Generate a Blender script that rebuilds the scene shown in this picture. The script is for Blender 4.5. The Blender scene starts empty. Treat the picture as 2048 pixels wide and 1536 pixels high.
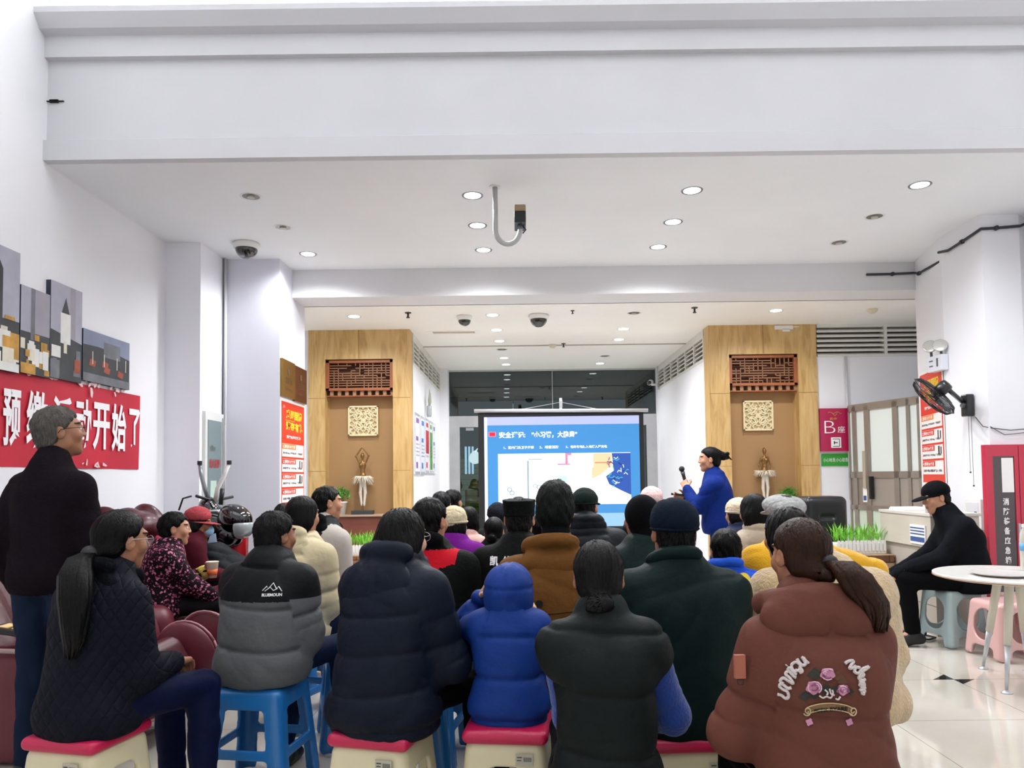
import bpy, bmesh, math, random
import numpy as np
import openvdb
from mathutils import Vector, Matrix
from mathutils.bvhtree import BVHTree

# ------------------------------------------------------------------ camera
F, CAMH, TH, RO = 1500.0, 1.35, .045, .0125          # focal length in px of the 2048 wide frame, eye height, pitch, roll
PPX, PPY = 1039.0, 886.0
fwd = Vector((0, math.cos(TH), math.sin(TH)))
rgt = Vector((math.cos(RO), 0, -math.sin(RO))); rgt = (rgt - fwd*rgt.dot(fwd)).normalized()
upv = rgt.cross(fwd)
sc = bpy.context.scene
COL = sc.collection
cd = bpy.data.cameras.new('camera'); cam = bpy.data.objects.new('camera', cd); COL.objects.link(cam)
cam.matrix_world = Matrix.Translation((0, 0, CAMH)) @ Matrix((rgt, upv, -fwd)).transposed().to_4x4()
cd.sensor_width = 36; cd.lens = F*36/2048; cd.clip_start = .05; cd.clip_end = 200
cd.shift_x = (1024-PPX)/2048; cd.shift_y = (PPY-768)/2048
sc.camera = cam
def ray(px, py): return rgt*((px-PPX)/F) + upv*((PPY-py)/F) + fwd
def atY(px, py, y): d = ray(px, py); return Vector((0, 0, CAMH)) + d*(y/d.y)
def atZ(px, py, z): d = ray(px, py); return Vector((0, 0, CAMH)) + d*((z-CAMH)/d.z)
def atX(px, py, x): d = ray(px, py); return Vector((0, 0, CAMH)) + d*(x/d.x)

# ------------------------------------------------------------------ world, lights, exposure
w = bpy.data.worlds.new('world'); sc.world = w; w.use_nodes = True
w.node_tree.nodes['Background'].inputs[0].default_value = (.93, .96, 1, 1)
w.node_tree.nodes['Background'].inputs[1].default_value = .66
sc.view_settings.view_transform = 'Standard'; sc.view_settings.look = 'None'
sc.view_settings.gamma = 1; sc.view_settings.use_curve_mapping = False
sc.view_settings.exposure = .38
def area(name, loc, sx, sy, watts, col=(1, .97, .92), rot=(0, 0, 0)):
    l = bpy.data.lights.new(name, 'AREA'); l.shape = 'RECTANGLE'; l.size = sx; l.size_y = sy; l.energy = watts; l.color = col
    o = bpy.data.objects.new(name, l); COL.objects.link(o); o.location = loc; o.rotation_euler = rot; return o
area('atrium_light', (.5, 1.6, 7.2), 6.5, 5.0, 110, (.97, .985, 1))
area('upper_wall_fill_light', (.5, 5.45, 4.72), 7, .3, 480, (1, .99, .97), (math.radians(128), 0, 0))  # added lamp hidden behind the beam cap, whitens the upper wall
LAMP_W, LAMP_W2 = 26, 17        # watts of each ceiling downlight, front ceiling / rear ceiling
def lamp_light(loc, watts, col=(.95, .97, 1)):
    l = bpy.data.lights.new('downlight_light', 'SPOT'); l.energy = watts*4; l.spot_size = 2.8; l.spot_blend = .75; l.shadow_soft_size = .07; l.color = col
    o = bpy.data.objects.new('downlight_light', l); COL.objects.link(o); o.location = loc

# ------------------------------------------------------------------ helpers
def lin(c): c /= 255.0; return c/12.92 if c <= .04045 else ((c+.055)/1.055)**2.4
def rgb(h): h = h.lstrip('#'); return tuple(lin(int(h[i:i+2], 16)) for i in (0, 2, 4)) + (1,)
MATS = {}
def mat(name, col, rough=.5, metal=0, bump=0, bscale=(60, 60, 60), var=0, vscale=4, emit=0, sheen=0, spec=.5, trans=0, coat=0, detail=4):
    if name in MATS: return MATS[name]
    m = bpy.data.materials.new(name); m.use_nodes = True; nt = m.node_tree; b = nt.nodes['Principled BSDF']
    c = rgb(col) if isinstance(col, str) else tuple(col)+(1,)
    b.inputs['Base Color'].default_value = c; b.inputs['Roughness'].default_value = rough; b.inputs['Metallic'].default_value = metal
    b.inputs['Specular IOR Level'].default_value = spec; b.inputs['Sheen Weight'].default_value = sheen
    b.inputs['Transmission Weight'].default_value = trans; b.inputs['Coat Weight'].default_value = coat
    if emit: b.inputs['Emission Color'].default_value = c; b.inputs['Emission Strength'].default_value = emit
    tc = None
    if bump or var:
        tc = nt.nodes.new('ShaderNodeTexCoord')
    if bump:
        mp = nt.nodes.new('ShaderNodeMapping'); mp.inputs['Scale'].default_value = bscale if not isinstance(bscale, (int, float)) else (bscale,)*3
        nz = nt.nodes.new('ShaderNodeTexNoise'); nz.inputs['Scale'].default_value = 1; nz.inputs['Detail'].default_value = detail
        bp = nt.nodes.new('ShaderNodeBump'); bp.inputs['Strength'].default_value = min(1, bump); bp.inputs['Distance'].default_value = .01
        nt.links.new(tc.outputs['Object'], mp.inputs[0]); nt.links.new(mp.outputs[0], nz.inputs[0]); nt.links.new(nz.outputs[0], bp.inputs['Height']); nt.links.new(bp.outputs[0], b.inputs['Normal'])
    if var:
        nz = nt.nodes.new('ShaderNodeTexNoise'); nz.inputs['Scale'].default_value = vscale; nz.inputs['Detail'].default_value = 5
        rp = nt.nodes.new('ShaderNodeValToRGB'); rp.color_ramp.elements[0].position = .3; rp.color_ramp.elements[1].position = .7
        rp.color_ramp.elements[0].color = tuple(x*(1-var) for x in c[:3])+(1,); rp.color_ramp.elements[1].color = tuple(min(1, x*(1+var)) for x in c[:3])+(1,)
        nt.links.new(tc.outputs['Object'], nz.inputs[0]); nt.links.new(nz.outputs[0], rp.inputs[0]); nt.links.new(rp.outputs[0], b.inputs['Base Color'])
    MATS[name] = m; return m
class NT:                                                       # tiny node helper
    def __init__(s, m): s.m = m; s.nt = m.node_tree; s.b = s.nt.nodes['Principled BSDF']
    def n(s, t, **k):
        x = s.nt.nodes.new(t)
        for a, v in k.items(): setattr(x, a, v)
        return x
    def l(s, a, b): s.nt.links.new(a, b)
    def math(s, op, a, b=None, c=None):
        x = s.n('ShaderNodeMath', operation=op)
        for i, v in enumerate((a, b, c)):
            if v is None: continue
            if isinstance(v, (int, float)): x.inputs[i].default_value = v
            else: s.l(v, x.inputs[i])
        return x.outputs[0]
def tag(o, label=None, cat=None, group=None, kind=None):
    if label: o['label'] = label
    if cat: o['category'] = cat
    if group: o['group'] = group
    if kind: o['kind'] = kind
    return o
def mesh_obj(name, verts, faces, mats, parent=None, mi=None, smooth=False):
    me = bpy.data.meshes.new(name)
    if isinstance(verts, np.ndarray) and isinstance(faces, np.ndarray):
        me.vertices.add(len(verts)); me.vertices.foreach_set('co', verts.astype(np.float32).ravel())
        k = faces.shape[1]; me.loops.add(faces.size); me.loops.foreach_set('vertex_index', faces.astype(np.int32).ravel())
        me.polygons.add(len(faces)); me.polygons.foreach_set('loop_start', np.arange(0, faces.size, k, dtype=np.int32))
        me.polygons.foreach_set('loop_total', np.full(len(faces), k, dtype=np.int32)); me.update(calc_edges=True)
    else: me.from_pydata([tuple(v) for v in verts], [], [tuple(f) for f in faces])
    for m in (mats if isinstance(mats, (list, tuple)) else [mats]): me.materials.append(m)
    if mi is not None: me.polygons.foreach_set('material_index', np.asarray(mi, dtype=np.int32))
    me.polygons.foreach_set('use_smooth', np.full(len(me.polygons), bool(smooth)))
    me.update()
    o = bpy.data.objects.new(name, me); COL.objects.link(o)
    if parent: o.parent = parent
    return o
def empty(name, loc=(0, 0, 0), rz=0, parent=None):
    o = bpy.data.objects.new(name, None); COL.objects.link(o); o.location = loc; o.rotation_euler = (0, 0, rz); o.empty_display_size = .1
    if parent: o.parent = parent
    return o
def copy_tree(o, parent=None):
    c = o.copy(); COL.objects.link(c); c.parent = parent
    for ch in list(o.children): copy_tree(ch, c)
    return c
class MB:                                                       # mesh builder
    def __init__(s): s.v = []; s.f = []; s.m = []
    def add(s, vs, fs, mi=0):
        k = len(s.v); s.v += [Vector(v) for v in vs]; s.f += [tuple(i+k for i in f) for f in fs]; s.m += [mi]*len(fs); return s
    def box(s, lo, hi, mi=0, M=None):
        x0, y0, z0 = lo; x1, y1, z1 = hi
        vs = [Vector(p) for p in ((x0,y0,z0),(x1,y0,z0),(x1,y1,z0),(x0,y1,z0),(x0,y0,z1),(x1,y0,z1),(x1,y1,z1),(x0,y1,z1))]
        if M: vs = [M @ v for v in vs]
        return s.add(vs, ((3,2,1,0),(4,5,6,7),(0,1,5,4),(1,2,6,5),(2,3,7,6),(3,0,4,7)), mi)
    def prism(s, poly, z0, z1, mi=0, M=None):                   # poly = xy list
        n = len(poly); vs = [Vector((x, y, z0)) for x, y in poly] + [Vector((x, y, z1)) for x, y in poly]
        if M: vs = [M @ v for v in vs]
        fs = [tuple(reversed(range(n))), tuple(range(n, 2*n))] + [(i, (i+1) % n, (i+1) % n+n, i+n) for i in range(n)]
        return s.add(vs, fs, mi)
    def tube(s, pts, r, n=10, mi=0, caps=True):
        pts = [Vector(p) for p in pts]; rs = r if isinstance(r, (list, tuple)) else [r]*len(pts); k = len(s.v); vs = []; fs = []
        up = None
        for i, p in enumerate(pts):
            t = ((pts[min(i+1, len(pts)-1)]-pts[max(i-1, 0)])).normalized()
            if up is None: up = t.orthogonal().normalized()
            up = (up - t*up.dot(t)).normalized(); sd = t.cross(up)
            for j in range(n):
                a = 2*math.pi*j/n; vs.append(p + (up*math.cos(a)+sd*math.sin(a))*rs[i])
        for i in range(len(pts)-1):
            for j in range(n): fs.append((i*n+j, i*n+(j+1) % n, (i+1)*n+(j+1) % n, (i+1)*n+j))
        if caps: fs.append(tuple(reversed(range(n)))); fs.append(tuple(range((len(pts)-1)*n, len(pts)*n)))
        return s.add(vs, fs, mi)
    def lathe(s, prof, n=32, mi=0, M=None, sx=1, sy=1):         # prof = (r,z)
        vs = []; fs = []
        for r, z in prof:
            for j in range(n): a = 2*math.pi*j/n; vs.append(Vector((r*math.cos(a)*sx, r*math.sin(a)*sy, z)))
        if M: vs = [M @ v for v in vs]
        for i in range(len(prof)-1):
            for j in range(n): fs.append((i*n+j, i*n+(j+1) % n, (i+1)*n+(j+1) % n, (i+1)*n+j))
        fs.append(tuple(reversed(range(n)))); fs.append(tuple(range((len(prof)-1)*n, len(prof)*n)))
        return s.add(vs, fs, mi)
    def ball(s, c, r, n=14, mi=0):
        rr = r if isinstance(r, (tuple, list)) else (r, r, r)
        prof = [(max(1e-4, math.sin(math.pi*i/n)), -math.cos(math.pi*i/n)) for i in range(n+1)]
        return s.lathe(prof, 2*n, mi, Matrix.Translation(c) @ Matrix.Diagonal((*rr, 1)))
    def build(s, name, mats, parent=None, smooth=False, bevel=0, seg=2, loc=None):
        o = mesh_obj(name, s.v, s.f, mats, parent, s.m, smooth)
        if bevel:
            b = o.modifiers.new('bevel', 'BEVEL'); b.width = bevel; b.segments = seg; b.limit_method = 'ANGLE'; b.angle_limit = .6
        if loc: o.location = loc
        return o
def smooth_angle(o, deg=40):
    me = o.data; me.polygons.foreach_set('use_smooth', np.ones(len(me.polygons), dtype=bool))
    bm = bmesh.new(); bm.from_mesh(me)
    for e in bm.edges:
        if len(e.link_faces) == 2 and e.calc_face_angle(0) > math.radians(deg): e.smooth = False
    bm.to_mesh(me); bm.free(); return o
def struct(o): o['kind'] = 'structure'; return o

# lettering: glyph outlines laid on a plane
GC = {}
def glyphs(s, bold=.0):
    if (s, bold) in GC: return GC[(s, bold)]
    c = bpy.data.curves.new('t', 'FONT'); c.body = s; c.size = 1; c.offset = bold; c.resolution_u = 3; c.align_x = 'LEFT'
    o = bpy.data.objects.new('t', c); COL.objects.link(o); bpy.context.view_layer.update()
    me = bpy.data.meshes.new_from_object(o.evaluated_get(bpy.context.evaluated_depsgraph_get()))
    v = np.array([tuple(x.co)[:2] for x in me.vertices]); f = [tuple(p.vertices) for p in me.polygons]
    bpy.data.objects.remove(o); bpy.data.curves.remove(c); bpy.data.meshes.remove(me)
    v -= v.min(0); GC[(s, bold)] = (v, f, v.max(0)); return GC[(s, bold)]
def lettering(s, O, U, V, wid, hei, m, parent=None, lift=.002, bold=.0, name='lettering', th=.001):
    """text s stretched into the box O + U*wid + V*hei"""
    v, f, ext = glyphs(s, bold); O = Vector(O); U = Vector(U).normalized(); V = Vector(V).normalized(); N = U.cross(V)
    kx = wid/ext[0]; ky = (hei/ext[1]) if hei else kx
    vs = [O + U*(a*kx) + V*(b*ky) + N*lift for a, b in v]
    return mesh_obj(name, vs, f, m, parent)
def quad(O, U, V, u0, v0, u1, v1, lift, mb, mi=0, th=.001):
    N = U.cross(V); P = lambda a, b, c: O + U*a + V*b + N*c
    mb.add([P(u0,v0,lift-th),P(u1,v0,lift-th),P(u1,v1,lift-th),P(u0,v1,lift-th),P(u0,v0,lift),P(u1,v0,lift),P(u1,v1,lift),P(u0,v1,lift)],
           ((3,2,1,0),(4,5,6,7),(0,1,5,4),(1,2,6,5),(2,3,7,6),(3,0,4,7)), mi)

# ------------------------------------------------------------------ signed distance modelling
def smin(a, b, k): h = np.clip(.5+.5*(b-a)/k, 0, 1); return b*(1-h)+a*h-k*h*(1-h)
def A3(v): return np.asarray(v, dtype=np.float64)
def cap(a, b, ra, rb=None):
    a, b = A3(a), A3(b); rb = ra if rb is None else rb; ab = b-a; L = max(1e-9, ab.dot(ab))
    def fn(X, Y, Z):
        t = np.clip(((X-a[0])*ab[0]+(Y-a[1])*ab[1]+(Z-a[2])*ab[2])/L, 0, 1)
        return np.sqrt((X-a[0]-t*ab[0])**2+(Y-a[1]-t*ab[1])**2+(Z-a[2]-t*ab[2])**2)-(ra+(rb-ra)*t)
    r = max(ra, rb); fn.bb = (np.minimum(a, b)-r, np.maximum(a, b)+r); return fn
def rotm(rx=0, ry=0, rz=0): return np.array(Matrix.Rotation(rz, 3, 'Z') @ Matrix.Rotation(ry, 3, 'Y') @ Matrix.Rotation(rx, 3, 'X'))
def ell(c, r, R=None):
    c, r = A3(c), A3(r)
    def fn(X, Y, Z):
        x, y, z = X-c[0], Y-c[1], Z-c[2]
        if R is not None: x, y, z = (R[0,0]*x+R[1,0]*y+R[2,0]*z, R[0,1]*x+R[1,1]*y+R[2,1]*z, R[0,2]*x+R[1,2]*y+R[2,2]*z)
        k0 = np.sqrt((x/r[0])**2+(y/r[1])**2+(z/r[2])**2); k1 = np.sqrt((x/r[0]**2)**2+(y/r[1]**2)**2+(z/r[2]**2)**2)+1e-9
        return k0*(k0-1)/k1
    m = r if R is None else np.full(3, r.max()); fn.bb = (c-m, c+m); return fn
def rbx(c, h, rad, R=None, taper=0):
    c, h = A3(c), A3(h)
    def fn(X, Y, Z):
        x, y, z = X-c[0], Y-c[1], Z-c[2]
        if R is not None: x, y, z = (R[0,0]*x+R[1,0]*y+R[2,0]*z, R[0,1]*x+R[1,1]*y+R[2,1]*z, R[0,2]*x+R[1,2]*y+R[2,2]*z)
        t = -taper*z
        qx, qy, qz = abs(x)-h[0]-t+rad, abs(y)-h[1]-t+rad, abs(z)-h[2]+rad
        return np.sqrt(np.maximum(qx,0)**2+np.maximum(qy,0)**2+np.maximum(qz,0)**2)+np.minimum(np.maximum(qx, np.maximum(qy, qz)), 0)-rad
    m = (h if R is None else np.full(3, np.linalg.norm(h)))+abs(taper)*h[2]; fn.bb = (c-m, c+m); return fn
def loft(st, n=2.3, k=.03):
    """st = rows (z, cx, cy, rx, ry)"""
    st = np.array(st, dtype=float); z = st[:, 0]; zz = np.linspace(z[0], z[-1], 80); T = []
    m = np.gradient(st[:, 1:], z, axis=0); i = np.clip(np.searchsorted(z, zz)-1, 0, len(z)-2); h = (z[i+1]-z[i])[:, None]; t = ((zz-z[i])/(z[i+1]-z[i]))[:, None]
    T = (2*t**3-3*t**2+1)*st[i, 1:]+(t**3-2*t**2+t)*h*m[i]+(-2*t**3+3*t**2)*st[i+1, 1:]+(t**3-t**2)*h*m[i+1]
    def fn(X, Y, Z):
        cx, cy, rx, ry = [np.interp(Z, zz, T[:, q]) for q in range(4)]
        g = (abs((X-cx)/rx)**n+abs((Y-cy)/ry)**n)**(1/n); d = (g-1)*np.minimum(rx, ry)*.9
        c = np.maximum(zz[0]-Z, Z-zz[-1])+0*d
        return -smin(-d, -c, k)
    fn.bb = (np.array([(T[:,0]-T[:,2]).min(), (T[:,1]-T[:,3]).min(), zz[0]])-.02, np.array([(T[:,0]+T[:,2]).max(), (T[:,1]+T[:,3]).max(), zz[-1]])+.02); return fn
class SDF:
    def __init__(s, res, prims=None, pad=.03, lo=None, hi=None):
        s.res = res
        if lo is None: lo = np.min([p.bb[0] for p in prims], 0)-pad; hi = np.max([p.bb[1] for p in prims], 0)+pad
        s.lo = A3(lo); n = np.ceil((A3(hi)-s.lo)/res).astype(int)+2; s.n = n
        s.ax = [(s.lo[i]+np.arange(n[i])*res) for i in range(3)]; s.V = np.full(n, 1.0, dtype=np.float32)
    def _sl(s, bb, m):
        a = np.clip(((bb[0]-m-s.lo)/s.res).astype(int), 0, s.n-1); b = np.clip(((bb[1]+m-s.lo)/s.res).astype(int)+2, 1, s.n)
        return tuple(slice(a[i], b[i]) for i in range(3)), s.ax[0][a[0]:b[0]][:, None, None], s.ax[1][a[1]:b[1]][None, :, None], s.ax[2][a[2]:b[2]][None, None, :]
    def add(s, fn, k=.02):
        sl, X, Y, Z = s._sl(fn.bb, k+2.5*s.res)
        if 0 in s.V[sl].shape: return s
        s.V[sl] = smin(s.V[sl], fn(X, Y, Z), k); return s
    def sub(s, fn, k=.008):
        sl, X, Y, Z = s._sl(fn.bb, k+2.5*s.res)
        if 0 in s.V[sl].shape: return s
        s.V[sl] = -smin(-s.V[sl], fn(X, Y, Z), k); return s
    def cut(s, fn, k=.008):                                     # keep where fn < 0
        X, Y, Z = s.ax[0][:, None, None], s.ax[1][None, :, None], s.ax[2][None, None, :]
        s.V[...] = -smin(-s.V, -(fn(X, Y, Z)+0*s.V), k); return s
    def mesh(s):
        V = np.clip(s.V, -3*s.res, 3*s.res); V[[0, -1]] = 3*s.res; V[:, [0, -1]] = 3*s.res; V[:, :, [0, -1]] = 3*s.res
        g = openvdb.FloatGrid(3*s.res); g.copyFromArray(V.astype(np.float32))
        p, t, q = g.convertToPolygons(0.0, 0.0)
        return np.asarray(p, dtype=np.float64)*s.res+s.lo, np.asarray(q, dtype=np.int64)
def vnormals(v, q):
    n = np.cross(v[q[:, 2]]-v[q[:, 0]], v[q[:, 3]]-v[q[:, 1]]); N = np.zeros_like(v)
    for i in range(4): np.add.at(N, q[:, i], n)
    return N/(np.linalg.norm(N, axis=1)[:, None]+1e-12)
def relax(v, q, it=2, lam=.5):
    e = np.concatenate([q[:, [0, 1]], q[:, [1, 2]], q[:, [2, 3]], q[:, [3, 0]]]); e = np.concatenate([e, e[:, ::-1]])
    cnt = np.bincount(e[:, 0], minlength=len(v))[:, None]+1e-9
    for _ in range(it):
        s_ = np.stack([np.bincount(e[:, 0], weights=v[e[:, 1], i], minlength=len(v)) for i in range(3)], 1)
        v = v*(1-lam)+lam*s_/cnt
    return v
def sdf_obj(name, prims, res, mats, parent=None, k=.02, cuts=(), subs=(), disp=None, mi=None, it=1):
    s = SDF(res, [p[0] if isinstance(p, tuple) else p for p in prims])
    for p in prims:
        if isinstance(p, tuple): s.add(p[0], p[1])
        else: s.add(p, k)
    for p in subs:
        if isinstance(p, tuple): s.sub(p[0], p[1])
        else: s.sub(p)
    for c in cuts: s.cut(c)
    v, q = s.mesh()
    if not len(q): return None
    v = relax(v, q, it)
    if disp is not None: v = v+vnormals(v, q)*disp(v)[:, None]
    ids = None if mi is None else mi(v[q].mean(1))
    return mesh_obj(name, v, q, mats, parent, ids, True)
# ------------------------------------------------------------------ the room
WHITE = mat('wall_paint', '#EDEDF1', .6, bump=.12, bscale=9, var=.025, vscale=1.2)
CEIL = mat('ceiling_paint', '#EEF1F4', .7, bump=.05, bscale=20, var=.03, vscale=.9)
CEIL2 = mat('rear_ceiling_paint', '#FAF8F2', .7, var=.02, vscale=.9)
BEAM = mat('beam_paint', '#CDCDD1', .6, bump=.1, bscale=14, var=.035, vscale=1.0)
def floor_mat():
    m = mat('polished_floor_tiles', '#D9D2C6', .07, coat=.3, spec=.6); k = NT(m)
    tc = k.n('ShaderNodeTexCoord'); sp = k.n('ShaderNodeSeparateXYZ'); k.l(tc.outputs['Object'], sp.inputs[0])
    def joint(o, off, size=.8, w_=.0028):
        a = k.math('SUBTRACT', o, off); a = k.math('DIVIDE', a, size); a = k.math('FRACT', a); a = k.math('SUBTRACT', a, .5); a = k.math('ABSOLUTE', a); return k.math('GREATER_THAN', a, .5-w_)
    j = k.math('MAXIMUM', joint(sp.outputs[0], 2.0), joint(sp.outputs[1], .135))
    nz = k.n('ShaderNodeTexNoise'); nz.inputs['Scale'].default_value = 1.1; nz.inputs['Detail'].default_value = 6; k.l(tc.outputs['Object'], nz.inputs[0])
    rp = k.n('ShaderNodeValToRGB'); rp.color_ramp.elements[0].color = rgb('#C9C1B4'); rp.color_ramp.elements[1].color = rgb('#DBD5CB'); rp.color_ramp.elements[0].position = .3; rp.color_ramp.elements[1].position = .7
    k.l(nz.outputs[0], rp.inputs[0]); mx = k.n('ShaderNodeMix', data_type='RGBA'); k.l(j, mx.inputs[0]); k.l(rp.outputs[0], mx.inputs[6]); mx.inputs[7].default_value = rgb('#8C8272')
    k.l(mx.outputs[2], k.b.inputs['Base Color'])
    k.l(k.math('ADD', k.math('MULTIPLY', nz.outputs[0], .08), .03), k.b.inputs['Roughness']); return m
FLOORM = floor_mat()
struct(MB().box((-3.7, -3.2, -.12), (5.9, 19, 0)).build('floor', FLOORM))
struct(MB().box((-3.62, -3.2, 0), (-3.32, 9.0, 7.5)).build('wall_left', WHITE))
struct(MB().box((4.55, -3.2, 0), (4.85, 8.0, 7.5)).build('wall_right', WHITE))
struct(MB().box((-3.62, -3.2, 7.5), (4.85, 8.6, 7.6)).build('ceiling', CEIL))
# mezzanine beam with its mouldings, one profile swept across the hall
prof = [(5.24, 3.6), (5.165, 3.61), (5.165, 3.755), (5.205, 3.775), (5.21, 4.345), (5.165, 4.35), (5.165, 4.50), (5.10, 4.52), (5.04, 4.60), (5.04, 4.64), (5.6, 4.64), (5.6, 3.62), (5.24, 3.62)]
mb = MB(); n = len(prof)
mb.add([(-3.34, y, z) for y, z in prof]+[(4.56, y, z) for y, z in prof], [tuple(range(n)), tuple(reversed(range(n, 2*n)))]+[(i, i+n, (i+1) % n+n, (i+1) % n) for i in range(n)])
struct(mb.build('beam_front', BEAM))
struct(MB().box((-3.33, 5.22, 3.6), (4.56, 8.02, 3.66)).build('ceiling_front', CEIL))
struct(MB().box((-2.6, 7.97, 3.3), (4.6, 8.42, 3.61)).build('beam_rear', mat('beam_rear_paint', '#E0E0E2', .7, var=.03, vscale=1)))
struct(MB().box((-3.6, 8.40, 3.3), (5.9, 13.75, 3.36)).build('ceiling_rear', CEIL2))
struct(MB().box((-3.34, 7.0, 0), (-2.99, 7.52, 3.6)).build('wall_pier_left', mat('pier_paint', '#F4F4FA', .6, bump=.1, bscale=9, var=.02, vscale=1.2)))
struct(MB().box((-3.34, 7.55, 0), (-2.42, 8.44, 3.6)).build('wall_column_left', mat('column_paint', '#DCDCE6', .6, bump=.1, bscale=9, var=.02, vscale=1.2)))
struct(MB().prism([(4.08, 6.5), (4.41, 6.5), (4.56, 6.62), (4.56, 8.42), (4.52, 8.42), (4.28, 8.0), (4.06, 7.1)], 0, 3.6).build('wall_column_right', WHITE))
struct(MB().box((-3.7, 9.78, 0), (-2.75, 9.95, 3.3)).build('wall_rear_left', WHITE))
struct(MB().box((3.9, 9.78, 0), (5.9, 9.95, 2.88)).build('wall_rear_right', WHITE))
struct(MB().box((5.6, 8.3, 0), (5.8, 9.9, 3.3)).build('wall_side_right', WHITE))
struct(MB().box((-1.60, 10.0, 0), (-1.42, 13.75, 2.9)).build('wall_corridor_left', WHITE))
struct(MB().box((2.5, 10.0, 0), (2.68, 13.75, 2.9)).build('wall_corridor_right', WHITE))
struct(MB().box((-1.42, 13.35, 0), (-1.27, 13.7, 3.3)).box((2.49, 13.35, 0), (2.62, 13.7, 3.3)).build('trim_1', WHITE))
struct(MB().box((-1.6, 11.05, 3.285), (2.68, 11.07, 3.301)).build('trim_2', mat('joint_grey', '#B9B5AC', .7)))
# small scars on the beam
tag(MB().box((-3.30, 5.195, 4.04), (-3.24, 5.212, 4.062)).box((-3.325, 5.195, 4.048), (-3.2, 5.2115, 4.053)).build('wall_hole', mat('dark_hole', '#14120F', .9)), 'small black hole in the beam near its left end', 'hole')
# upper wall over the beam with lit windows
UP = mat('upper_wall_paint', '#FBFBFA', .6)
struct(MB().box((-3.34, 6.6, 4.6), (4.56, 6.75, 7.5)).build('wall_upper', UP))
struct(MB().box((-3.34, 5.2, 4.6), (-2.98, 6.6, 7.5)).build('trim_3', UP))
FRB = mat('window_frame_beige', '#CBBE9E', .5)
PANE = mat('lit_window_glass', '#FFFFFF', .2, emit=1.2)
for i, (x0, x1) in enumerate(((-2.55, -.35), (.05, 1.9), (2.2, 4.2))):
    z0 = 5.30
    m_ = MB().box((x0, 6.52, z0), (x1, 6.6, z0+.06)).box((x0, 6.52, z0+1.5), (x1, 6.6, z0+1.56)).box((x0, 6.52, z0), (x0+.05, 6.6, z0+1.5)).box((x1-.05, 6.52, z0), (x1, 6.6, z0+1.5)).box(((x0+x1)/2-.02, 6.53, z0), ((x0+x1)/2+.02, 6.6, z0+1.5))
    wn = struct(m_.build('window_%d' % (i+1), FRB))
    MB().box((x0+.05, 6.585, z0+.06), (x1-.05, 6.595, z0+1.5)).build('pane', PANE, wn)

# louvres above the walls
LOUV = mat('louvre_metal', '#DEDCD4', .45); LDARK = mat('louvre_recess', '#4A463E', .8)
def louvre(name, O, U, L, z0, z1, label, N, posts, ns=6, th=.024, tl=.5):
    """O = start point on the wall plane, U along it, N out of it"""
    O = Vector(O); U = Vector(U); N = Vector(N); root = empty(name, O+Vector((0, 0, z0)))
    tag(root, label, 'vent'); Z = Vector((0, 0, 1)); H_ = z1-z0
    def bar(u0, u1, za, zb, n0, n1, nm, mt, tilt=0):
        P = [U*u+Z*z+N*nn for nn in (n0, n1) for (u, z) in ((u0, za-tilt*(nn == n1)), (u1, za-tilt*(nn == n1)), (u1, zb-tilt*(nn == n1)), (u0, zb-tilt*(nn == n1)))]
        return MB().add(P, ((0,1,2,3),(7,6,5,4),(0,4,5,1),(1,5,6,2),(2,6,7,3),(3,7,4,0))).build(nm, mt, root)
    bar(0, L, 0, H_, -.16, -.14, 'backing', LDARK)
    for i in range(ns):
        z = H_*(i+.65)/ns
        bar(0, L, z-th, z+th*.2, -.07, .0, 'slat', LOUV, tilt=H_/ns*tl)
    for p in posts: bar(p-.02, p+.02, 0, H_, -.12, .012, 'post', LOUV)
    bar(0, L, -.02, .01, -.13, .01, 'rail', LOUV); bar(0, L, H_-.01, 3.3-z0, -.13, .01, 'rail', LOUV)
    return root
louvre('louvre_vent', (-1.42, 10.0, 0), (0, 1, 0), 3.4, 2.9, 3.2, 'slatted louvre strip over the left corridor wall', (1, 0, 0), [.05, .6, 1.15, 1.7, 2.25, 2.8, 3.35], 5, .016, .35)
louvre('louvre_vent', (2.5, 13.4, 0), (0, -1, 0), 3.4, 2.9, 3.2, 'slatted louvre strip over the right corridor wall', (-1, 0, 0), [.05, .6, 1.15, 1.7, 2.25, 2.8, 3.35], 5, .016, .35)
louvre('louvre_vent', (3.92, 9.78, 0), (1, 0, 0), 1.68, 2.89, 3.27, 'wide slatted louvre above the building sign and glass doors', (0, -1, 0), [.9], 6)

# carved wood niches
PLY = mat('plywood', '#CDAA72', .42, bump=.08, bscale=(30, 30, 3), var=.13, vscale=2.2)
def ply_grain(m):
    k = NT(m); tc = k.n('ShaderNodeTexCoord'); mp = k.n('ShaderNodeMapping'); mp.inputs['Scale'].default_value = (5, 5, .7); k.l(tc.outputs['Object'], mp.inputs[0])
    nz = k.n('ShaderNodeTexNoise'); nz.inputs['Scale'].default_value = 2.4; nz.inputs['Detail'].default_value = 9; nz.inputs['Distortion'].default_value = 1.4; k.l(mp.outputs[0], nz.inputs[0])
    rp = k.n('ShaderNodeValToRGB'); e = rp.color_ramp.elements; e[0].position = .3; e[0].color = rgb('#B08A50'); e[1].position = .68; e[1].color = rgb('#D2B17A')
    x = e.new(.5); x.color = rgb('#C8A469'); k.l(nz.outputs[0], rp.inputs[0]); k.l(rp.outputs[0], k.b.inputs['Base Color'])
ply_grain(PLY)
NICHE = mat('niche_brown', '#A98458', .7, var=.05, vscale=1.5, bump=.1, bscale=12)
REDB = mat('terracotta_base', '#7E4436', .55, var=.08); STONE = mat('ledge_stone', '#B59A86', .35)
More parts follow.
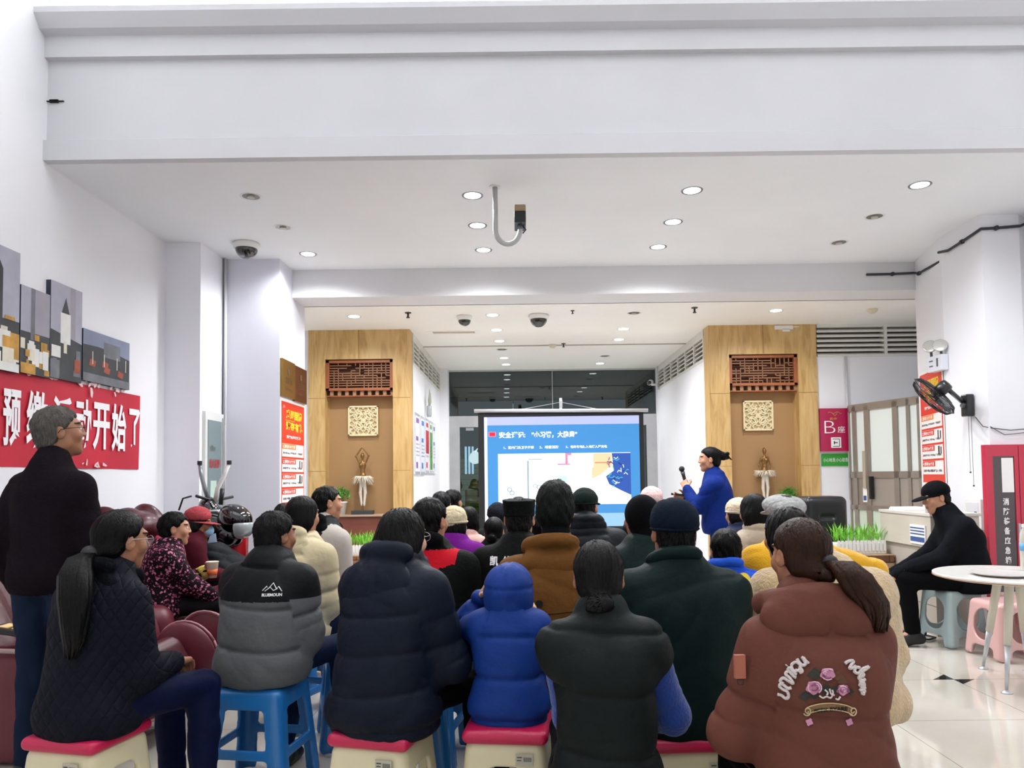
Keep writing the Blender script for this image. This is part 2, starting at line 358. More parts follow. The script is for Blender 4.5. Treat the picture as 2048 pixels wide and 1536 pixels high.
LAT = mat('lattice_wood', '#9C5A34', .45, var=.1, vscale=6); LATD = mat('lattice_strips', '#A0785A', .6)
CARV = mat('carved_panel', '#E6D7AE', .6); SEAM = mat('ply_seam', '#8A6B40', .8)
def niche(x0, x1, rx0, rx1, lz1, label, side):
    Y = 9.75
    r = empty('niche_wall', ((x0+x1)/2, Y, 0)); tag(r, label, 'wall niche')
    T = Matrix.Translation((-(x0+x1)/2, -Y, 0))
    def b(nm, boxes, m, bevel=0):
        mm = MB()
        for bx in boxes: mm.box(*bx, M=T)
        return mm.build(nm, m, r, bevel=bevel)
    b('panel', [((x0, Y, 0), (rx0, Y+.27, 3.3)), ((rx1, Y, 0), (x1, Y+.27, 3.3)), ((rx0, Y, 2.915), (rx1, Y+.27, 3.3))], PLY)
    b('seam', [(((rx0+rx1)/2-.004, Y-.001, 2.92), ((rx0+rx1)/2+.004, Y+.01, 3.3)), ((x0, Y-.001, 2.40), (rx0, Y+.01, 2.406)), ((rx1, Y-.001, 2.40), (x1, Y+.01, 2.406)), ((x0, Y-.001, 1.45), (rx0, Y+.01, 1.455)), ((rx1, Y-.001, 1.45), (x1, Y+.01, 1.455))], SEAM)
    b('backboard', [((rx0, Y+.22, .8), (rx1, Y+.27, 2.915))], NICHE)
    b('base', [((rx0, Y+.01, 0), (rx1, Y+.24, .86))], REDB)
    b('ledge', [((rx0-.0, Y-.03, .86), (rx1, Y+.22, .885))], STONE, .004)
    # lattice: frame, then fretwork bars
    z1 = 2.905; z0 = z1-.40
    b('lattice_frame', [((rx0, Y+.03, z0), (rx1, Y+.1, z0+.035)), ((rx0, Y+.03, z1-.035), (rx1, Y+.1, z1)), ((rx0, Y+.03, z0), (rx0+.045, Y+.1, z1)), ((rx1-.045, Y+.03, z0), (rx1, Y+.1, z1)), ((rx0, Y+.06, z0-.075), (rx1, Y+.2, z0-.06))], LAT, .003)
    g = []; L = rx1-rx0-.09; xa = rx0+.045; H_ = z1-z0-.07; za = z0+.035; rnd = random.Random(4+side)
    rows = 10; cols = 14; dz = H_/rows; dx = L/cols
    for i in range(1, rows):
        j = 0
        while j < cols:
            ln = rnd.choice((1, 2, 2, 3))
            if rnd.random() < .86: g.append(((xa+j*dx, Y+.055, za+i*dz-.005), (xa+min(cols, j+ln)*dx, Y+.075, za+i*dz+.005)))
            j += ln
    for j in range(1, cols):
        i = 0
        while i < rows:
            ln = rnd.choice((1, 1, 2, 3))
            if rnd.random() < .7: g.append(((xa+j*dx-.005, Y+.055, za+i*dz), (xa+j*dx+.005, Y+.075, za+min(rows, i+ln)*dz)))
            i += ln
    b('fretwork', g, mat('fretwork_wood', '#A0704E', .5))
    b('shadow_board', [((rx0+.02, Y+.16, z0), (rx1-.02, Y+.18, z1))], mat('fret_shade', '#5B3826', .8))  # dark board put in for the shade behind the fretwork
    b('tooth', [((rx0+.05+i*L/8, Y+.06, z0-.06), (rx0+.05+i*L/8+.045, Y+.11, z0)) for i in range(9)], LATD)
    return r
niche(-2.75, -1.42, -2.53, -1.645, 2.5, 'plywood clad wall niche on the left holding the dancer with raised arms', 0)
niche(2.49, 3.9, 2.755, 3.655, 2.5, 'plywood clad wall niche on the right beside the building sign', 1)
def carved_plaque(cx, cz, s, label):
    r = empty('carved_plaque', (cx, 9.968, cz)); tag(r, label, 'wall decoration', 'carved square wall plaques')
    h = s/2
    MB().box((-h, -.018, -h), (h, -.002, h)).build('back_panel', mat('plaque_back', '#CDB98A', .7), r)
    MB().box((-h, -.045, -h), (h, -.018, -h+.022)).box((-h, -.045, h-.022), (h, -.018, h)).box((-h, -.045, -h), (-h+.022, -.018, h)).box((h-.022, -.045, -h), (h, -.018, h)).build('frame', CARV, r, bevel=.003)
    mm = MB()
    def arc(c, R, a0, a1, rad=.0085, y=-.03, n=10): mm.tube([(c[0]+R*math.cos(a0+(a1-a0)*i/n), y, c[1]+R*math.sin(a0+(a1-a0)*i/n)) for i in range(n+1)], rad, 6)
    for q in range(4):
        a = q*math.pi/2; ca, sa = math.cos(a), math.sin(a)
        def T(x, z): return (x*ca-z*sa, x*sa+z*ca)
        for sg in (1, -1):
            def A(c, R, a0, a1, rad=.0085):
                pts = []
                for i in range(11):
                    t = a0+(a1-a0)*i/10; x, z = c[0]+R*math.cos(t), c[1]+R*math.sin(t); x *= sg
                    X_, Z_ = T(x, z); pts.append((X_, -.03, Z_))
                mm.tube(pts, rad, 6)
            A((.055, .075), .045, -.5, 4.2); A((.055, .075), .02, 0, 5, .010); A((.13, .14), .035, -2.5, 2.6); A((.035, .15), .035, -1.5, 3.0, .009); A((.0, .11), .03, -1.5, 1.5); A((.12, .06), .03, 0, 4.5, .009)
            A((.05, .02), .03, 0, 4, .009)
    mm.ball((0, -.03, 0), (.022, .012, .022), 8)
    mm.build('relief', CARV, r, smooth=True)
carved_plaque(-2.072, 2.118, .40, 'square cream carved plaque on the left niche wall')
carved_plaque(3.174, 2.122, .40, 'square cream carved plaque on the right niche wall')

# rear glass front and the dark hall behind it
STEEL = mat('brushed_steel', '#B9BABB', .38, metal=.7, bump=.06, bscale=(4, 4, 80), var=.1, vscale=3)
def dark_glass():
    m = mat('dark_glass', '#0E1517', .03, spec=.7); k = NT(m); out = k.nt.nodes['Material Output']
    tr = k.n('ShaderNodeBsdfTransparent'); tr.inputs[0].default_value = (.55, .62, .62, 1); gl = k.n('ShaderNodeBsdfGlossy'); gl.inputs['Roughness'].default_value = .01; gl.inputs[0].default_value = (.85, .95, 1, 1)
    fr = k.n('ShaderNodeFresnel'); fr.inputs[0].default_value = 1.75; mx = k.n('ShaderNodeMixShader'); k.l(fr.outputs[0], mx.inputs[0]); k.l(tr.outputs[0], mx.inputs[1]); k.l(gl.outputs[0], mx.inputs[2]); k.l(mx.outputs[0], out.inputs[0]); return m
DG = dark_glass()
d = struct(MB().box((-1.27, 13.55, 2.26), (2.5, 13.68, 2.46)).box((-1.27, 13.55, 0), (-1.08, 13.68, 2.26)).box((2.3, 13.55, 0), (2.5, 13.68, 2.26)).box((-1.27, 13.58, 3.27), (2.5, 13.66, 3.3)).build('door_1', STEEL))
MB().box((-1.27, 13.6, 2.46), (2.5, 13.615, 3.27)).build('transom_glass', DG, d)
MB().box((-1.08, 13.6, .02), (2.3, 13.615, 2.26)).build('glass', DG, d)
MB().box((.605, 13.592, 2.46), (.615, 13.6, 3.27)).build('glass_joint', STEEL, d)
for x0, x1 in ((-.97, -.83), (2.06, 2.2)): MB().box((x0, 13.585, 2.2), (x1, 13.625, 2.25)).build('door_clamp', STEEL, d)
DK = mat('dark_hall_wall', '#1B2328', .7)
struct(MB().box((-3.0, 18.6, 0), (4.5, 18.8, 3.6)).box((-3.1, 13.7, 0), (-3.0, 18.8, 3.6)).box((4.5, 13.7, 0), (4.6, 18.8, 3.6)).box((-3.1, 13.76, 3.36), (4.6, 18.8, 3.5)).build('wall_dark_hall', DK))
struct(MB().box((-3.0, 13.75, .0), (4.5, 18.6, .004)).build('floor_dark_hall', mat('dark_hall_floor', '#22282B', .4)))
rs = tag(MB().box((-1.9, 16.4, 0), (-.4, 16.45, 1.75)).build('roller_shutter', mat('shutter_green_glow', '#7C8A3A', .5, emit=.12)), 'yellow green slatted shutter behind the dark glass door', 'shutter')  # weak emission stands in for light falling on the shutter
for i in range(14): MB().box((-1.9, 16.385, .1+i*.12), (-.4, 16.4, .112+i*.12)).build('slat_line', DK, rs)
for dx in (0, .07, .14): tag(MB().box((-1.12+dx, 15.3, 1.42), (-1.08+dx, 15.34, 1.98)).build('tube_lamp', mat('tube_glow', '#BFE2FF', .3, emit=1.3)), ('left', 'middle', 'right')[int(dx/.07+.5)]+'most of three upright lit tubes behind the dark glass door', 'lamp', 'lit tubes behind the glass')
# lit apple-shaped sign behind the glass
mm = MB(); c0 = (-.99, 1.72); pts = []
for i in range(40):
    t = 2*math.pi*i/40; x = .115*math.cos(t)*(1+.10*math.cos(2*t)); z = .13*math.sin(t)-.018*math.cos(2*t)*(1 if math.sin(t) > 0 else .6)
    if math.cos(t) > .75: x -= .07*(math.cos(t)-.75)*4*.6
    pts.append((x, z))
L_ = len(pts); mm.add([(x, 0, z) for x, z in pts]+[(x, .02, z) for x, z in pts], [tuple(range(L_)), tuple(reversed(range(L_, 2*L_)))]+[(i, i+L_, (i+1) % L_+L_, (i+1) % L_) for i in range(L_)])
lf = [(0, .13), (.02, .17), (.055, .2), (.06, .19), (.05, .155), (.03, .135)]
mm.add([(x, 0, z) for x, z in lf]+[(x, .02, z) for x, z in lf], [tuple(range(6)), tuple(reversed(range(6, 12)))]+[(i, i+6, (i+1) % 6+6, (i+1) % 6) for i in range(6)])
p_ = atY(950, 916, 15.0); tag(mm.build('lit_sign', mat('sign_glow', '#F4FAFF', .3, emit=1.6), loc=p_), 'white glowing apple shaped sign seen through the glass door', 'sign')

# ceiling lamps and devices
RIM = mat('lamp_rim', '#E8E8E6', .35); RIMD = mat('lamp_rim_dark', '#8C9096', .3, metal=.6); GLOW = mat('lamp_glow', '#FFFFFF', .3, emit=6); OFFM = mat('lamp_off', '#77736C', .3, metal=.5)
def downlight(px, py, z, on, label, R=.08, dark=False):
    p = atZ(px, py, z); r = empty('ceiling_light', p); tag(r, label, 'ceiling light')
    MB().lathe([(R-.012, -.001), (R+.004, -.004), (R+.006, .001), (R-.008, .0)], 28).build('rim', RIMD if dark else RIM, r, smooth=True)
    if on:
        MB().lathe([(R-.013, -.003), (R-.013, .0)], 28).build('lens', GLOW, r)
        lamp_light((p.x, p.y, z-.02), LAMP_W if z > 3.4 else LAMP_W2)
    else:
        MB().lathe([(R-.012, -.0015), (R-.012, .0)], 28).build('reflector', OFFM, r)
        MB().lathe([(.03, -.012), (.03, .0)], 16).build('bulb', mat('dull_bulb', '#B8B4AA', .4), r)
for px, py, on, lb in ((945, 391, 1, 'lit round downlight nearest the bent camera pipe'), (955, 451, 1, 'lit round downlight left of the bent pipe, second of its row'), (967, 500, 1, 'lit round downlight below the bent pipe, third of its row'), (616, 508, 1, 'lit round downlight nearest the left column'),
                      (1384, 381, 1, 'lit round downlight, nearest of the row right of the pipe'), (1346, 444, 1, 'lit round downlight, middle of the row right of the pipe'), (1316, 494, 1, 'lit round downlight, farthest of the row right of the pipe'), (1840, 370, 1, 'lit round downlight nearest the right column'),
                      (502, 393, 0, 'unlit round downlight, nearer of two on the front ceiling left'), (566, 455, 0, 'unlit round downlight, farther of two on the front ceiling left'), (1749, 433, 0, 'unlit round downlight, nearer of two on the front ceiling right'), (1678, 485, 0, 'unlit round downlight, farther of two on the front ceiling right')):
    downlight(px, py, 3.6, on, lb, dark=bool(on))
for px, py, on, lb in ((708, 633, 1, 'lit downlight in front of the left wood niche'), (1552, 621, 1, 'lit downlight in front of the right wood niche'), (985, 630, 1, 'lit downlight between the two rear dome cameras'), (993, 660, 1, 'lit corridor downlight, second of the left row'), (999, 682, 1, 'lit corridor downlight, third of the left row'), (1008, 716, 1, 'lit corridor downlight, fourth of the left row'), (1012, 729, 1, 'lit corridor downlight, last of the left row before the glass'),
                      (1247, 658, 1, 'lit corridor downlight, nearest of the right row'), (1238, 679, 1, 'lit corridor downlight, second of the right row'), (1200, 727, 1, 'lit corridor downlight, last of the right row before the glass'), (1268, 626, 0, 'unlit downlight right of the rear dome cameras'), (1210, 712, 0, 'unlit small downlight in the corridor ceiling'), (1004, 699, 0, 'unlit small downlight in the left corridor row')):
    downlight(px, py, 3.3, on, lb)
SMOKE = mat('tinted_dome', '#1C211C', .06, coat=1); PLAST = mat('white_plastic', '#E9E8E4', .35)
def dome(px, py, z, R, label, col=None):
    p = atZ(px, py, z); r = empty('dome_camera', p); tag(r, label, 'security camera')
    MB().lathe([(R*1.05, 0), (R*1.12, -.02), (R*1.0, -.05), (R*.92, -.055)], 32).build('base', PLAST, r, smooth=True)
    MB().lathe([(R*.9*math.cos(a), -.05-R*.85*math.sin(a)) for a in [i*math.pi/2/10*.995 for i in range(11)]], 32).build('dome', SMOKE, r, smooth=True)
    MB().ball((0, 0, -.05-R*.25), R*.3, 8).build('lens', mat('camera_lens', '#3A3D33', .2), r, smooth=True)
dome(493, 487, 3.6, .115, 'dark dome camera on the front ceiling by the left column')
dome(929, 632, 3.3, .085, 'smaller black dome camera on the rear ceiling')
dome(1077, 630, 3.3, .115, 'larger smoked dome camera at the middle of the rear ceiling')
# bullet camera at the corridor end
p = Vector((2.36, 13.3, 2.98)); r = empty('wall_camera', p); tag(r, 'small white wall camera at the far right corridor corner', 'security camera')
MB().tube([(.12, 0, -.02), (.0, 0, -.02)], .02).build('bracket', PLAST, r, smooth=True)
MB().tube([(0, .05, .03), (-.05, -.1, 0)], [.05, .045], 16).build('housing', PLAST, r, smooth=True); MB().ball((-.055, -.11, -.0), .04, 8).build('lens', SMOKE, r, smooth=True)
def sprinkler(px, py, z, label, s=1):
    p = atZ(px, py, z); r = empty('sprinkler_head', p); tag(r, label, 'sprinkler')
    MB().lathe([(.03*s, 0), (.028*s, -.008*s)], 16).build('plate', mat('sprinkler_metal', '#55524C', .4, metal=.6), r)
    MB().lathe([(.009*s, -.008*s), (.009*s, -.04*s), (.016*s, -.042*s), (.016*s, -.05*s)], 12).build('nozzle', mat('sprinkler_dark', '#2E2A26', .4), r)
sprinkler(816, 625, 3.3, 'small sprinkler over the left niche', 1.3); sprinkler(1389, 615, 3.3, 'small sprinkler left of the right niche', 1.3); sprinkler(1127, 687, 3.3, 'small sprinkler in the corridor ceiling', 1.1); sprinkler(1145, 621, 3.3, 'tiny sprinkler right of the larger rear dome camera', .8)
def detector(px, py, z, label, R=.06):
    p = atZ(px, py, z); r = empty('smoke_detector', p); tag(r, label, 'smoke detector')
    MB().lathe([(R, 0), (R, -.018), (R*.8, -.035), (R*.5, -.05), (R*.3, -.052)], 24).build('body', mat('detector_cream', '#D8CFB4', .5), r, smooth=True)
    MB().lathe([(R*1.05, 0), (R*1.05, -.004)], 24).build('base', PLAST, r)
detector(1745, 618, 3.3, 'cream smoke detector on the ceiling above the building sign'); detector(1105, 689, 3.3, 'cream smoke detector in the corridor ceiling')
p = atZ(908, 664, 3.3); r = empty('air_diffuser', p); tag(r, 'long narrow air vent set in the rear ceiling', 'vent')
MB().box((-.36, -.09, -.006), (.36, .09, .0)).build('frame', CEIL2, r); MB().box((-.28, -.05, -.012), (.28, .05, -.006)).build('slot', mat('vent_slot', '#B9A98C', .6), r)
for k_ in (-.02, .02): MB().box((-.28, k_-.004, -.016), (.28, k_+.004, -.006)).build('fin', PLAST, r)
# J-shaped pipe with camera
PIPE = mat('grey_pipe', '#B4B4B4', .4)
p = atZ(990, 373, 3.6); r = empty('bent_pipe_camera', p); tag(r, 'camera on a bent grey pipe hanging from the ceiling', 'security camera')
k_ = p.y/F; dn = lambda x_, y_: Vector(((x_-990)*k_, 0, -(y_-373)*k_))
pts = [dn(990, 373), dn(990, 455)]+[dn(1015+25*math.cos(a)*1.0, 462+30*math.sin(a)) for a in [math.pi-i*math.pi/12 for i in range(0, 12)]]+[dn(1041, 456)]
pts = [q for q in pts]
MB().tube(pts, .020, 14).build('pipe', PIPE, r, smooth=True)
MB().lathe([(.045, 0), (.045, -.008)], 20).build('flange', RIM, r)
q = dn(1040, 448)
MB().box((q.x-.045, -.10, q.z-.03), (q.x+.045, .12, q.z+.06)).build('housing', mat('camera_black', '#15130F', .35), r, bevel=.008)
MB().prism([(q.x-.045, -.11), (q.x+.045, -.11), (q.x+.04, .12), (q.x-.04, .12)], q.z+.055, q.z+.105).build('sun_shield', mat('camera_tan', '#9A8468', .5), r, bevel=.01)
MB().box((q.x-.02, -.02, q.z-.055), (q.x+.02, .02, q.z-.03)).build('mount', RIMD, r)
MB().tube([(q.x+.02, 0, q.z-.03), (q.x+.045, -.01, q.z-.06), (q.x+.02, 0, q.z-.085)], .005, 6).build('cable', mat('cable_black', '#101010', .5), r)
# two black cable conduits
CB = mat('conduit_black', '#2B2F36', .45)
def conduit(pts, label, clips):
    o = MB().tube(pts, .013, 8).build('cable_conduit', CB, smooth=True); tag(o, label, 'cable')
    for t in clips:
        a = Vector(pts[t]); MB().tube([a-Vector((0, .012, 0)), a+Vector((0, .012, 0))], .022, 8).build('clip', CB, o)
def slant(y): return 4.06+(y-7.1)*.22/.9-.016
conduit([atX(1877, 505, slant(7.2)), Vector((4.042, 6.95, 3.42)), Vector((4.055, 6.75, 3.44)), Vector((4.066, 6.485, 3.47)), Vector((4.2, 6.482, 3.475)), Vector((4.41, 6.482, 3.49)), Vector((4.54, 6.45, 3.54)), Vector((4.54, 6.2, 3.56))], 'upper black cable running round the right column top', (2, 4))
conduit([atY(1733, 549, 7.955), atY(1785, 548, 7.955), atY(1828, 546, 7.955), Vector((slant(7.75)-.01, 7.75, 3.42)), atX(1880, 523, slant(7.25))], 'lower black cable from the rear beam onto the right column', (1, 3))
# white cable pipe in the corner between pier and column
o = MB().tube([(-2.965, 7.535, 0), (-2.965, 7.535, 3.6)], .016, 8).tube([(-2.955, 7.5, 1.9), (-2.955, 7.5, 3.6)], .008, 6).build('wall_pipe', mat('offwhite_pipe', '#C9C9CC', .4), smooth=True); tag(o, 'thin white pipe up the corner beside the hydrant cabinet', 'pipe')
o = MB().tube([(4.285, 9.755, 1.0), (4.285, 9.755, 2.87)], .014, 8).build('wall_pipe', MATS['offwhite_pipe'], smooth=True); tag(o, 'thin pipe on the wall right of the building sign', 'pipe')

# black marble insets in the floor
BLK = mat('black_marble', '#0E0E12', .05, spec=.6)
o = MB().prism([(2.666, 4.935), (2.802, 4.935), (2.802, 5.055)], 0, .0015).build('floor_inlay', BLK); tag(o, 'black triangle set in the floor, the farther and left of two', 'floor inlay', 'black triangles in the floor')
o = MB().prism([(2.80, 4.935), (2.80, 4.83), (2.935, 4.935)], 0, .0015).build('floor_inlay', BLK); tag(o, 'black triangle set in the floor, the nearer and right of two', 'floor inlay', 'black triangles in the floor')

tag(MB().box((3.36, 9.742, 3.235), (3.60, 9.7495, 3.285)).box((3.46, 9.742, 3.205), (3.56, 9.7495, 3.24)).box((3.60, 9.742, 3.262), (3.68, 9.7495, 3.272)).build('paper_scrap', mat('scrap_white', '#EDEDEA', .6)), 'torn white paper scrap at the top of the right niche', 'paper scrap')
X3, Y3, Z3 = Vector((1, 0, 0)), Vector((0, 1, 0)), Vector((0, 0, 1))
# ------------------------------------------------------------------ banner and canvases on the left wall
WX = -3.32
RED = mat('banner_red', '#C01631', .55, bump=.25, bscale=(3, 3, 3), var=.1, vscale=2); WT = mat('white_lettering', '#F4F2F4', .6)
# the banner: a cloth with shallow folds hung flat on the wall
def cloth(O, U, V, W_, H_, m, name, amp=.004, nu=60, nv=16, seed=1, lift=.008):
    N = U.cross(V); vs = []; fs = []
    for j in range(nv+1):
        for i in range(nu+1):
            u, v = W_*i/nu, H_*j/nv
            d = lift+amp*(math.sin(u*5.1+v*2+seed)+.6*math.sin(u*11.3-v*4+seed*2))
            vs.append(O+U*u+V*v+N*d)
    for j in range(nv):
        for i in range(nu): a = j*(nu+1)+i; fs.append((a, a+1, a+nu+2, a+nu+1))
    k = len(vs); 
    for j, i in ((0,0),(0,nu),(nv,nu),(nv,0)): vs.append(O+U*(W_*i/nu)+V*(H_*j/nv)+N*.001)
    fs.append((k+3, k+2, k+1, k))
    o = mesh_obj(name, vs, fs, m, smooth=True); return o
UB = Vector((0, 1, 0))          # along the wall, away from the camera (reads left to right)
bO = Vector((WX, 3.0, 1.455))
ban = cloth(bO, UB, Z3, 3.52, .64, RED, 'banner'); tag(ban, 'long red cloth banner with big white characters on the left wall', 'banner')
for ch, x0, x1 in (('预', 4.62, 5.02), ('缴', 5.10, 5.50), ('活', 5.50, 5.78), ('动', 5.80, 6.02), ('开', 6.05, 6.22), ('始', 6.25, 6.37), ('了', 6.39, 6.50)):
    pass
chars = [('预', (0, 38), (778, 893)), ('缴', (47, 92), (782, 897)), ('活', (100, 140), (793, 893)), ('动', (146, 179), (798, 897)), ('开', (181, 216), (806, 900)), ('始', (219, 249), (808, 903)), ('了', (254, 276), (818, 902))]
for ch, (xa, xb), (ya, yb) in chars:
    a = atX(xa, yb, WX); b_ = atX(xb, ya, WX); za = atX((xa+xb)/2, yb, WX).z; zb = atX((xa+xb)/2, ya, WX).z
    l_ = lettering(ch, (WX, a.y, za), UB, Z3, b_.y-a.y, zb-za, WT, ban, lift=.017, bold=.028)
l_ = lettering('费', (WX, 4.05, 1.53), UB, Z3, .34, .5, WT, ban, lift=.017, bold=.028)
o = MB()
rnd = random.Random(3)
for i in range(26):
    y = 4.9+rnd.random()*1.35; o.prism([(0, 0), (.05, .005), (.06, .02), (.03, .03), (.0, .02)], 0, .002, M=Matrix.Translation((WX+.02, y, 2.075+rnd.random()*.035)) @ Matrix.Rotation(math.pi/2, 4, 'Y') @ Matrix.Rotation(rnd.random()*3, 4, 'Z') @ Matrix.Scale(.5+rnd.random(), 4))
for i in range(7):
    y = 5.65+rnd.random()*.3; o.prism([(0, 0), (.04, .005), (.05, .015), (.0, .02)], 0, .002, M=Matrix.Translation((WX+.02, y, 1.47+rnd.random()*.02)) @ Matrix.Rotation(math.pi/2, 4, 'Y') @ Matrix.Rotation(rnd.random()*3, 4, 'Z') @ Matrix.Scale(.5+rnd.random(), 4))
o.build('tape_scraps', mat('torn_tape', '#E8C9C8', .6), ban)
# painted canvases: coloured patches laid on a stretched canvas
CAN = [mat('canvas_sky', '#A7A6B4', .6, var=.12, vscale=5), mat('canvas_lilac', '#9B97A0', .6, var=.1, vscale=6), mat('canvas_dark', '#3B3D40', .6, var=.25, vscale=8), mat('canvas_grey', '#6E7076', .6, var=.2, vscale=9),
       mat('canvas_cream', '#D9D2BE', .6, var=.12, vscale=9), mat('canvas_ochre', '#B98A3A', .6, var=.3, vscale=12), mat('canvas_red', '#9A4A34', .6, var=.3, vscale=12), mat('canvas_white', '#DEDEDA', .6, var=.08, vscale=9), mat('canvas_edge', '#23283C', .6), mat('canvas_brown', '#4A3E36', .6, var=.3, vscale=10), mat('canvas_blue', '#8088A0', .6, var=.12, vscale=5)]
def canvas(y0, y1, z0, z1, patches, label, base=0):
    r = empty('canvas_painting', (WX, y0, z0)); tag(r, label, 'painting', 'skyline canvases above the banner'); W_, H_ = y1-y0, z1-z0
    MB().box((0, 0, 0), (.035, W_, H_)).build('stretcher', CAN[8], r)
    m_ = MB(); m_.box((.035, 0, 0), (.037, W_, H_), 0)
    for i, (poly, c) in enumerate(patches):
        k_ = .0372+.0002*i
        n = len(poly); m_.add([(k_, u*W_, v*H_) for u, v in poly], [tuple(range(n))], c)
    cs = m_.build('painted_face', CAN, r); cs.data.polygons.foreach_set('material_index', [base if i < 6 else m_.m[i] for i in range(len(m_.m))]); return r
R4 = lambda a, b, c, d: [(a, b), (c, b), (c, d), (a, d)]
def buildings(seed, n, vmax, cols):
    q = random.Random(seed); L = []
    for i in range(n):
        u = q.random(); w_ = .08+.2*q.random(); v = q.random()*vmax*.7; h = .05+.18*q.random(); L.append((R4(max(0, u-w_/2), v, min(1, u+w_/2), min(vmax, v+h)), q.choice(cols)))
    return L
canvas(4.42, 4.895, 2.07, 2.865, [(R4(0, 0, 1, .42), 2), ([(.2, .3), (.62, .3), (.62, .85), (.5, .96), (.35, .99), (.2, .9)], 3), ([(.5, .3), (.66, .3), (.66, .82), (.52, .95)], 2)]+buildings(1, 14, .36, [4, 5, 9, 7, 4, 5])+[(R4(0, 0, 1, .07), 7), (R4(.7, .42, .9, .45), 5)], 'tall canvas of a grey tower at the left end of the skyline set')
canvas(4.91, 5.215, 2.08, 2.665, [(R4(.5, 0, 1, 1), 1), (R4(0, 0, 1, .48), 2), (R4(.33, .4, .48, 1), 3)]+buildings(2, 14, .4, [4, 5, 2, 7, 5, 4])+[(R4(.45, .4, .62, .47), 5), (R4(0, 0, .5, .12), 5), (R4(.75, .08, .95, .3), 7)], 'canvas with golden blocks, second from the left in the skyline set')
canvas(5.225, 5.6, 2.09, 2.78, [(R4(.2, .4, .5, 1), 0), (R4(.6, .45, .78, 1), 1), ([(0, 0), (1, 0), (1, .42), (0, .5)], 2), (R4(.3, .38, .62, .7), 7), ([(.33, .7), (.58, .7), (.46, .87)], 2)]+buildings(5, 7, .34, [2, 3, 7, 9])+[(R4(.75, .1, .95, .24), 6), (R4(.4, .28, .5, .4), 4), (R4(.02, .22, .3, .34), 7)], 'canvas with a pointed white tower, third in the skyline set')
canvas(5.62, 6.29, 2.12, 2.515, [([(0, 0), (1, 0), (1, .62), (.6, .7), (.3, .72), (0, .7)], 2), (R4(.42, .55, .78, .85), 3)]+[([(x, .22+d), (x+.12, .2+d), (x+.14, .32+d), (x+.02, .35+d)], 6) for x, d in ((.12, .1), (.42, .02), (.72, 0), (.38, .12))]+[(R4(x, .35, x+.015, .6), 4) for x in (.18, .42, .7, .9)]+[(R4(0, 0, 1, .16), 3)], 'low wide canvas of dark hills, rightmost of the skyline set', 10)

# ------------------------------------------------------------------ hydrant cabinet on the pier
r = empty('hydrant_cabinet', (-2.99, 7.06, .35)); tag(r, 'narrow glass fronted hydrant cabinet on the left pier', 'hydrant cabinet')
MB().box((0, 0, 0), (.03, .44, 1.66)).build('frame', mat('cabinet_white', '#DCDDDA', .4), r, bevel=.004)
MB().box((.03, .05, .05), (.036, .37, 1.58)).build('glass_door', mat('cabinet_teal_glass', '#6F8484', .08, spec=.8, coat=.5), r)
MB().box((.01, .39, 0), (.04, .43, 1.62)).build('steel_strip', STEEL, r)
RL = mat('red_lettering', '#B4373A', .5)
lettering('消火栓箱', (-2.99+.037-(-2.99), .07, 1.12), Y3, Z3, .26, .09, RL, r, bold=.03)
lettering('火警119', (.037, .09, 1.28), Y3, Z3, .12, .06, mat('dark_lettering', '#55504C', .5), r)
MB().box((.037, .1, .8), (.039, .24, 1.0)).build('sticker', mat('pale_sticker', '#BCD2C8', .5), r)
for z_ in (.72, .45, .35): lettering('灭火器使用方法', (.037, .08, z_), Y3, Z3, .22, .035, MATS['dark_lettering'], r)

# ------------------------------------------------------------------ plaques and posters
BR = mat('brass_plate', '#A8874A', .22, metal=.8, bump=.03, bscale=5); BRT = mat('engraved_brown', '#5E4326', .5)
for i, (y0, y1, z0, z1, lb) in enumerate(((7.56, 7.98, 2.20, 2.585, 'engraved brass plaque on the left column, the nearer of two'), (7.99, 8.42, 2.19, 2.575, 'engraved brass plaque on the left column, the farther of two'))):
    r = empty('brass_plaque', (-2.42, y0, z0)); tag(r, lb, 'plaque', 'brass plaques on the left column')
    MB().box((0, 0, 0), (.03, y1-y0, z1-z0)).build('plate', BR if i == 0 else mat('copper_plate', '#8C5E3C', .25, metal=.8, bump=.05, bscale=6), r, bevel=.003)
    lettering('先进单位', (.03, .1, .14), Y3, Z3, .22, .07, BRT, r); MB().lathe([(.035, 0), (.035, .002)], 16, M=Matrix.Translation((.031, .2, .27)) @ Matrix.Rotation(math.pi/2, 4, 'Y')).build('emblem', BRT, r); lettering('物业服务中心', (.03, .1, .07), Y3, Z3, .22, .03, BRT, r)
PR = mat('poster_red', '#E0331C', .35); PW = mat('poster_white', '#F6F3F1', .4); PY = mat('poster_yellow', '#F8D42C', .4); PO = mat('poster_orange', '#F08A3C', .4); PD = mat('poster_ink', '#4A4A50', .5); PB = mat('poster_black', '#1B1A1C', .4); PP = mat('poster_pink', '#F3A9A0', .4)
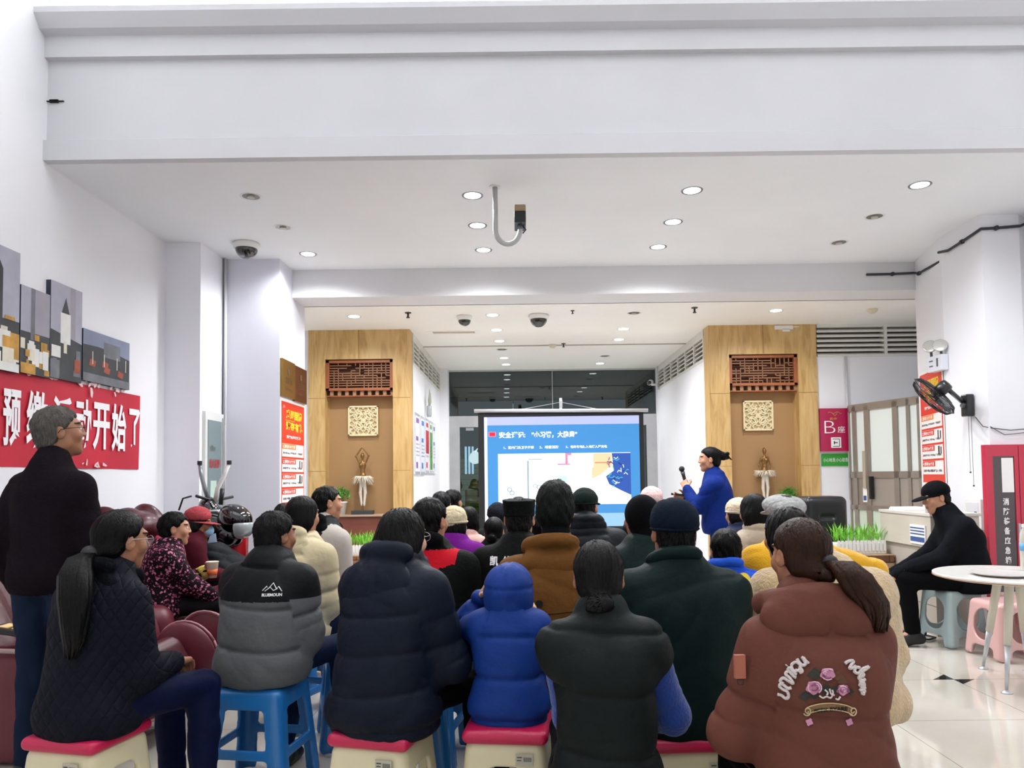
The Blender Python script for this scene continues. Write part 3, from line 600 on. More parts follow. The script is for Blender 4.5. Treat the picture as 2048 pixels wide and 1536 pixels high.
def poster(O, U, W_, H_, label):
    """O = top left corner, U = reading direction"""
    N = U.cross(Z3); r = empty('promotion_poster', O); tag(r, label, 'poster', 'red and yellow promotion posters')
    D = Vector((0, 0, 0)); q = lambda m_, a, b, c, d, l: quad(D, U, Z3, a*W_, -d*H_, c*W_, -b*H_, l, m_)
    m_ = MB(); q(m_, -.05, -.03, 1.05, 1.02, .004); m_.build('border', PW, r)
    m_ = MB(); q(m_, 0, 0, 1, 1, .006); m_.build('sheet', PR, r)
    T = lambda s, a, b, c, d, mt, bold=.03: lettering(s, U*(a*W_)+Z3*(-d*H_), U, Z3, (c-a)*W_, (d-b)*H_, mt, r, lift=.0078, bold=bold)
    T('感恩回馈', .17, .065, .88, .155, PY, .055); T('预存', .17, .175, .55, .255, PY, .05); T('有礼', .56, .175, .9, .262, PY, .05)
    m_ = MB(); q(m_, .15, .165, .55, .17, .008); m_.build('underline', PY, r)
    T('预缴物业费优惠活动', .2, .305, .82, .335, PW, .03); T('万', .04, .035, .14, .06, PP)
    y = .385
    for i, (big, sm) in enumerate((('1.预存10个月', '送大米10kg / 纯牛奶1箱 / 食用油2桶'), ('2.预存12个月', '送电饭煲1台 / 大米10kg / 食用油2桶'), ('3.预存24个月', '送微波炉1台 / 大米20kg / 食用油2桶'), ('4.预存36个月', '送电视机1台'))):
        h = .135
        if y+h > 1.0: h = 1-y-.01
        m_ = MB(); q(m_, .02, y, .96, y+h-.014, .0075); m_.build('panel', PW, r)
        m_ = MB(); q(m_, .02, y+.002, .6, y+.05, .009); m_.build('price_strip', PO if i == 0 else PR, r)
        lettering(big, U*(.05*W_)+Z3*(-(y+.044)*H_), U, Z3, .5*W_, .034*H_, PW, r, lift=.0098, bold=.03)
        if h > .1: lettering(sm, U*(.05*W_)+Z3*(-(y+.1)*H_), U, Z3, .85*W_, .024*H_, PD, r, lift=.009, bold=.03)
        if h > .1 and i in (1, 2): m_ = MB(); q(m_, .76, y+.012, .80 if i == 1 else .82, y+.085, .009); q(m_, .86, y+.02, .9, y+.08, .009); m_.build('goods_picture', PB, r)
        y += .14
    return r
poster(Vector((-2.42, 7.60, 2.155)), Y3, .80, 1.12, 'red and yellow promotion poster on the left column under the brass plaques')
pa, pb = Vector((4.06-.004, 7.1, 0)), Vector((4.28-.004, 8.0, 0)); Ud = (pa-pb).normalized(); tl = pb+(pa-pb)*.1; tl.z = 2.36
poster(tl, Ud, .74, 1.12, 'red and yellow promotion poster on the right column behind the fan')

# building sign and floor warning on the rear right wall
MAG = mat('sign_magenta', '#B0114C', .3, coat=.4); GR = mat('sign_green', '#2E9A30', .4); GOLD = mat('sign_gold', '#C98A4A', .4)
r = empty('building_sign', (3.915, 9.78, 1.63)); tag(r, 'magenta sign with a big white B beside the glass doors', 'sign')
MB().box((0, -.05, 0), (.385, -.001, .56)).build('panel', MAG, r, bevel=.003)
for s_, a, b, c, d, mt, bo in (('B', .05, .235, .19, .395, WT, -.02), ('座', .22, .24, .315, .325, WT, .0), ('紫金', .12, .405, .22, .44, GOLD, .02)):
    lettering(s_, (a, -.051, b), X3, Z3, c-a, d-b, mt, r, bold=bo)
m_ = MB(); quad(Vector((0, -.051, 0)), X3, Z3, .13, .045, .26, .18, .002, m_); m_.build('icon_plate', WT, r)
m_ = MB(); D0 = Vector((0, -.051, 0))
for q_ in ((.15, .06, .24, .068), (.15, .155, .24, .163), (.235, .06, .243, .163), (.17, .105, .215, .117), (.165, .09, .178, .132)): quad(D0, X3, Z3, *q_, .003, m_)
m_.build('icon_arrow', PB, r)
m_ = MB(); m_.tube([(.1+.02*i, -.053, .50+.012*math.sin(i*1.3)) for i in range(10)], .004, 6).tube([(.16, -.053, .49), (.19, -.053, .46), (.22, -.053, .49)], .005, 6).build('emblem', GOLD, r)
r = tag(MB().box((3.93, 9.765, 1.44), (4.30, 9.779, 1.60)).build('warning_strip', GR), 'green warning strip with white characters under the magenta sign', 'sign')
lettering('小心地滑,小心碰撞!', (3.95, 9.764, 1.49), X3, Z3, .33, .055, WT, r)

# notices on the left corridor wall and a small vase bracket
ACR = mat('acrylic_frame', '#D7DCE4', .15, coat=.5)
for i, (y0, y1, z0, z1, c1, c2, lb) in enumerate(((10.05, 10.55, 1.40, 2.24, '#E9E3EA', '#8A5FA0', 'white'), (10.62, 11.1, 1.40, 2.24, '#DCE2EC', '#4A7CC0', 'pale blue'), (11.15, 11.6, 1.42, 2.25, '#E9E3EA', '#C8283C', 'red'), (11.65, 12.05, 1.42, 2.25, '#E7EDE4', '#5E9A46', 'green'), (12.1, 12.5, 1.42, 2.25, '#E8EAF0', '#5B76B0', 'grey blue'))):
    r = empty('notice_board', (-1.42, y0, z0)); tag(r, 'narrow %s framed notice on the left corridor wall' % lb, 'notice', 'framed notices in the corridor'); W_, H_ = y1-y0, z1-z0
    MB().box((0, 0, 0), (.02, W_, H_)).build('frame', ACR, r)
    MB().box((.02, .04, .04), (.022, W_-.04, H_-.04)).build('sheet', mat('notice_paper_%d' % i, c1, .4), r)
    c_ = mat('notice_ink_%d' % i, c2, .4); m_ = MB()
    if i in (2, 3): m_.box((.022, .05, .3 if i == 2 else .06), (.0235, W_-.05, H_*.78))
    
    for nm_, bx in (('heading', ((.022, .1, H_*.84), (.0235, W_-.12, H_*.92))), ('picture', ((.022, .08, H_*.55), (.0237, W_*.6, H_*.62))), ('footer', ((.022, .08, H_*.1), (.0237, W_*.5, H_*.2)))): MB().box(*bx).build(nm_, c_, r)
    if m_.v: m_.build('colour_panel', c_, r)
    for j in range(4): lettering('物业服务公告栏', (.0225+.0015, .07, H_*(.3+.06*j)), Y3, Z3, W_-.16, .022, PD, r, lift=.001)
r = empty('wall_vase', (-1.42, 11.3, 2.27)); tag(r, 'small glass wall vase with dry leaves above the corridor notices', 'vase')
MB().lathe([(.03, 0), (.04, .04), (.038, .16), (.03, .17)], 16, M=Matrix.Translation((.06, 0, 0))).build('cup', mat('vase_glass', '#AEB4B6', .15, coat=.5), r, smooth=True)
m_ = MB()
for a, h, s in ((0, .36, .0), (.5, .3, .07), (-.6, .26, -.05), (1.1, .22, .1)): m_.tube([(.06, 0, .12), (.06+.01, s*.6, .12+h*.5), (.07, s*1.8, .12+h*.85)], [.008, .022, .003], 6)
m_.build('leaves', mat('dry_leaves', '#A5AA98', .6), r, smooth=True)

# ------------------------------------------------------------------ projection screen
SY = 10.0
r = empty('projection_screen', (.56, SY, 0)); tag(r, 'white projection screen showing a blue slide, standing before the glass doors', 'projection screen')
SW = mat('screen_fabric_black', '#101114', .7); SG = mat('screen_grey_metal', '#C9CBD0', .35, metal=.5)
MB().tube([(-1.16, -.02, 2.235), (1.16, -.02, 2.215)], .024, 14).build('roller_bar', SG, r, smooth=True)
MB().box((-1.11, 0, .60), (1.10, .012, 2.21)).build('black_border', SW, r)
MB().box((-1.12, -.01, .56), (1.11, .02, .60)).build('bottom_bar', SG, r)
MB().tube([(0, .05, .1), (0, .05, 2.4)], .018, 10).build('mast', SG, r, smooth=True)
MB().box((-.02, -.03, 2.27), (.02, .03, 2.36)).build('mast_head', SG, r, bevel=.005)
MB().tube([(-.58, -.02, 2.24), (0, 0, 2.34), (.58, -.02, 2.22)], .003, 6).build('hanger_cord', SG, r)
for i in range(3):
    a = math.radians(90+120*i); MB().tube([(0, .05, .42), (.55*math.cos(a), .05+.45*math.sin(a), .015)], .011, 8).build('leg', SG, r, smooth=True)
U0, S0 = X3, Vector((-1.03, -.003, .68))            # slide: projected light on the cloth, 2.07 x 1.47
def lit(name, h, e=1.0):
    m = mat(name, h, .8, emit=e); b_ = m.node_tree.nodes['Principled BSDF'].inputs; c_ = rgb(h); b_['Base Color'].default_value = tuple(x*.3 for x in c_[:3])+(1,); b_['Specular IOR Level'].default_value = .1; return m
SB = lit('slide_blue', '#4C92D2', .7); SWH = lit('slide_white', '#FFFFFF', .85); SLV = lit('slide_lavender', '#B9C0F0', .7); SPB = lit('slide_pale_blue', '#98C4F0', .7)
sw, sh = 2.07, 1.47
slide = MB(); quad(S0, U0, Z3, 0, 0, sw, sh, .003, slide); so = slide.build('slide', SPB, r)
def sq(nm, a, b, c, d, m_, l): mm_ = MB(); quad(S0, U0, Z3, a*sw, (1-d)*sh, c*sw, (1-b)*sh, l, mm_); return mm_.build(nm, m_, so)
sq('top_band', .0, 0, 1, .075, SLV, .0045)
sq('blue_field', .02, .075, 1, .88, SB, .0045)
sq('left_margin', 0, .0, .02, 1, lit('slide_margin', '#DDE8FF', .8), .0047)
sq('red_flag', .034, .14, .07, .172, lit('slide_red', '#E0364A', .7), .006)
sq('flag_frame', .028, .135, .076, .178, lit('slide_rose', '#F08C9A', .7), .0055)
TW = lit('slide_text', '#FFFFFF', .9)
def st(s, a, b, c, d, bold=.03, m_=TW): lettering(s, S0+U0*(a*sw)+Z3*((1-d)*sh), U0, Z3, (c-a)*sw, (d-b)*sh, m_, so, lift=.007, bold=bold)
st('安全谨记:', .095, .135, .265, .195); st('“小习惯，大隐患”', .305, .135, .60, .195)
st('1、室内门及卫子开锁', .125, .265, .32, .292, .02); st('2、堵塞消防', .355, .265, .48, .292, .02); st('3、电动车电瓶入电梯入屋充电', .525, .265, .79, .292, .02)
sq('photo', .087, .335, .94, .80, SWH, .006)
sq('photo_tint', .087, .335, .275, .78, lit('slide_cyan_tint', '#DDF2FB', .8), .0066)
L1 = lit('slide_line', '#6C9AAE', .6)
sq('door_edge', .276, .40, .283, .78, L1, .0075); sq('door_edge', .283, .385, .37, .39, L1, .0075)
PK = lit('slide_pink', '#D98AB0', .7); sq('pink_mark', .52, .335, .535, .43, PK, .0075); sq('pink_mark', .47, .43, .55, .442, PK, .0075); sq('pink_mark', .535, .335, .56, .355, PK, .0075)
sq('orange_hand', .70, .34, .82, .47, lit('slide_orange', '#FFC9A0', .8), .0075); sq('orange_line', .71, .42, .82, .43, lit('slide_orange_text', '#F28C74', .7), .0085)
mm_ = MB(); mm_.add([S0+U0*(a*sw)+Z3*((1-b)*sh)-Vector((0, .0075, 0)) for a, b in ((.69, .47), (.8, .47), (.75, .53), (.69, .57))], [(0, 1, 2, 3)]); mm_.build('orange_wrist', MATS['slide_orange'], so)
cyb = [lit('slide_b1', '#3E62B8', .6), lit('slide_b2', '#53BCD8', .7), lit('slide_b3', '#2E3F80', .5), lit('slide_b4', '#E8F8FF', .8)]
q_ = random.Random(8)
mm_ = MB(); mm_.add([S0+U0*(a*sw)+Z3*((1-b)*sh)-Vector((0, .0076, 0)) for a, b in ((.82, .34), (.94, .34), (.94, .72), (.88, .68), (.80, .62), (.78, .55), (.83, .5))], [(0, 1, 2, 3, 4, 5, 6)]); mm_.build('garment', cyb[0], so)
for i in range(26):
    a = .80+.12*q_.random(); b_ = .35+.3*q_.random(); ln = .02+.035*q_.random(); t = q_.random()*3
    mm_ = MB(); mm_.tube([S0+U0*((a+ln*math.cos(t)*k_)*sw)+Z3*((1-b_-ln*math.sin(t)*k_+.008*math.sin(k_*6+i))*sh)-Vector((0, .0078, 0)) for k_ in (-.5, -.25, 0, .25, .5)], .0055, 5); mm_.build('garment_stripe', cyb[1+i % 3], so)
sq('cyan_blob', .47, .54, .53, .60, lit('slide_c1', '#BFE8F2', .8), .0075)
for a, b_ in ((.31, .61), (.335, .62), (.145, .64), (.16, .67)): st('○', a, b_, a+.03, b_+.04, .0, L1)

# ------------------------------------------------------------------ dancers, pots, hedge planters in front of the niches
BZ = mat('bronze', '#8C6A3E', .35, metal=.7); TUT = mat('tutu_fibre', '#E4D8C6', .8, bump=.6, bscale=90); LEGW = mat('plaster_white', '#D8CFC2', .5)
def dancer(x, label, up):
    r = empty('dancer_statue', (x, 9.85, .885)); tag(r, label, 'statue', 'dancer statues in the niches')
    MB().box((-.14, -.06, 0), (.14, .08, .05)).build('plinth', mat('statue_plinth', '#3A3D3E', .5), r, bevel=.004)
    MB().tube([(0, 0, .05), (0, 0, .14)], .012, 8).build('rod', BZ, r)
    P = [cap((-.012, 0, .12), (-.03, .0, .28), .014, .020), cap((.02, 0, .12), (.035, 0, .28), .014, .020), cap((-.03, 0, .28), (-.015, 0, .46), .02, .026), cap((.035, 0, .28), (.02, 0, .46), .02, .026)]
    sdf_obj('legs', P, .006, LEGW, r, k=.01)
    T = [ell((0, 0, .50), (.045, .035, .05)), ell((0, 0, .56), (.03, .025, .05)), ell((0, 0, .64), (.045, .03, .06)), cap((0, 0, .68), (0, 0, .73), .013), ell((0, 0, .765), (.026, .03, .036)), ell((0, .02, .795), (.014, .014, .014)), ell((-.02, -.028, .645), (.017, .014, .017)), ell((.02, -.028, .645), (.017, .014, .017))]
    if up: T += [cap((-.045, 0, .68), (-.085, -.01, .76), .012, .010), cap((-.085, -.01, .76), (-.01, 0, .87), .010, .008), cap((.045, 0, .68), (.085, -.01, .77), .012, .010), cap((.085, -.01, .77), (.01, 0, .86), .010, .008)]
    else: T += [cap((-.045, 0, .68), (-.075, .01, .58), .012, .010), cap((-.075, .01, .58), (-.05, -.02, .48), .010, .008), cap((.045, 0, .68), (.075, .01, .58), .012, .010), cap((.075, .01, .58), (.05, -.02, .48), .010, .008)]
    sdf_obj('torso', T, .005, BZ, r, k=.012)
    m_ = MB(); q = random.Random(5 if up else 6)
    for i in range(150):
        a = q.random()*6.28; l = .07+.05*q.random(); dz = (.02 if not up else -.02)-q.random()*.09; m_.tube([(.03*math.cos(a), .03*math.sin(a), .49), (.03*math.cos(a)+l*.6*math.cos(a), .03*math.sin(a)+l*.5*math.sin(a), .50+dz*.2), ((.03+l)*math.cos(a), (.03+l*.8)*math.sin(a), .49+dz)], [.010, .007, .002], 5)
    m_.build('tutu', TUT, r, smooth=True)
dancer(-2.065, 'small dancer statue with both arms raised on the left ledge', True)
dancer(3.215, 'small dancer statue with lowered arms on the right ledge', False)
LEAF = mat('leaf_green', '#4E9A3A', .45, var=.35, vscale=40); LEAF2 = mat('grass_green', '#7CC43C', .5, var=.3, vscale=60)
def bush(n, rx, ry, h, seed, wl=.02, ln=.07, flat=False):
    m_ = MB(); q = random.Random(seed)
    for i in range(n):
        a = q.random()*6.28; rr = math.sqrt(q.random()); x, y = rx*rr*math.cos(a), ry*rr*math.sin(a); z = h*(.25+.75*q.random())*(1-.5*rr*rr)
        if flat: x, y = rx*(2*q.random()-1), ry*(2*q.random()-1); z = h*q.random()*.5
        t = q.random()*6.28; e = .3+q.random()*.9 if not flat else 1.1+q.random()*.4; d = Vector((math.cos(t)*math.cos(e), math.sin(t)*math.cos(e), math.sin(e))); s_ = d.cross(Z3).normalized(); l = ln*(.6+.8*q.random()); p = Vector((x, y, z)); nn = s_.cross(d)
        m_.add([p, p+d*l*.5+s_*wl, p+d*l-nn*.15*l, p+d*l*.5-s_*wl], ((0, 1, 2, 3),))
    return m_
def pot(x, y, z, label, R=.06):
    r = empty('potted_plant', (x, y, z)); tag(r, label, 'potted plant')
    MB().lathe([(R*.7, 0), (R, R*1.7), (R*1.08, R*1.72), (R*1.08, R*1.9), (R*.9, R*1.9)], 4 if False else 20).build('pot', PLAST, r, smooth=True)
    b_ = bush(150, R*1.5, R*1.4, R*2.2, 3, .014, .06).build('foliage', LEAF, r); b_.location = (0, 0, R*1.8)
pot(-2.35, 9.80, .885, 'small green plant in a white pot on the left ledge', .09)
pot(3.5, 9.80, .885, 'green plant on the right ledge beside the dancer with lowered arms', .07)
def hedge(x0, x1, y, z, label):
    r = empty('grass_planter', ((x0+x1)/2, y, z)); tag(r, label, 'planter'); h = (x1-x0)/2
    MB().box((-h, -.09, 0), (h, .09, .10)).build('trough', PLAST, r, bevel=.004)
    m_ = MB()
    for i in range(int(h*2/.035)): x = -h+.01+i*.035; m_.prism([(x, -.1), (x+.022, -.1), (x+.022, -.094), (x, -.094)], .03, .125)
    m_.build('picket_edge', PLAST, r)
    b_ = bush(int(900*h), h*.97, .08, .12, int(x0*10) % 7, .006, .13, True).build('grass', LEAF2, r); b_.location = (0, 0, .09)
    return r
BRN = mat('slat_wood', '#6E4A30', .5, var=.2, vscale=5); BRNL = mat('slat_wood_light', '#A98E72', .5, var=.15, vscale=5)
# low wooden boxes that carry the artificial grass
def crate(x0, x1, y0, y1, z1, label, seed):
    r = empty('wooden_planter_box', ((x0+x1)/2, (y0+y1)/2, 0)); tag(r, label, 'planter box'); hx, hy = (x1-x0)/2, (y1-y0)/2
    MB().box((-hx, -hy, .0), (hx, hy, z1-.02)).build('body', mat('crate_core', '#3E2A1C', .6), r)
    q = random.Random(seed); rows = 9; g = [MB(), MB()]
    for i in range(rows):
        za = z1*i/rows; x = -hx
        while x < hx-.01:
            l = .12+.2*q.random(); xb = min(hx, x+l); d = .012+.022*q.random(); g[q.randrange(2)].box((x, -hy-d, za+.004), (xb-.004, -hy, za+z1/rows-.004)); x = xb
        y = -hy
        while y < hy-.01:
            l = .12+.2*q.random(); yb = min(hy, y+l); d = .012+.02*q.random(); g[q.randrange(2)].box((hx, y, za+.004), (hx+d, yb-.004, za+z1/rows-.004)); g[1].box((-hx-d, y, za+.004), (-hx, yb-.004, za+z1/rows-.004)); y = yb
    g[0].build('slat_cladding', BRN, r); g[1].build('slat_cladding', BRNL if seed == 1 else mat('slat_wood_mid', '#8A5F3E', .5, var=.2), r)
    MB().box((-hx-.01, -hy-.01, z1-.02), (hx+.01, hy+.01, z1)).build('rim', BRNL, r)
crate(2.75, 3.38, 6.85, 7.2, .60, 'slatted wooden planter box at the end of the reception counter', 1)
hedge(2.90, 3.36, 7.02, .601, 'artificial grass trough on the slatted box beside the counter')
crate(-2.35, -1.45, 9.1, 9.45, .42, 'slatted wooden planter box below the left niche', 2)
hedge(-2.3, -1.5, 9.28, .421, 'artificial grass trough below the left niche')

# ------------------------------------------------------------------ glass doors beside the sign
ST2 = mat('door_metal', '#9C938A', .35, metal=.5, var=.06); PG = mat('door_glass_pale', '#DFE9E6', .08, spec=.7, coat=.3); MESHP = mat('door_panel_mesh', '#A39A90', .5, metal=.3, bump=.3, bscale=120)
A_, B_ = Vector((4.30, 9.70, 0)), Vector((4.66, 8.44, 0)); Up = (B_-A_).normalized(); Np = Up.cross(Z3)
if Np.x > 0: Np = -Np
def onpl(px, py=900):
    d = ray(px, py); c = Vector((0, 0, CAMH)); n = Vector((Np.x, Np.y, 0)); t = (A_-c).dot(n)/d.dot(n); p = c+d*t; return (Vector((p.x, p.y, 0))-A_).dot(Up), p.z
r = empty('glass_partition', A_); tag(r, 'metal framed glass doors standing ajar beside the magenta sign', 'glass door'); D0 = Vector((0, 0, 0)); L_ = (B_-A_).length
panes = [(1698, 1712), (1719, 1736), (1746, 1793), (1803, 1821), (1827, 1843)]; us = [(max(.01, onpl(a)[0]), onpl(b)[0]) for a, b in panes]
def slab(nm, u0, u1, z0, z1, m_, th=.05, off=0):
    P = [Up*u+Z3*z+Np*(off+k_) for k_ in (0, th) for u, z in ((u0, z0), (u1, z0), (u1, z1), (u0, z1))]
    return MB().add(P, ((0, 1, 2, 3), (7, 6, 5, 4), (0, 4, 5, 1), (1, 5, 6, 2), (2, 6, 7, 3), (3, 7, 4, 0))).build(nm, m_, r)
slab('top_rail', 0, L_, 2.13, 2.22, ST2); slab('mid_rail', 0, L_, 1.28, 1.36, ST2); slab('lower_rail', 0, L_, .88, .94, ST2); slab('bottom_rail', 0, L_, 0, .25, ST2)
e = [0]+[x for p in us for x in p]+[L_]
for i in range(0, len(e), 2): slab('stile', e[i], max(e[i]+.02, e[i+1]), 0, 2.2, ST2)
for i, (a, b) in enumerate(us):
    slab('pane', a, b, 1.36, 2.13, PG, .01, .02); slab('kick_panel', a, b, .94, 1.28, MESHP if i > 1 else ST2, .02, .015); slab('pane', a, b, .25, .88, mat('pane_green', '#C9D8C6', .1), .01, .02)
u_, z_ = onpl(1740, 930)
slab('lock', u_-.04, u_+.01, 1.15, 1.62, mat('lock_plate', '#C9C2B4', .3, metal=.5), .03, .05)
slab('notice', u_-.07, u_+.0, .98, 1.16, PW, .004, .055); slab('notice_stripe', u_-.06, u_-.01, 1.0, 1.06, mat('notice_blue', '#3C5490', .5), .004, .058)
slab('handle', onpl(1750)[0]-.01, onpl(1750)[0]+.02, 1.02, 1.3, PB, .05, .05)

# ------------------------------------------------------------------ reception counter
CW = mat('counter_laminate', '#B7AEA2', .45, bump=.08, bscale=(60, 4, 60), var=.08, vscale=3); CT = mat('counter_top', '#CFC9C0', .35)
r = empty('reception_counter', (3.62, 6.62, 0)); tag(r, 'grey wood reception counter behind the seated man in black', 'counter')
MB().box((-.22, -.42, 0), (.15, .42, .72)).build('lower_body', CW, r)
MB().box((-.25, -.43, .72), (.15, .43, .98)).build('upper_fascia', mat('counter_fascia', '#C9C0B2', .45, var=.06, vscale=3), r)
MB().box((-.26, -.44, .98), (.17, .44, 1.005)).build('top', CT, r, bevel=.003)
for z_ in (.24, .48): MB().box((-.2215, -.42, z_), (-.22, .42, z_+.004)).build('groove', PD, r)
MB().box((-.262, -.36, .74), (-.251, -.12, .90)).build('notice', PW, r); o_ = MB().box((-.265, -.35, .76), (-.262, -.13, .80)).build('notice_text', MATS['notice_blue'], r)
for i in range(3): MB().box((-.265, -.35, .82+i*.025), (-.262, -.13, .83+i*.025)).build('notice_text', MATS['notice_blue'], r)
tag(MB().box((3.42, 6.70, 1.006), (3.66, 6.98, 1.022)).box((3.44, 6.72, 1.022), (3.68, 7.0, 1.03)).build('paper_stack', PW), 'stack of papers at the far end of the counter', 'papers')
r = empty('steel_cup', (3.43, 6.3, 1.006)); tag(r, 'small steel cup on the counter in front of the seated man', 'cup'); MB().lathe([(.035, 0), (.038, .08), (.034, .08), (.032, .01)], 20).build('body', SG, r, smooth=True); MB().tube([(.037, 0, .065), (.06, 0, .06), (.06, 0, .025), (.037, 0, .02)], .004, 6).build('handle', SG, r)
tag(MB().tube([(3.0, 6.3, .012), (3.1, 6.12, .012), (3.25, 6.05, .012), (3.34, 6.12, .012), (3.28, 6.3, .012), (3.15, 6.22, .012)], .008, 6).build('power_cable', CB, smooth=True), 'loose black cable on the floor behind the seated man', 'cable')

# PA loudspeaker on a stand
p = atY(1640, 992, 7.35)
r = empty('loudspeaker', (p.x, 7.35, 0)); tag(r, 'big black moulded loudspeaker behind the listeners at the right', 'loudspeaker')
BKP = mat('black_moulded_plastic', '#17171A', .35, bump=.05, bscale=80)
sdf_obj('cabinet', [(rbx((0, 0, .80), (.205, .17, .325), .06, taper=.0), .01)], .012, BKP, r, subs=[(rbx((.0, -.18, .93), (.07, .03, .02), .01), .01)])
MB().box((-.17, .165, .52), (.17, .178, 1.08)).build('grille', mat('speaker_grille', '#26262A', .5, metal=.4), r)
MB().tube([(0, 0, .48), (0, 0, .25)], .02).build('pole', BKP, r)
for i in range(3): a = 2.1*i+.5; MB().tube([(0, 0, .4), (.3*math.cos(a), .3*math.sin(a), .012)], .012, 8).build('leg', BKP, r)

# ------------------------------------------------------------------ fire cabinet, wall box, emergency light, fan
CR = mat('cabinet_red', '#C22743', .3, coat=.4); CG = mat('cabinet_dark_glass', '#3A2A2C', .06, spec=.8, coat=.6)
x0 = 3.995; r = empty('fire_equipment_cabinet', (x0, 6.43, 0)); tag(r, 'tall red fire equipment cabinet by the right column', 'fire cabinet')
MB().box((0, .02, 0), (.56, .065, 1.575)).build('carcass', CR, r, bevel=.003)
for i in (0, 1):
    a = i*.28; d = MB().box((a+.003, 0, .02), (a+.277, .02, .10)).box((a+.003, 0, 1.475), (a+.277, .02, 1.56)).box((a+.003, 0, .1), (a+.058, .02, 1.475)).box((a+.243, 0, .1), (a+.277, .02, 1.475)).build('door', CR, r)
    MB().box((a+.058, .008, .1), (a+.243, .016, 1.475)).build('glass', CG, d)
    MB().box((a+(.25 if i == 0 else .02), -.02, .75), (a+(.262 if i == 0 else .032), .0, .9)).build('handle', SG, d)
    if i == 0:
        for j, ch in enumerate('消防装备应急箱'): lettering(ch, (a+.135, .007, 1.055-j*.083), X3, Z3, .052, .062, WT, d, bold=.03)
        MB().box((a+.135, .004, 1.165), (a+.235, .0075, 1.46)).build('paper_notice', PW, d)
r = empty('wall_switch_box', (4.0, 6.75, 1.02)); P_ = atX(1958, 1027, 4.07); r.location = (4.069, P_.y-.11, P_.z-.14); tag(r, 'white electrical box on the right column beside the red cabinet', 'electrical box')
MB().box((-.05, 0, 0), (-.005, .24, .27)).build('box', PLAST, r, bevel=.004); MB().box((-.055, .03, .03), (-.05, .21, .24)).build('lid', mat('lid_white', '#DCDCE0', .4), r, bevel=.002); MB().box((-.062, .05, .12), (-.055, .075, .16)).build('catch', PD, r)
r = empty('emergency_light', (4.07, 7.0, 2.45)); P_ = atX(1882, 728, 4.05); r.location = (4.058, P_.y, P_.z); tag(r, 'emergency light box with two round lamps on the right column', 'emergency light')
MB().box((-.07, -.11, -.07), (-.0, .12, .08)).build('box', mat('light_box_white', '#D9DCE4', .4), r, bevel=.004)
for y_, z_ in ((-.07, .16), (.10, .18)):
    MB().lathe([(.015, -.03), (.06, .0), (.065, .02), (.055, .022)], 20, M=Matrix.Translation((-.05, y_, z_)) @ Matrix.Rotation(math.radians(65), 4, 'X') @ Matrix.Rotation(-.5, 4, 'Y')).build('lamp', mat('lamp_chrome', '#CFCFC8', .15, metal=.6), r, smooth=True)
    MB().tube([(-.04, y_, .07), (-.045, y_, z_-.02)], .012, 8).build('lamp_arm', PD, r)
MB().box((-.073, -.06, -.03), (-.07, -.035, .05)).box((-.073, .03, .03), (-.07, .09, .04)).box((-.073, .03, -.02), (-.07, .09, -.01)).build('indicator', PD, r)
# fan: motor, cage, blades, bracket, cords
FB = mat('fan_black', '#16161A', .3, coat=.3); FBL = mat('fan_blade', '#2B2B30', .25, coat=.5)
fr = empty('wall_fan', (4.065, 6.72, 2.0)); tag(fr, 'black wall fan tilted down on the right column', 'fan')
C_ = atY(1868, 792, 6.6)-Vector((4.065, 6.72, 2.0)); Nf = Vector((-.54, .50, -.64)).normalized(); q = Nf.to_track_quat('Z', 'Y').to_matrix().to_4x4(); M = Matrix.Translation(C_) @ q
cage = MB(); R_ = .215
for i in range(84):
    a = 2*math.pi*i/84; c, s = math.cos(a), math.sin(a)
    cage.tube([M @ Vector((c*rr, s*rr, z)) for rr, z in ((.04, .075), (.12, .07), (.19, .045), (R_, .0), (.19, -.035), (.1, -.055), (.04, -.06))], .0018, 4, caps=False)
for rr, z, t in ((R_, 0, .006), (.15, .062, .002), (.04, .075, .004), (.15, -.048, .002)):
    cage.tube([M @ Vector((rr*math.cos(2*math.pi*i/48), rr*math.sin(2*math.pi*i/48), z)) for i in range(49)], t, 6, caps=False)
cage.lathe([(.0001, .078), (.045, .076), (.045, .07)], 24, M=M).build('cage', FB, fr, smooth=True)
for k_ in range(3):
    vs = []; 
    for i in range(9):
        for j in range(7):
            rr = .03+.16*i/8; a = 2*math.pi*k_/3+(-.5+j/6)*(1.85 if i > 1 else 1.2); vs.append(M @ Vector((rr*math.cos(a), rr*math.sin(a), .02*(j/6-.5)*2)))
    mesh_obj('blade', vs, [(i*7+j, i*7+j+1, (i+1)*7+j+1, (i+1)*7+j) for i in range(8) for j in range(6)], FBL, fr, smooth=True)
MB().lathe([(.01, -.0), (.03, -.01), (.055, -.055), (.058, -.13), (.045, -.155), (.01, -.16)], 24, M=M).build('motor', FB, fr, smooth=True)
hb = M @ Vector((0, 0, -.10)); MB().tube([hb, (hb.x+.06, hb.y, hb.z-.03), (-.09, 0, -.02), (-.04, 0, 0)], [.022, .02, .02, .024], 10).build('arm', FB, fr, smooth=True)
MB().box((-.07, -.05, -.16), (0, .05, .04)).build('bracket', FB, fr, bevel=.012); MB().lathe([(.02, 0), (.022, .02), (.01, .03)], 16, M=Matrix.Translation((-.07, -.0, -.06)) @ Matrix.Rotation(-math.pi/2, 4, 'Y')).build('dial', RIMD, fr)
for x_, l_ in ((-.05, .50), (-.025, .62)): MB().tube([(x_, -.03, -.15), (x_, -.03, -.15-l_)], .002, 5).ball((x_, -.03, -.16-l_), .009, 5).build('pull_cord', PD, fr)
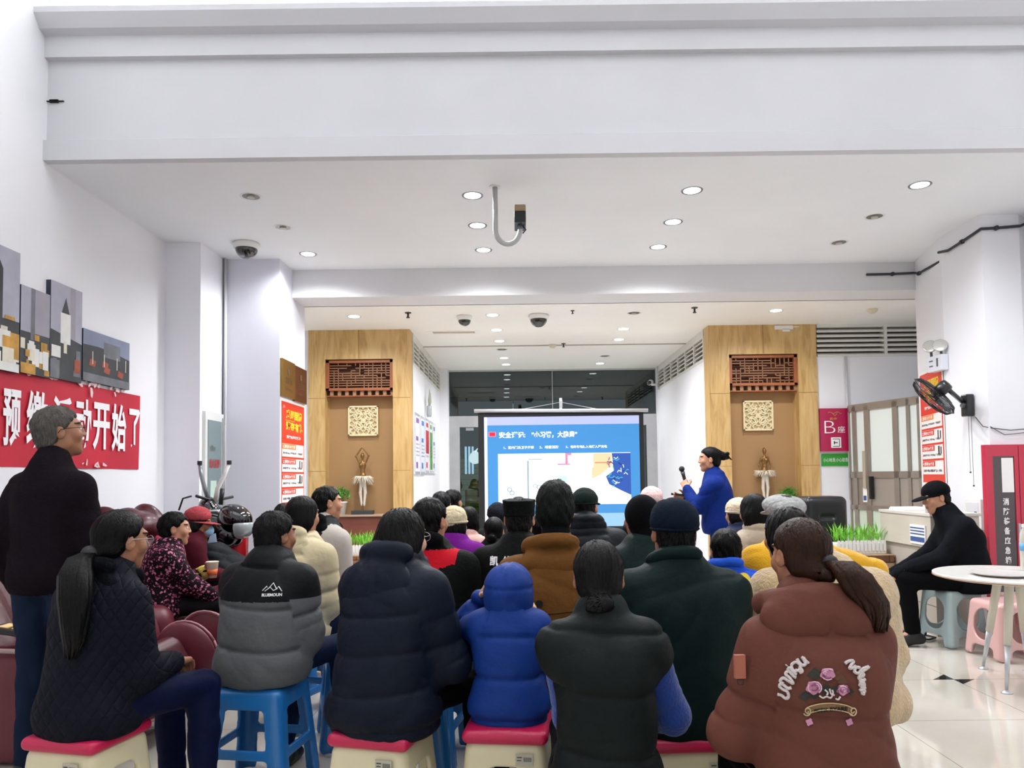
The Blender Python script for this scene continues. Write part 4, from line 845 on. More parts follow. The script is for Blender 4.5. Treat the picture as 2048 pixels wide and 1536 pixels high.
tag(MB().tube([(4.06, 6.66, 1.83), (4.055, 6.55, 1.74), (4.1, 6.49, 1.72), (4.25, 6.485, 1.70), (4.4, 6.485, 1.71), (4.5, 6.3, 1.72)], .004, 6).tube([(4.08, 6.488, 1.735), (4.2, 6.485, 1.66), (4.4, 6.485, 1.68)], .003, 6).build('fan_cable', PD, smooth=True), 'thin grey fan cable crossing the right column', 'cable')

# ------------------------------------------------------------------ round table and what stands on it
r = empty('round_table', (3.10, 4.75, 0)); tag(r, 'round white table with splayed white legs at the right edge', 'table')
TWH = mat('table_white', '#EDEAE4', .25, coat=.3)
MB().lathe([(.44, .68), (.455, .688), (.455, .70), (.45, .703)], 64).build('tabletop', TWH, r, smooth=False)
MB().lathe([(.456, .684), (.456, .69)], 64).build('wood_edge', mat('edge_wood', '#A87A52', .5), r)
LG = mat('leg_white', '#DAD4C4', .35)
for i, (fx, fy) in enumerate(((.05, .44), (-.16, -.13), (.42, -.22), (.3, .36))):
    d = Vector((fx, fy, 0)); t = d*.42; lg = MB().tube([(t.x, t.y, .68), (t.x*.4+d.x*.6, t.y*.4+d.y*.6, .28)], [.027, .023], 14).build('leg', LG, r, smooth=True)
    MB().tube([(t.x*.4+d.x*.6, t.y*.4+d.y*.6, .28), (d.x, d.y, .02)], [.019, .009], 12).build('metal_tip', SG, lg, smooth=True); MB().lathe([(.032, 0), (.03, .006), (.008, .02)], 18, M=Matrix.Translation((d.x, d.y, 0))).build('foot', SG, lg, smooth=True)
r = empty('metal_tray', (2.98, 4.68, .704)); tag(r, 'round patterned steel tray on the white table', 'tray')
MB().lathe([(.13, 0), (.17, .012), (.178, .018), (.17, .016), (.125, .005)], 48).build('dish', mat('tray_steel', '#D8D6D2', .35, metal=.45, bump=.5, bscale=45), r, smooth=True)
r = empty('paper_cup', (3.175, 4.58, .704)); tag(r, 'orange and white paper cup on the round table', 'cup')
MB().lathe([(.027, 0), (.036, .09), (.039, .092), (.036, .094), (.033, .088)], 24).build('cup', mat('cup_cream', '#E9D9C2', .5), r, smooth=True); MB().lathe([(.0282, .012), (.0352, .062)], 24).build('band', mat('cup_orange', '#D9662E', .5), r, smooth=True)
r = empty('water_bottle', (3.25, 4.86, .704)); tag(r, 'clear water bottle with blue label on the round table', 'bottle')
MB().lathe([(.03, 0), (.032, .01), (.032, .2), (.028, .24), (.014, .275), (.014, .28)], 20).build('bottle', mat('bottle_plastic', '#C9C6BC', .1, coat=.5), r, smooth=True); MB().lathe([(.0328, .13), (.0328, .18)], 20).build('label_band', mat('label_blue', '#5FA6D6', .4), r, smooth=True); MB().lathe([(.016, .28), (.016, .30)], 16).build('cap', PW, r)

# ------------------------------------------------------------------ plastic stools
def stool_proto(kind, H=.46, top=.155, foot=.20, body='#E8E0BE', seat=None):
    """moulded square stool: hollow tapered shell with openings between the four legs"""
    tp = (foot-top)/H; res = .006
    out = rbx((0, 0, H/2), ((top+foot)/2, (top+foot)/2, H/2), .035, taper=tp)
    s = SDF(res, [out], pad=.012); s.add(out, .001)
    s.sub(rbx((0, 0, H/2-.035), ((top+foot)/2-.014, (top+foot)/2-.014, H/2), .03, taper=tp), .006)
    hw = {'cream': .085, 'blue': .098, 'arch': .10}[kind]
    for q in range(2):
        def op(z0, z1, w0, w1, rr, full=False):
            def fn(X, Y, Z):
                a = abs(X if q == 0 else Y)
                t = np.clip((Z-z0)/(z1-z0), 0, 1); w_ = w0+(w1-w0)*t
                dx = a-w_; dz = np.maximum(z0-Z, Z-z1); ax, az = dx+rr, dz+rr
                d = np.sqrt(np.maximum(ax, 0)**2+np.maximum(az, 0)**2)+np.minimum(np.maximum(ax, az), 0)-rr
                return d+0*(X+Y+Z)
            fn.bb = (A3((-.3, -.3, z0)), A3((.3, .3, z1))); return fn
        if kind == 'cream': s.sub(op(-.06, H-.085, hw+.02, hw-.018, .04), .006)
        if kind == 'blue': s.sub(op(.215, H-.085, hw+.008, hw-.012, .012), .004); s.sub(op(-.05, .175, hw+.03, hw+.015, .012), .004)
        if kind == 'arch': s.sub(op(.13, H-.06, hw, hw-.004, .092), .006); s.sub(op(-.06, .085, hw+.02, hw, .03), .006)
    s.cut(lambda X, Y, Z: 0*X+0*Y+(.002-Z), .002)
    v, q = s.mesh(); v = relax(v, q, 1); c = v[q].mean(1)
    m_ = mat(kind+'_plastic_'+body[1:], body, .3, coat=.25); r = empty('plastic_stool', (0, 0, 0))
    zt = H-.085
    for nm, sel in [('seat_shell', c[:, 2] >= zt)]+[('leg', (c[:, 2] < zt) & ((c[:, 0] > 0) == a) & ((c[:, 1] > 0) == b)) for a in (0, 1) for b in (0, 1)]:
        qq = q[sel]; ids, inv = np.unique(qq, return_inverse=True); mesh_obj(nm, v[ids], inv.reshape(qq.shape), m_, r, smooth=True)
    if seat:
        t = rbx((0, 0, H+.012), (top+.012, top+.012, .024), .022)
        ss = SDF(.006, [t], pad=.015); ss.add(t, .001); ss.add(ell((0, 0, H+.03), (top*.9, top*.9, .014)), .02); v, q = ss.mesh(); v = relax(v, q, 2); mesh_obj('seat_pad', v, q, mat('seat_pad_crimson', seat, .35, bump=.15, bscale=150), r, smooth=True)
        N0 = Vector((0, -1, 0)); st_ = MB().box((.04, -top-.0175, H-.075), (.10, -top-.0145, H-.035)).build('sticker', mat('sticker_grey', '#B9B5A2', .5), r); st_.rotation_euler = (0, 0, 0)
        m2 = MB()
        for i in range(8): m2.box((.068+i*.0035, -top-.0182, H-.06), (.068+i*.0035+.0018, -top-.017, H-.045))
        m2.box((.045, -top-.0182, H-.048), (.062, -top-.017, H-.044)); m2.box((.045, -top-.0182, H-.058), (.06, -top-.017, H-.054)); m2.build('barcode', PD, st_)
    return r
PROTO = {'cream': stool_proto('cream', .43, .140, .180, '#DDD3AE', '#C0164A'), 'blue': stool_proto('blue', .46, .155, .20, '#1E6FB4'),
         'gray': stool_proto('arch', .43, .15, .185, '#A3B5B6'), 'pink': stool_proto('arch', .41, .16, .195, '#DDB0AC')}
USED = set()
def stool(kind, x, y, rz, label, group=None):
    if kind in USED: o = copy_tree(PROTO[kind])
    else: o = PROTO[kind]; USED.add(kind)
    o.location = (x, y, 0); o.rotation_euler = (0, 0, rz); tag(o, label, 'stool', group or {'cream': 'cream stools with crimson pads', 'blue': 'blue plastic stools', 'gray': 'arched plastic stools', 'pink': 'arched plastic stools'}[kind]); return o
stool('gray', 3.38, 5.95, .22, 'pale grey arched plastic stool under the seated man in black')
stool('pink', 3.52, 5.52, .12, 'pale pink arched plastic stool behind the white table, the nearer one')
stool('pink', 3.85, 5.75, .05, 'pale pink arched plastic stool behind the white table, the farther one')

# ------------------------------------------------------------------ massage chairs, scooter, gas cylinder
LEA = mat('wine_leather', '#48101A', .38, bump=.12, bscale=40, coat=.1); LEA2 = mat('wine_leather_light', '#64222E', .4, bump=.1, bscale=40); TRIM = mat('pale_trim', '#A58C86', .35)
def massage_chair(x, y, label):
    """faces +X"""
    r = empty('massage_chair', (x, y, 0)); tag(r, label, 'massage chair', 'wine red massage chairs along the left wall')
    sdf_obj('backrest', [cap((-.35, 0, .45), (-.62, 0, 1.0), .17, .15), (cap((-.35, .2, .45), (-.60, .18, .98), .15, .14), .05), (cap((-.35, -.2, .45), (-.60, -.18, .98), .15, .14), .05), (ell((-.5, 0, 1.0), (.13, .17, .11)), .03)], .014, LEA, r)
    sdf_obj('seat', [(rbx((.0, 0, .36), (.36, .25, .10), .07), .03), (rbx((-.1, 0, .17), (.4, .27, .17), .04), .03)], .014, LEA, r)
    for s in (1, -1):
        a = sdf_obj('armrest', [(cap((-.5, s*.33, .42), (.28, s*.33, .50), .10, .09), .05), (cap((.28, s*.33, .50), (.38, s*.33, .30), .09, .07), .05), (rbx((-.1, s*.34, .26), (.42, .065, .25), .05), .05)], .013, LEA2, r)
        b = sdf_obj('side_wing', [(cap((-.62, s*.31, .78), (-.38, s*.33, .55), .10, .09), .05), (ell((-.6, s*.3, .98), (.14, .09, .20), rotm(0, -.4, 0)), .05)], .013, LEA, r)
        MB().tube([(-.66, s*.37, 1.12), (-.50, s*.41, .95), (-.42, s*.43, .72), (-.25, s*.44, .57), (.2, s*.435, .55), (.36, s*.43, .42)], .012, 8).build('trim', TRIM, r, smooth=True)
        sdf_obj('calf_pad', [(ell((.58, s*.26, .36), (.17, .045, .20), rotm(0, -.5, 0)), .02)], .01, LEA2, r)
        MB().tube([(.58+.17*math.cos(t)*math.cos(.5)-.20*math.sin(t)*math.sin(.5)*-1*-1, s*.290, .36+.17*math.cos(t)*math.sin(.5)+.20*math.sin(t)*math.cos(.5)) for t in [i*2*math.pi/28 for i in range(29)]], .007, 6).build('pad_piping', mat('pink_piping', '#B07C84', .4), r, smooth=True)
    sdf_obj('leg_rest', [(rbx((.52, 0, .30), (.15, .21, .17), .07, rotm(0, -.5, 0)), .03)], .014, LEA, r)
    return r
c1 = massage_chair(-2.48, 4.02, 'wine red massage chair at the left edge behind the standing man')
massage_chair(-2.5, 4.92, 'wine red massage chair under the woman in the floral coat'); massage_chair(-2.42, 5.82, 'wine red massage chair under the person in the red cap')
r = empty('remote_holder', (-2.32, 3.69, .62)); r.location = (-2.42, 3.66, .62); tag(r, 'black control panel with lit keys on the armrest', 'control panel'); MB().box((-.12, -.06, 0), (.12, .06, .03), M=Matrix.Rotation(.15, 4, 'Y')).build('case', PB, r, bevel=.008); m_ = MB()
for i in range(3): m_.box((-.09+i*.065, -.04, .03), (-.045+i*.065, .04, .034), M=Matrix.Rotation(.15, 4, 'Y'))
m_.build('keys', mat('key_cream', '#E9C98A', .5), r)
# electric scooter parked behind the people in the massage chairs
GB = mat('gloss_black', '#0A0B10', .08, coat=1); CHR = mat('chrome', '#D5D5D2', .12, metal=.9)
Sx, Sy = -2.72, 6.65; r = empty('electric_scooter', (Sx, Sy, 0)); tag(r, 'glossy black scooter with two curved chrome stalks by the pier', 'scooter')
sdf_obj('fairing', [(ell((0, 0, .95), (.16, .14, .18), rotm(0, .5, 0)), .02), (ell((.14, 0, .86), (.13, .11, .12)), .04), (cap((-.02, 0, .9), (-.05, 0, .35), .12, .09), .05), (ell((-.04, 0, 1.12), (.08, .1, .09)), .03)], .012, GB, r)
MB().tube([(-.10, -.02, 1.03), (-.03, -.135, 1.08), (.10, -.15, 1.09), (.2, -.08, .98)], .012, 8).build('trim_band', SG, r, smooth=True)
MB().tube([(-.02, 0, .35), (.12, 0, .22)], .04).build('fork', GB, r)
for x_ in (.18, -.75): w_ = MB().lathe([(.13, -.045), (.2, -.05), (.225, -.02), (.225, .02), (.2, .05), (.13, .045)], 28, M=Matrix.Translation((x_, 0, .225)) @ Matrix.Rotation(math.pi/2, 4, 'X')).build('wheel', mat('tyre', '#141414', .8), r, smooth=True)
sdf_obj('seat', [(rbx((-.62, 0, .72), (.26, .12, .06), .05), .02), (rbx((-.62, 0, .5), (.22, .10, .18), .06), .03), (rbx((-.25, 0, .26), (.25, .13, .04), .02), .03)], .013, mat('scooter_body', '#22242A', .3), r)
for x_, dx_, m__ in ((-.07, -.035, RIMD), (.055, .10, PLAST)):
    MB().tube([(x_*.4, 0, 1.15), (x_*.9, -.02, 1.28), (x_+dx_*.6, -.03, 1.40), (x_+dx_, -.03, 1.50)], [.022, .020, .018, .016], 10).build('mirror_stalk', m__, r, smooth=True)
    MB().tube([(x_+dx_, -.03, 1.49), (x_+dx_, -.03, 1.525)], .021, 10).build('stalk_cap', PB, r)
MB().tube([(-.06, -.2, 1.22), (0, 0, 1.17), (.1, .2, 1.2)], .013, 8).tube([(-.10, -.2, 1.22), (-.17, -.21, 1.2), (-.2, -.22, 1.1)], .008, 8).build('handlebar', PB, r, smooth=True)
MB().tube([(.11, -.1, 1.14), (.125, -.1, 1.28)], .02, 8).build('grip', PB, r, smooth=True)
r2 = empty('helmet', (Sx+.24, Sy-.1, 1.02)); tag(r2, 'glossy black riding helmet with clear visor on the scooter', 'helmet')
sdf_obj('shell', [(ell((0, 0, 0), (.15, .13, .12), rotm(0, .45, 0)), .02)], .009, GB, r2, cuts=[lambda X, Y, Z: (-.05-Z)+0*X+0*Y])
sdf_obj('visor', [(ell((.05, -.01, -.07), (.12, .12, .11)), .02)], .009, mat('visor_clear', '#9CA3A6', .08, coat=.6, spec=.8), r2, cuts=[lambda X, Y, Z: (.02-X)+0*Y+0*Z, lambda X, Y, Z: (Z+.035)+0*X+0*Y])
r = empty('gas_cylinder', (-2.70, 7.05, 0)); P_ = atY(472, 1070, 6.75); r.location = (P_.x, 6.75, 0); tag(r, 'red gas cylinder with guard collar standing by the left column', 'gas cylinder'); CRD = mat('cylinder_red', '#B01822', .25, coat=.5)
zt = P_.z-.20; MB().lathe([(.10, 0), (.12, .03), (.15, .08), (.155, .15), (.155, zt-.1), (.13, zt-.03), (.07, zt), (.03, zt+.01)], 36).build('body', CRD, r, smooth=True)
m_ = MB(); nseg = 40
for i in range(nseg):
    if i in (23, 24, 25, 26, 27): continue
    a, b_ = 2*math.pi*i/nseg, 2*math.pi*(i+1)/nseg
    m_.add([((.10+k_)*math.cos(t), (.10+k_)*math.sin(t), z) for t in (a, b_) for k_ in (0, .006) for z in (zt-.02, zt+.2)], ((0, 1, 5, 4), (2, 6, 7, 3), (1, 3, 7, 5), (0, 4, 6, 2)))
m_.build('guard_collar', CRD, r, smooth=False); MB().tube([(0, 0, zt), (0, 0, zt+.12)], .02).tube([(-.05, 0, zt+.12), (.05, 0, zt+.12)], .015).build('valve', mat('brass_valve', '#B8A070', .3, metal=.8), r)
# ------------------------------------------------------------------ people
SKIN = {'a': mat('skin_warm', '#B98466', .5, bump=.08, bscale=150, var=.06, vscale=14), 'b': mat('skin_tan', '#9C6A4E', .5, bump=.1, bscale=150, var=.07, vscale=14), 'c': mat('skin_fair', '#D8AB90', .5, bump=.05, bscale=150, var=.04, vscale=14)}
EYEW = mat('eye_white', '#E8E2DA', .2); EYED = mat('eye_dark', '#1A120E', .15); LIP = mat('lips', '#9C5A50', .45); BROWM = mat('eyebrow', '#1D1714', .8)
def hairmat(name, h, rough=.38, sc=(170, 170, 14)):
    return mat(name, h, rough, bump=.35, bscale=sc, spec=.14, var=.3, vscale=30)
HB = hairmat('hair_black', '#070607'); HG = hairmat('hair_grey', '#5A5652', .55, (160, 160, 60)); HBR = hairmat('hair_brown', '#2E1A10', .35); HBG = hairmat('hair_black_grey_streaks', '#131213', .5)
HEADC = {}
def head_mesh(sex):
    if sex in HEADC: return HEADC[sex]
    m = sex == 'm'; j = 1.0 if m else .92; n_ = 1.0 if m else .85
    P = [(ell((0, -.012, .03), (.073, .094, .086)), .01), (ell((0, .022, -.03), (.060*j, .068, .082)), .035), (ell((0, .045, -.082), (.036*j, .032, .03)), .03), (ell((0, .066, -.098), (.018, .016, .016)), .02),
         (ell((.058*j, -.0, -.055), (.012, .03, .03)), .02), (ell((-.058*j, -.0, -.055), (.012, .03, .03)), .02),
         (ell((.036, .062, -.022), (.026, .022, .026)), .02), (ell((-.036, .062, -.022), (.026, .022, .026)), .02),
         (ell((0, .078, .034), (.052, .014, .012)), .015),
         (cap((0, -.018, -.06), (0, -.045, -.22), .054 if m else .046, .060 if m else .050), .02)]
    N = [(cap((0, .088, .022), (0, .101, -.020), .0075*n_, .0115*n_), .012), (ell((.013*n_, .094, -.024), (.0085, .010, .008)), .006), (ell((-.013*n_, .094, -.024), (.0085, .010, .008)), .006)]
    s = SDF(.0048, [p[0] for p in P+N]+[ell((0, 0, 0), (.1, .1, .05))], pad=.02)
    for p in P: s.add(*p)
    for sx in (1, -1): s.sub(ell((sx*.032, .098, .010), (.019, .016, .012)), .010)
    for p in N: s.add(*p)
    for sx in (1, -1):
        s.add(ell((sx*.031, .0775, .009), (.0135, .0125, .0125)), .003)
        s.add(ell((sx*.0775, -.010, -.004), (.0085, .021, .033), rotm(.15, 0, -sx*.35)), .006); s.sub(ell((sx*.090, -.002, -.0), (.008, .010, .018), rotm(.15, 0, -sx*.35)), .004)
    s.add(ell((0, .0855, -.053), (.022, .010, .006)), .006); s.add(ell((0, .0835, -.064), (.019, .010, .006)), .006); s.sub(ell((0, .099, -.0585), (.024, .007, .0018)), .003)
    s.sub(ell((0, .093, -.080), (.02, .006, .006)), .008)
    v, q = s.mesh(); v = relax(v, q, 1, .35); c = v[q].mean(1); mi = np.zeros(len(q), dtype=int)
    for sx in (1, -1):
        d = np.linalg.norm((c-np.array((sx*.031, .0775, .009)))/np.array((.0135, .0125, .0125)), axis=1)
        e = (d < 1.12) & (c[:, 1] > .080) & (abs(c[:, 2]-.009) < .0065); mi[e] = 1; mi[e & (np.hypot(c[:, 0]-sx*.031, c[:, 2]-.009) < .0062)] = 2
        mi[(abs(c[:, 0]*sx-.033) < .02) & (abs(c[:, 2]-(.036-.12*abs(c[:, 0]*sx-.03))) < .0028) & (c[:, 1] > .05)] = 4
    mi[(abs(c[:, 0]) < .021) & (c[:, 2] < -.050) & (c[:, 2] > -.069) & (c[:, 1] > .083)] = 3
    HEADC[sex] = (v, q, mi); return HEADC[sex]
HANDC = {}
def hand_mesh(curl, spread=.0):
    """right hand: wrist at 0, fingers along +Y, palm towards -Z, thumb on -X"""
    key = (curl, spread)
    if key in HANDC: return HANDC[key]
    P = [(rbx((0, .045, 0), (.038, .045, .012), .011), .008), (cap((0, -.05, 0), (0, .015, 0), .026, .027), .012), (ell((-.022, .03, -.010), (.018, .03, .013)), .012)]
    for i, (x, L, r) in enumerate(((-.029, .072, .0088), (-.0098, .080, .0090), (.0098, .075, .0086), (.028, .058, .0077))):
        p = np.array((x, .083, 0.)); a = 0.; da = curl*(1+.06*i); seg = (.45, .32, .23); yaw = (x*4)*spread
        for k_ in range(3):
            a += da*(.75, 1.0, .7)[k_]; d = np.array((math.sin(yaw)*math.cos(a), math.cos(yaw)*math.cos(a), -math.sin(a))); q_ = p+d*L*seg[k_]; P.append((cap(p, q_, r*(1-.06*k_), r*(.95-.08*k_)), .003)); p = q_
    p = np.array((-.034, .022, -.006)); c_ = curl
    for k_, (L, ang) in enumerate(((.042, .75), (.034, .45-.35*c_), (.026, .25-.6*c_))):
        d = np.array((-math.sin(ang), math.cos(ang), -.35-.45*c_*k_*.6)); d /= np.linalg.norm(d); q_ = p+d*L; P.append((cap(p, q_, (.0125, .0105, .0095)[k_], (.0105, .0095, .0075)[k_]), .006)); p = q_
    s = SDF(.0036, [p[0] for p in P], pad=.012)
    for p in P: s.add(*p)
    v, q = s.mesh(); v = relax(v, q, 1, .4); HANDC[key] = (v, q); return HANDC[key]
def folds(v, seed, amp, fr=9.0, vert=.35):
    q = np.random.RandomState(seed); D = np.zeros(len(v))
    for i in range(7):
        k_ = q.normal(size=3)*np.array((.5+vert, .4, 1.1)); k_ *= fr*(.7+.8*q.rand())/np.linalg.norm(k_); k2 = q.normal(size=3)*fr*.5
        f = np.sin(v@k_+1.4*np.sin(v@k2+q.rand()*6)+q.rand()*6); m_ = .5+.5*np.sin(v@(q.normal(size=3)*4)+q.rand()*6)
        D += -amp*m_*(1-abs(f))**3+amp*.35*f*m_
    return D
def ik(a, t, l1, l2, pole):
    a, t, pole = A3(a), A3(t), A3(pole); d = t-a; L = np.linalg.norm(d); L2 = min(L, (l1+l2)*.995); n = d/L; t = a+n*L2
    x = (l1*l1-l2*l2+L2*L2)/(2*L2); h = math.sqrt(max(1e-6, l1*l1-x*x)); p = pole-n*pole.dot(n); p /= np.linalg.norm(p)+1e-9; return a+n*x+p*h, t
def frame(y, z):
    y = A3(y)/np.linalg.norm(y); x = np.cross(y, A3(z)); x /= np.linalg.norm(x); return np.stack([x, y, np.cross(x, y)], 1)
class Person: pass
def jdisp(P, puff=None, fold=.003, seed=0, b=0.0, noarm=False):
    arms = P.arms
    def disp(v):
        X, Y, Z = v[:, 0], v[:, 1], v[:, 2]; D = folds(v, seed+P.seed, fold*P.u)
        da = np.full(len(v), 9.); ta = np.zeros(len(v))
        for (s_, e_, w_) in arms:
            L1 = np.linalg.norm(e_-s_)
            for a, b_, o in ((s_, e_, 0), (e_, w_, L1)):
                ab = b_-a; t = np.clip(((v-a)@ab)/ab.dot(ab), 0, 1); d = np.linalg.norm(v-a-t[:, None]*ab, axis=1); k_ = d < da; da[k_] = d[k_]; ta[k_] = (t*np.linalg.norm(ab)+o)[k_]
        tor = P.torso_fn(X, Y, Z); isarm = (da-.075*P.u-b*.6 < tor) & (not noarm)
        if puff:
            sp, am = puff[:2]; wd = puff[2] if len(puff) > 2 else .010; off = puff[3] if len(puff) > 3 else 0
            for m_, par, spp in ((~isarm, (Z-P.hs+off)+.012*np.sin(X*7+P.seed), sp), (isarm, ta, sp*.8)):
                ph = (par/spp) % 1.0; ds = np.minimum(ph, 1-ph)*spp; D += m_*(am*np.sqrt(np.clip(np.sin(np.pi*ph), 0, 1))-am*.9*np.exp(-(ds/wd)**2)-am*.3)
                rad = folds(v, seed+7, am*.35, 22, 1.5); D += m_*rad*np.exp(-(ds/(wd*3))**2)
        fade = np.clip((ta-.06*P.u)/(.09*P.u), 0, 1); D = np.where(isarm, D*fade+folds(v, seed+P.seed, fold*P.u)*(1-fade), D); D += isarm*(-.004*P.u)*(1-abs(np.sin(ta*38+v[:, 0]*9)))**3*np.exp(-((ta-.27*P.u)/(.09*P.u))**2)*1.6
        return D
    return disp
def person(label, px, py, Y, yaw=0, hs=.46, hyaw=0, hpitch=0, hroll=0, sex='m', skin='a', hair='short', hm=None, hat=None, w=1.0, lean=.08, b=.012, u=None, hu=None,
           jmat=None, puff=None, fold=.003, rule=None, collar=.018, hands=None, hem=None, trousers=None, shoes=None, legs=None, res=.012, stand=False, group=None, cat='person', hx=0, curl=(.5, .5), sleeves=True, seed=1, hump=.0, elbow=None, hat_h=.015, seatw=1.0, palm=None, neckf=.045):
    P = Person(); P.seed = seed; P.depth = Y
    top = atY(px, py, Y); yaw = math.radians(yaw); c, s = math.cos(yaw), math.sin(yaw)
    if stand: H_ = top.z; u = u or H_/1.70; hs = H_-.82*u
    else: u = u or min(1.08, (top.z-hs)/.775)
    hu = hu or (.6+.4*u)*.955
    P.u, P.hs = u, hs; Z = lambda z: hs+z*u
    cyf = lambda z: lean*u*(max(0, z)/.56)**1.4-hump*u*math.exp(-((z-.40)/.13)**2)
    hz = top.z-(.115+hat_h)*hu; hyl = cyf(.56)+neckf*u; HC = np.array((hx, hyl, hz))
    root = Vector((top.x-(c*hx-s*hyl), Y-(s*hx+c*hyl), 0)); P.root = root; P.yaw = yaw
    dz = (hz-.115*hu)-Z(.60)                       # how far the chin sits above the collar base
    # skeleton
    shx = .165*u*w; SH = [np.array((sg*shx, cyf(.44), Z(.450))) for sg in (1, -1)]
    if hands is None: hands = ((.07, .30, .17), (-.07, .30, .15))
    P.arms = []
    for i, (sh, hd) in enumerate(zip(SH, hands)):
        sg = 1 if i == 0 else -1; t = np.array((hd[0]*u, hd[1]*u, Z(hd[2]))); pole = elbow[i] if elbow else (sg*.28, -.35, -.85)
        e, t = ik(sh, t, .27*u, .245*u, pole); P.arms.append((sh, e, t))
    if legs is None: legs = ((.10, .40, .12, .50), (-.10, .40, -.12, .44))
    P.legs = []
    for i, lg in enumerate(legs):
        sg = 1 if i == 0 else -1; hip = np.array((sg*.085*u, 0, Z(.07)))
        if stand: kn = np.array((sg*.09*u+lg[0]*0, .02, hs*.52+0)); an = np.array((lg[2]*u, lg[3]*u, .09*u))
        else: kn = np.array((lg[0]*u, lg[1]*u, hs+.065*u)); an = np.array((lg[2]*u, lg[3]*u, .085*u)); 
        P.legs.append((hip, kn, an))
    P.torso_fn = loft([(Z(z)+0, 0, cyf(z), rx*u*w, ry*u) for z, rx, ry in ((-.03, .165*seatw, .125), (.04, .178*seatw, .14), (.16, .168, .13), (.28, .165, .125), (.38, .175, .12), (.44, .172, .11), (.485, .150, .098), (.52, .105, .084), (.555, .068, .07), (.60, .058, .06))])
    # body: one continuous surface under the clothes, with finer head and hands
    B = [(loft([(Z(z), 0, cyf(z), rx*u*w*.82, ry*u*.8) for z, rx, ry in ((-.02, .165, .125), (.16, .16, .12), (.28, .155, .12), (.40, .165, .11), (.47, .155, .10), (.52, .09, .08), (.56, .06, .062))]), .02)]
    for sh, e, t in P.arms: B += [(cap(sh, e, .046*u, .037*u), .03), (cap(e, t, .037*u, .026*u), .02)]
    for hip, kn, an in P.legs: B += [(cap(hip, kn, .075*u, .05*u), .03), (cap(kn, an, .05*u, .034*u), .02), (cap(an, an+np.array((0, .13*u, -.045*u)), .034*u, .026*u), .02)]
    neck0 = np.array((0, cyf(.52), Z(.50))); B.append((cap(neck0, HC+np.array((0, -.02, -.05))*hu, .054*u, .047*hu), .02))
    bs = SDF(.017, [p[0] for p in B], pad=.03)
    for p in B: bs.add(*p)
    v, q = bs.mesh(); v = relax(v, q, 1); VS = [v]; QS = [q]; MI = [np.zeros(len(q), dtype=int)]; off = len(v)
    R = rotm(math.radians(hpitch), math.radians(hroll), math.radians(hyaw)); P.HC, P.R, P.hu = HC, R, hu
    Th = lambda a: (np.asarray(a)*hu)@R.T+HC; P.Th = Th
    hv, hq, hmi = head_mesh(sex); VS.append(Th(hv)); QS.append(hq+off); MI.append(hmi); off += len(hv)
    P.hand = []
    for i, (sh, e, t) in enumerate(P.arms):
        hv, hq = hand_mesh(curl[i]); hv = hv.copy(); hq = hq.copy()
        if i == 1: hv[:, 0] *= -1; hq = hq[:, ::-1]
        pz = -A3(palm[i]) if palm and palm[i] else np.array((0, 0, 1.)); Fm = frame(t-e, pz); P.hand.append((t, Fm)); VS.append(hv*(u*.97)@Fm.T+t); QS.append(hq+off); MI.append(np.zeros(len(hq), dtype=int)); off += len(hv)
    body = mesh_obj('person', np.concatenate(VS), np.concatenate(QS), [SKIN[skin], EYEW, EYED, LIP, BROWM], None, np.concatenate(MI), True)
    body.location = root; body.rotation_euler = (0, 0, yaw); tag(body, label, cat, group or ('listeners seated on stools' if not stand else None)); P.o = body
    # hair
    if hair: make_hair(P, hair, hm or HB)
    if hat: make_hat(P, *hat)
    # jacket
    J = [(loft([(Z(z), 0, cyf(z), rx*u*w+b*(1 if z < .46 else .6), ry*u+b*.9) for z, rx, ry in ((hem if hem is not None else -.03, .165*seatw, .130), (.04, .180*seatw, .145), (.16, .172, .138), (.28, .168, .132), (.38, .178, .126), (.43, .176, .118), (.475, .158, .104), (.515, .118, .090), (.55, .082, .078), (.585, .066, .071))]), .02)]
    if not sleeves:
        for sh, e, t in P.arms: J.append((cap(sh+np.array((0, 0, .0)), sh+(e-sh)*.10, .062*u+b, .060*u+b), .05))
    if sleeves:
        for sh, e, t in P.arms: tt = t-(t-e)*.06; J += [(cap(sh, e, .058*u+b*.55, .049*u+b*.85), .055), (cap(e, tt, .052*u+b, .036*u+b*.55), .014)]
    if collar:
        nb = np.array((0, cyf(.55), Z(.545))); nt_ = nb+(HC+np.array((0, -.035, -.10))*hu-nb)*.60; J.append((cap(nb, nt_, .062*u+collar*.7, .054*u+collar*.8), .02))
    P.cyf, P.Z = cyf, Z
    jm = jmat if isinstance(jmat, (list, tuple)) else [jmat]
    r_ = None
    if rule:
        def r_(cn):
            tor = P.torso_fn(cn[:, 0], cn[:, 1], cn[:, 2]); da = np.full(len(cn), 9.)
            for (s_, e_, w_) in P.arms:
                for a, b_ in ((s_, e_), (e_, w_)): ab = b_-a; t = np.clip(((cn-a)@ab)/ab.dot(ab), 0, 1); da = np.minimum(da, np.linalg.norm(cn-a-t[:, None]*ab, axis=1))
            return rule(cn, (cn[:, 2]-hs)/u, da-.075*u-b*.6 < tor)
    P.jacket = sdf_obj('jacket', J, res, jm, body, disp=jdisp(P, puff, fold, seed, b, not sleeves), mi=r_, it=2)
    if not sleeves:                                     # a vest: the shirt sleeves are their own part
        for (sh, e, t), sg in zip(P.arms, (1, -1)):
            tt = t-(t-e)*.05; o = sdf_obj('sleeve', [(cap(sh, e, .062*u+.006, .052*u+.006), .02), (cap(e, tt, .054*u+.006, .036*u+.008), .02)], res, sleeves_mat[0], body, disp=jdisp(P, None, .004, seed+3, 0), it=2)
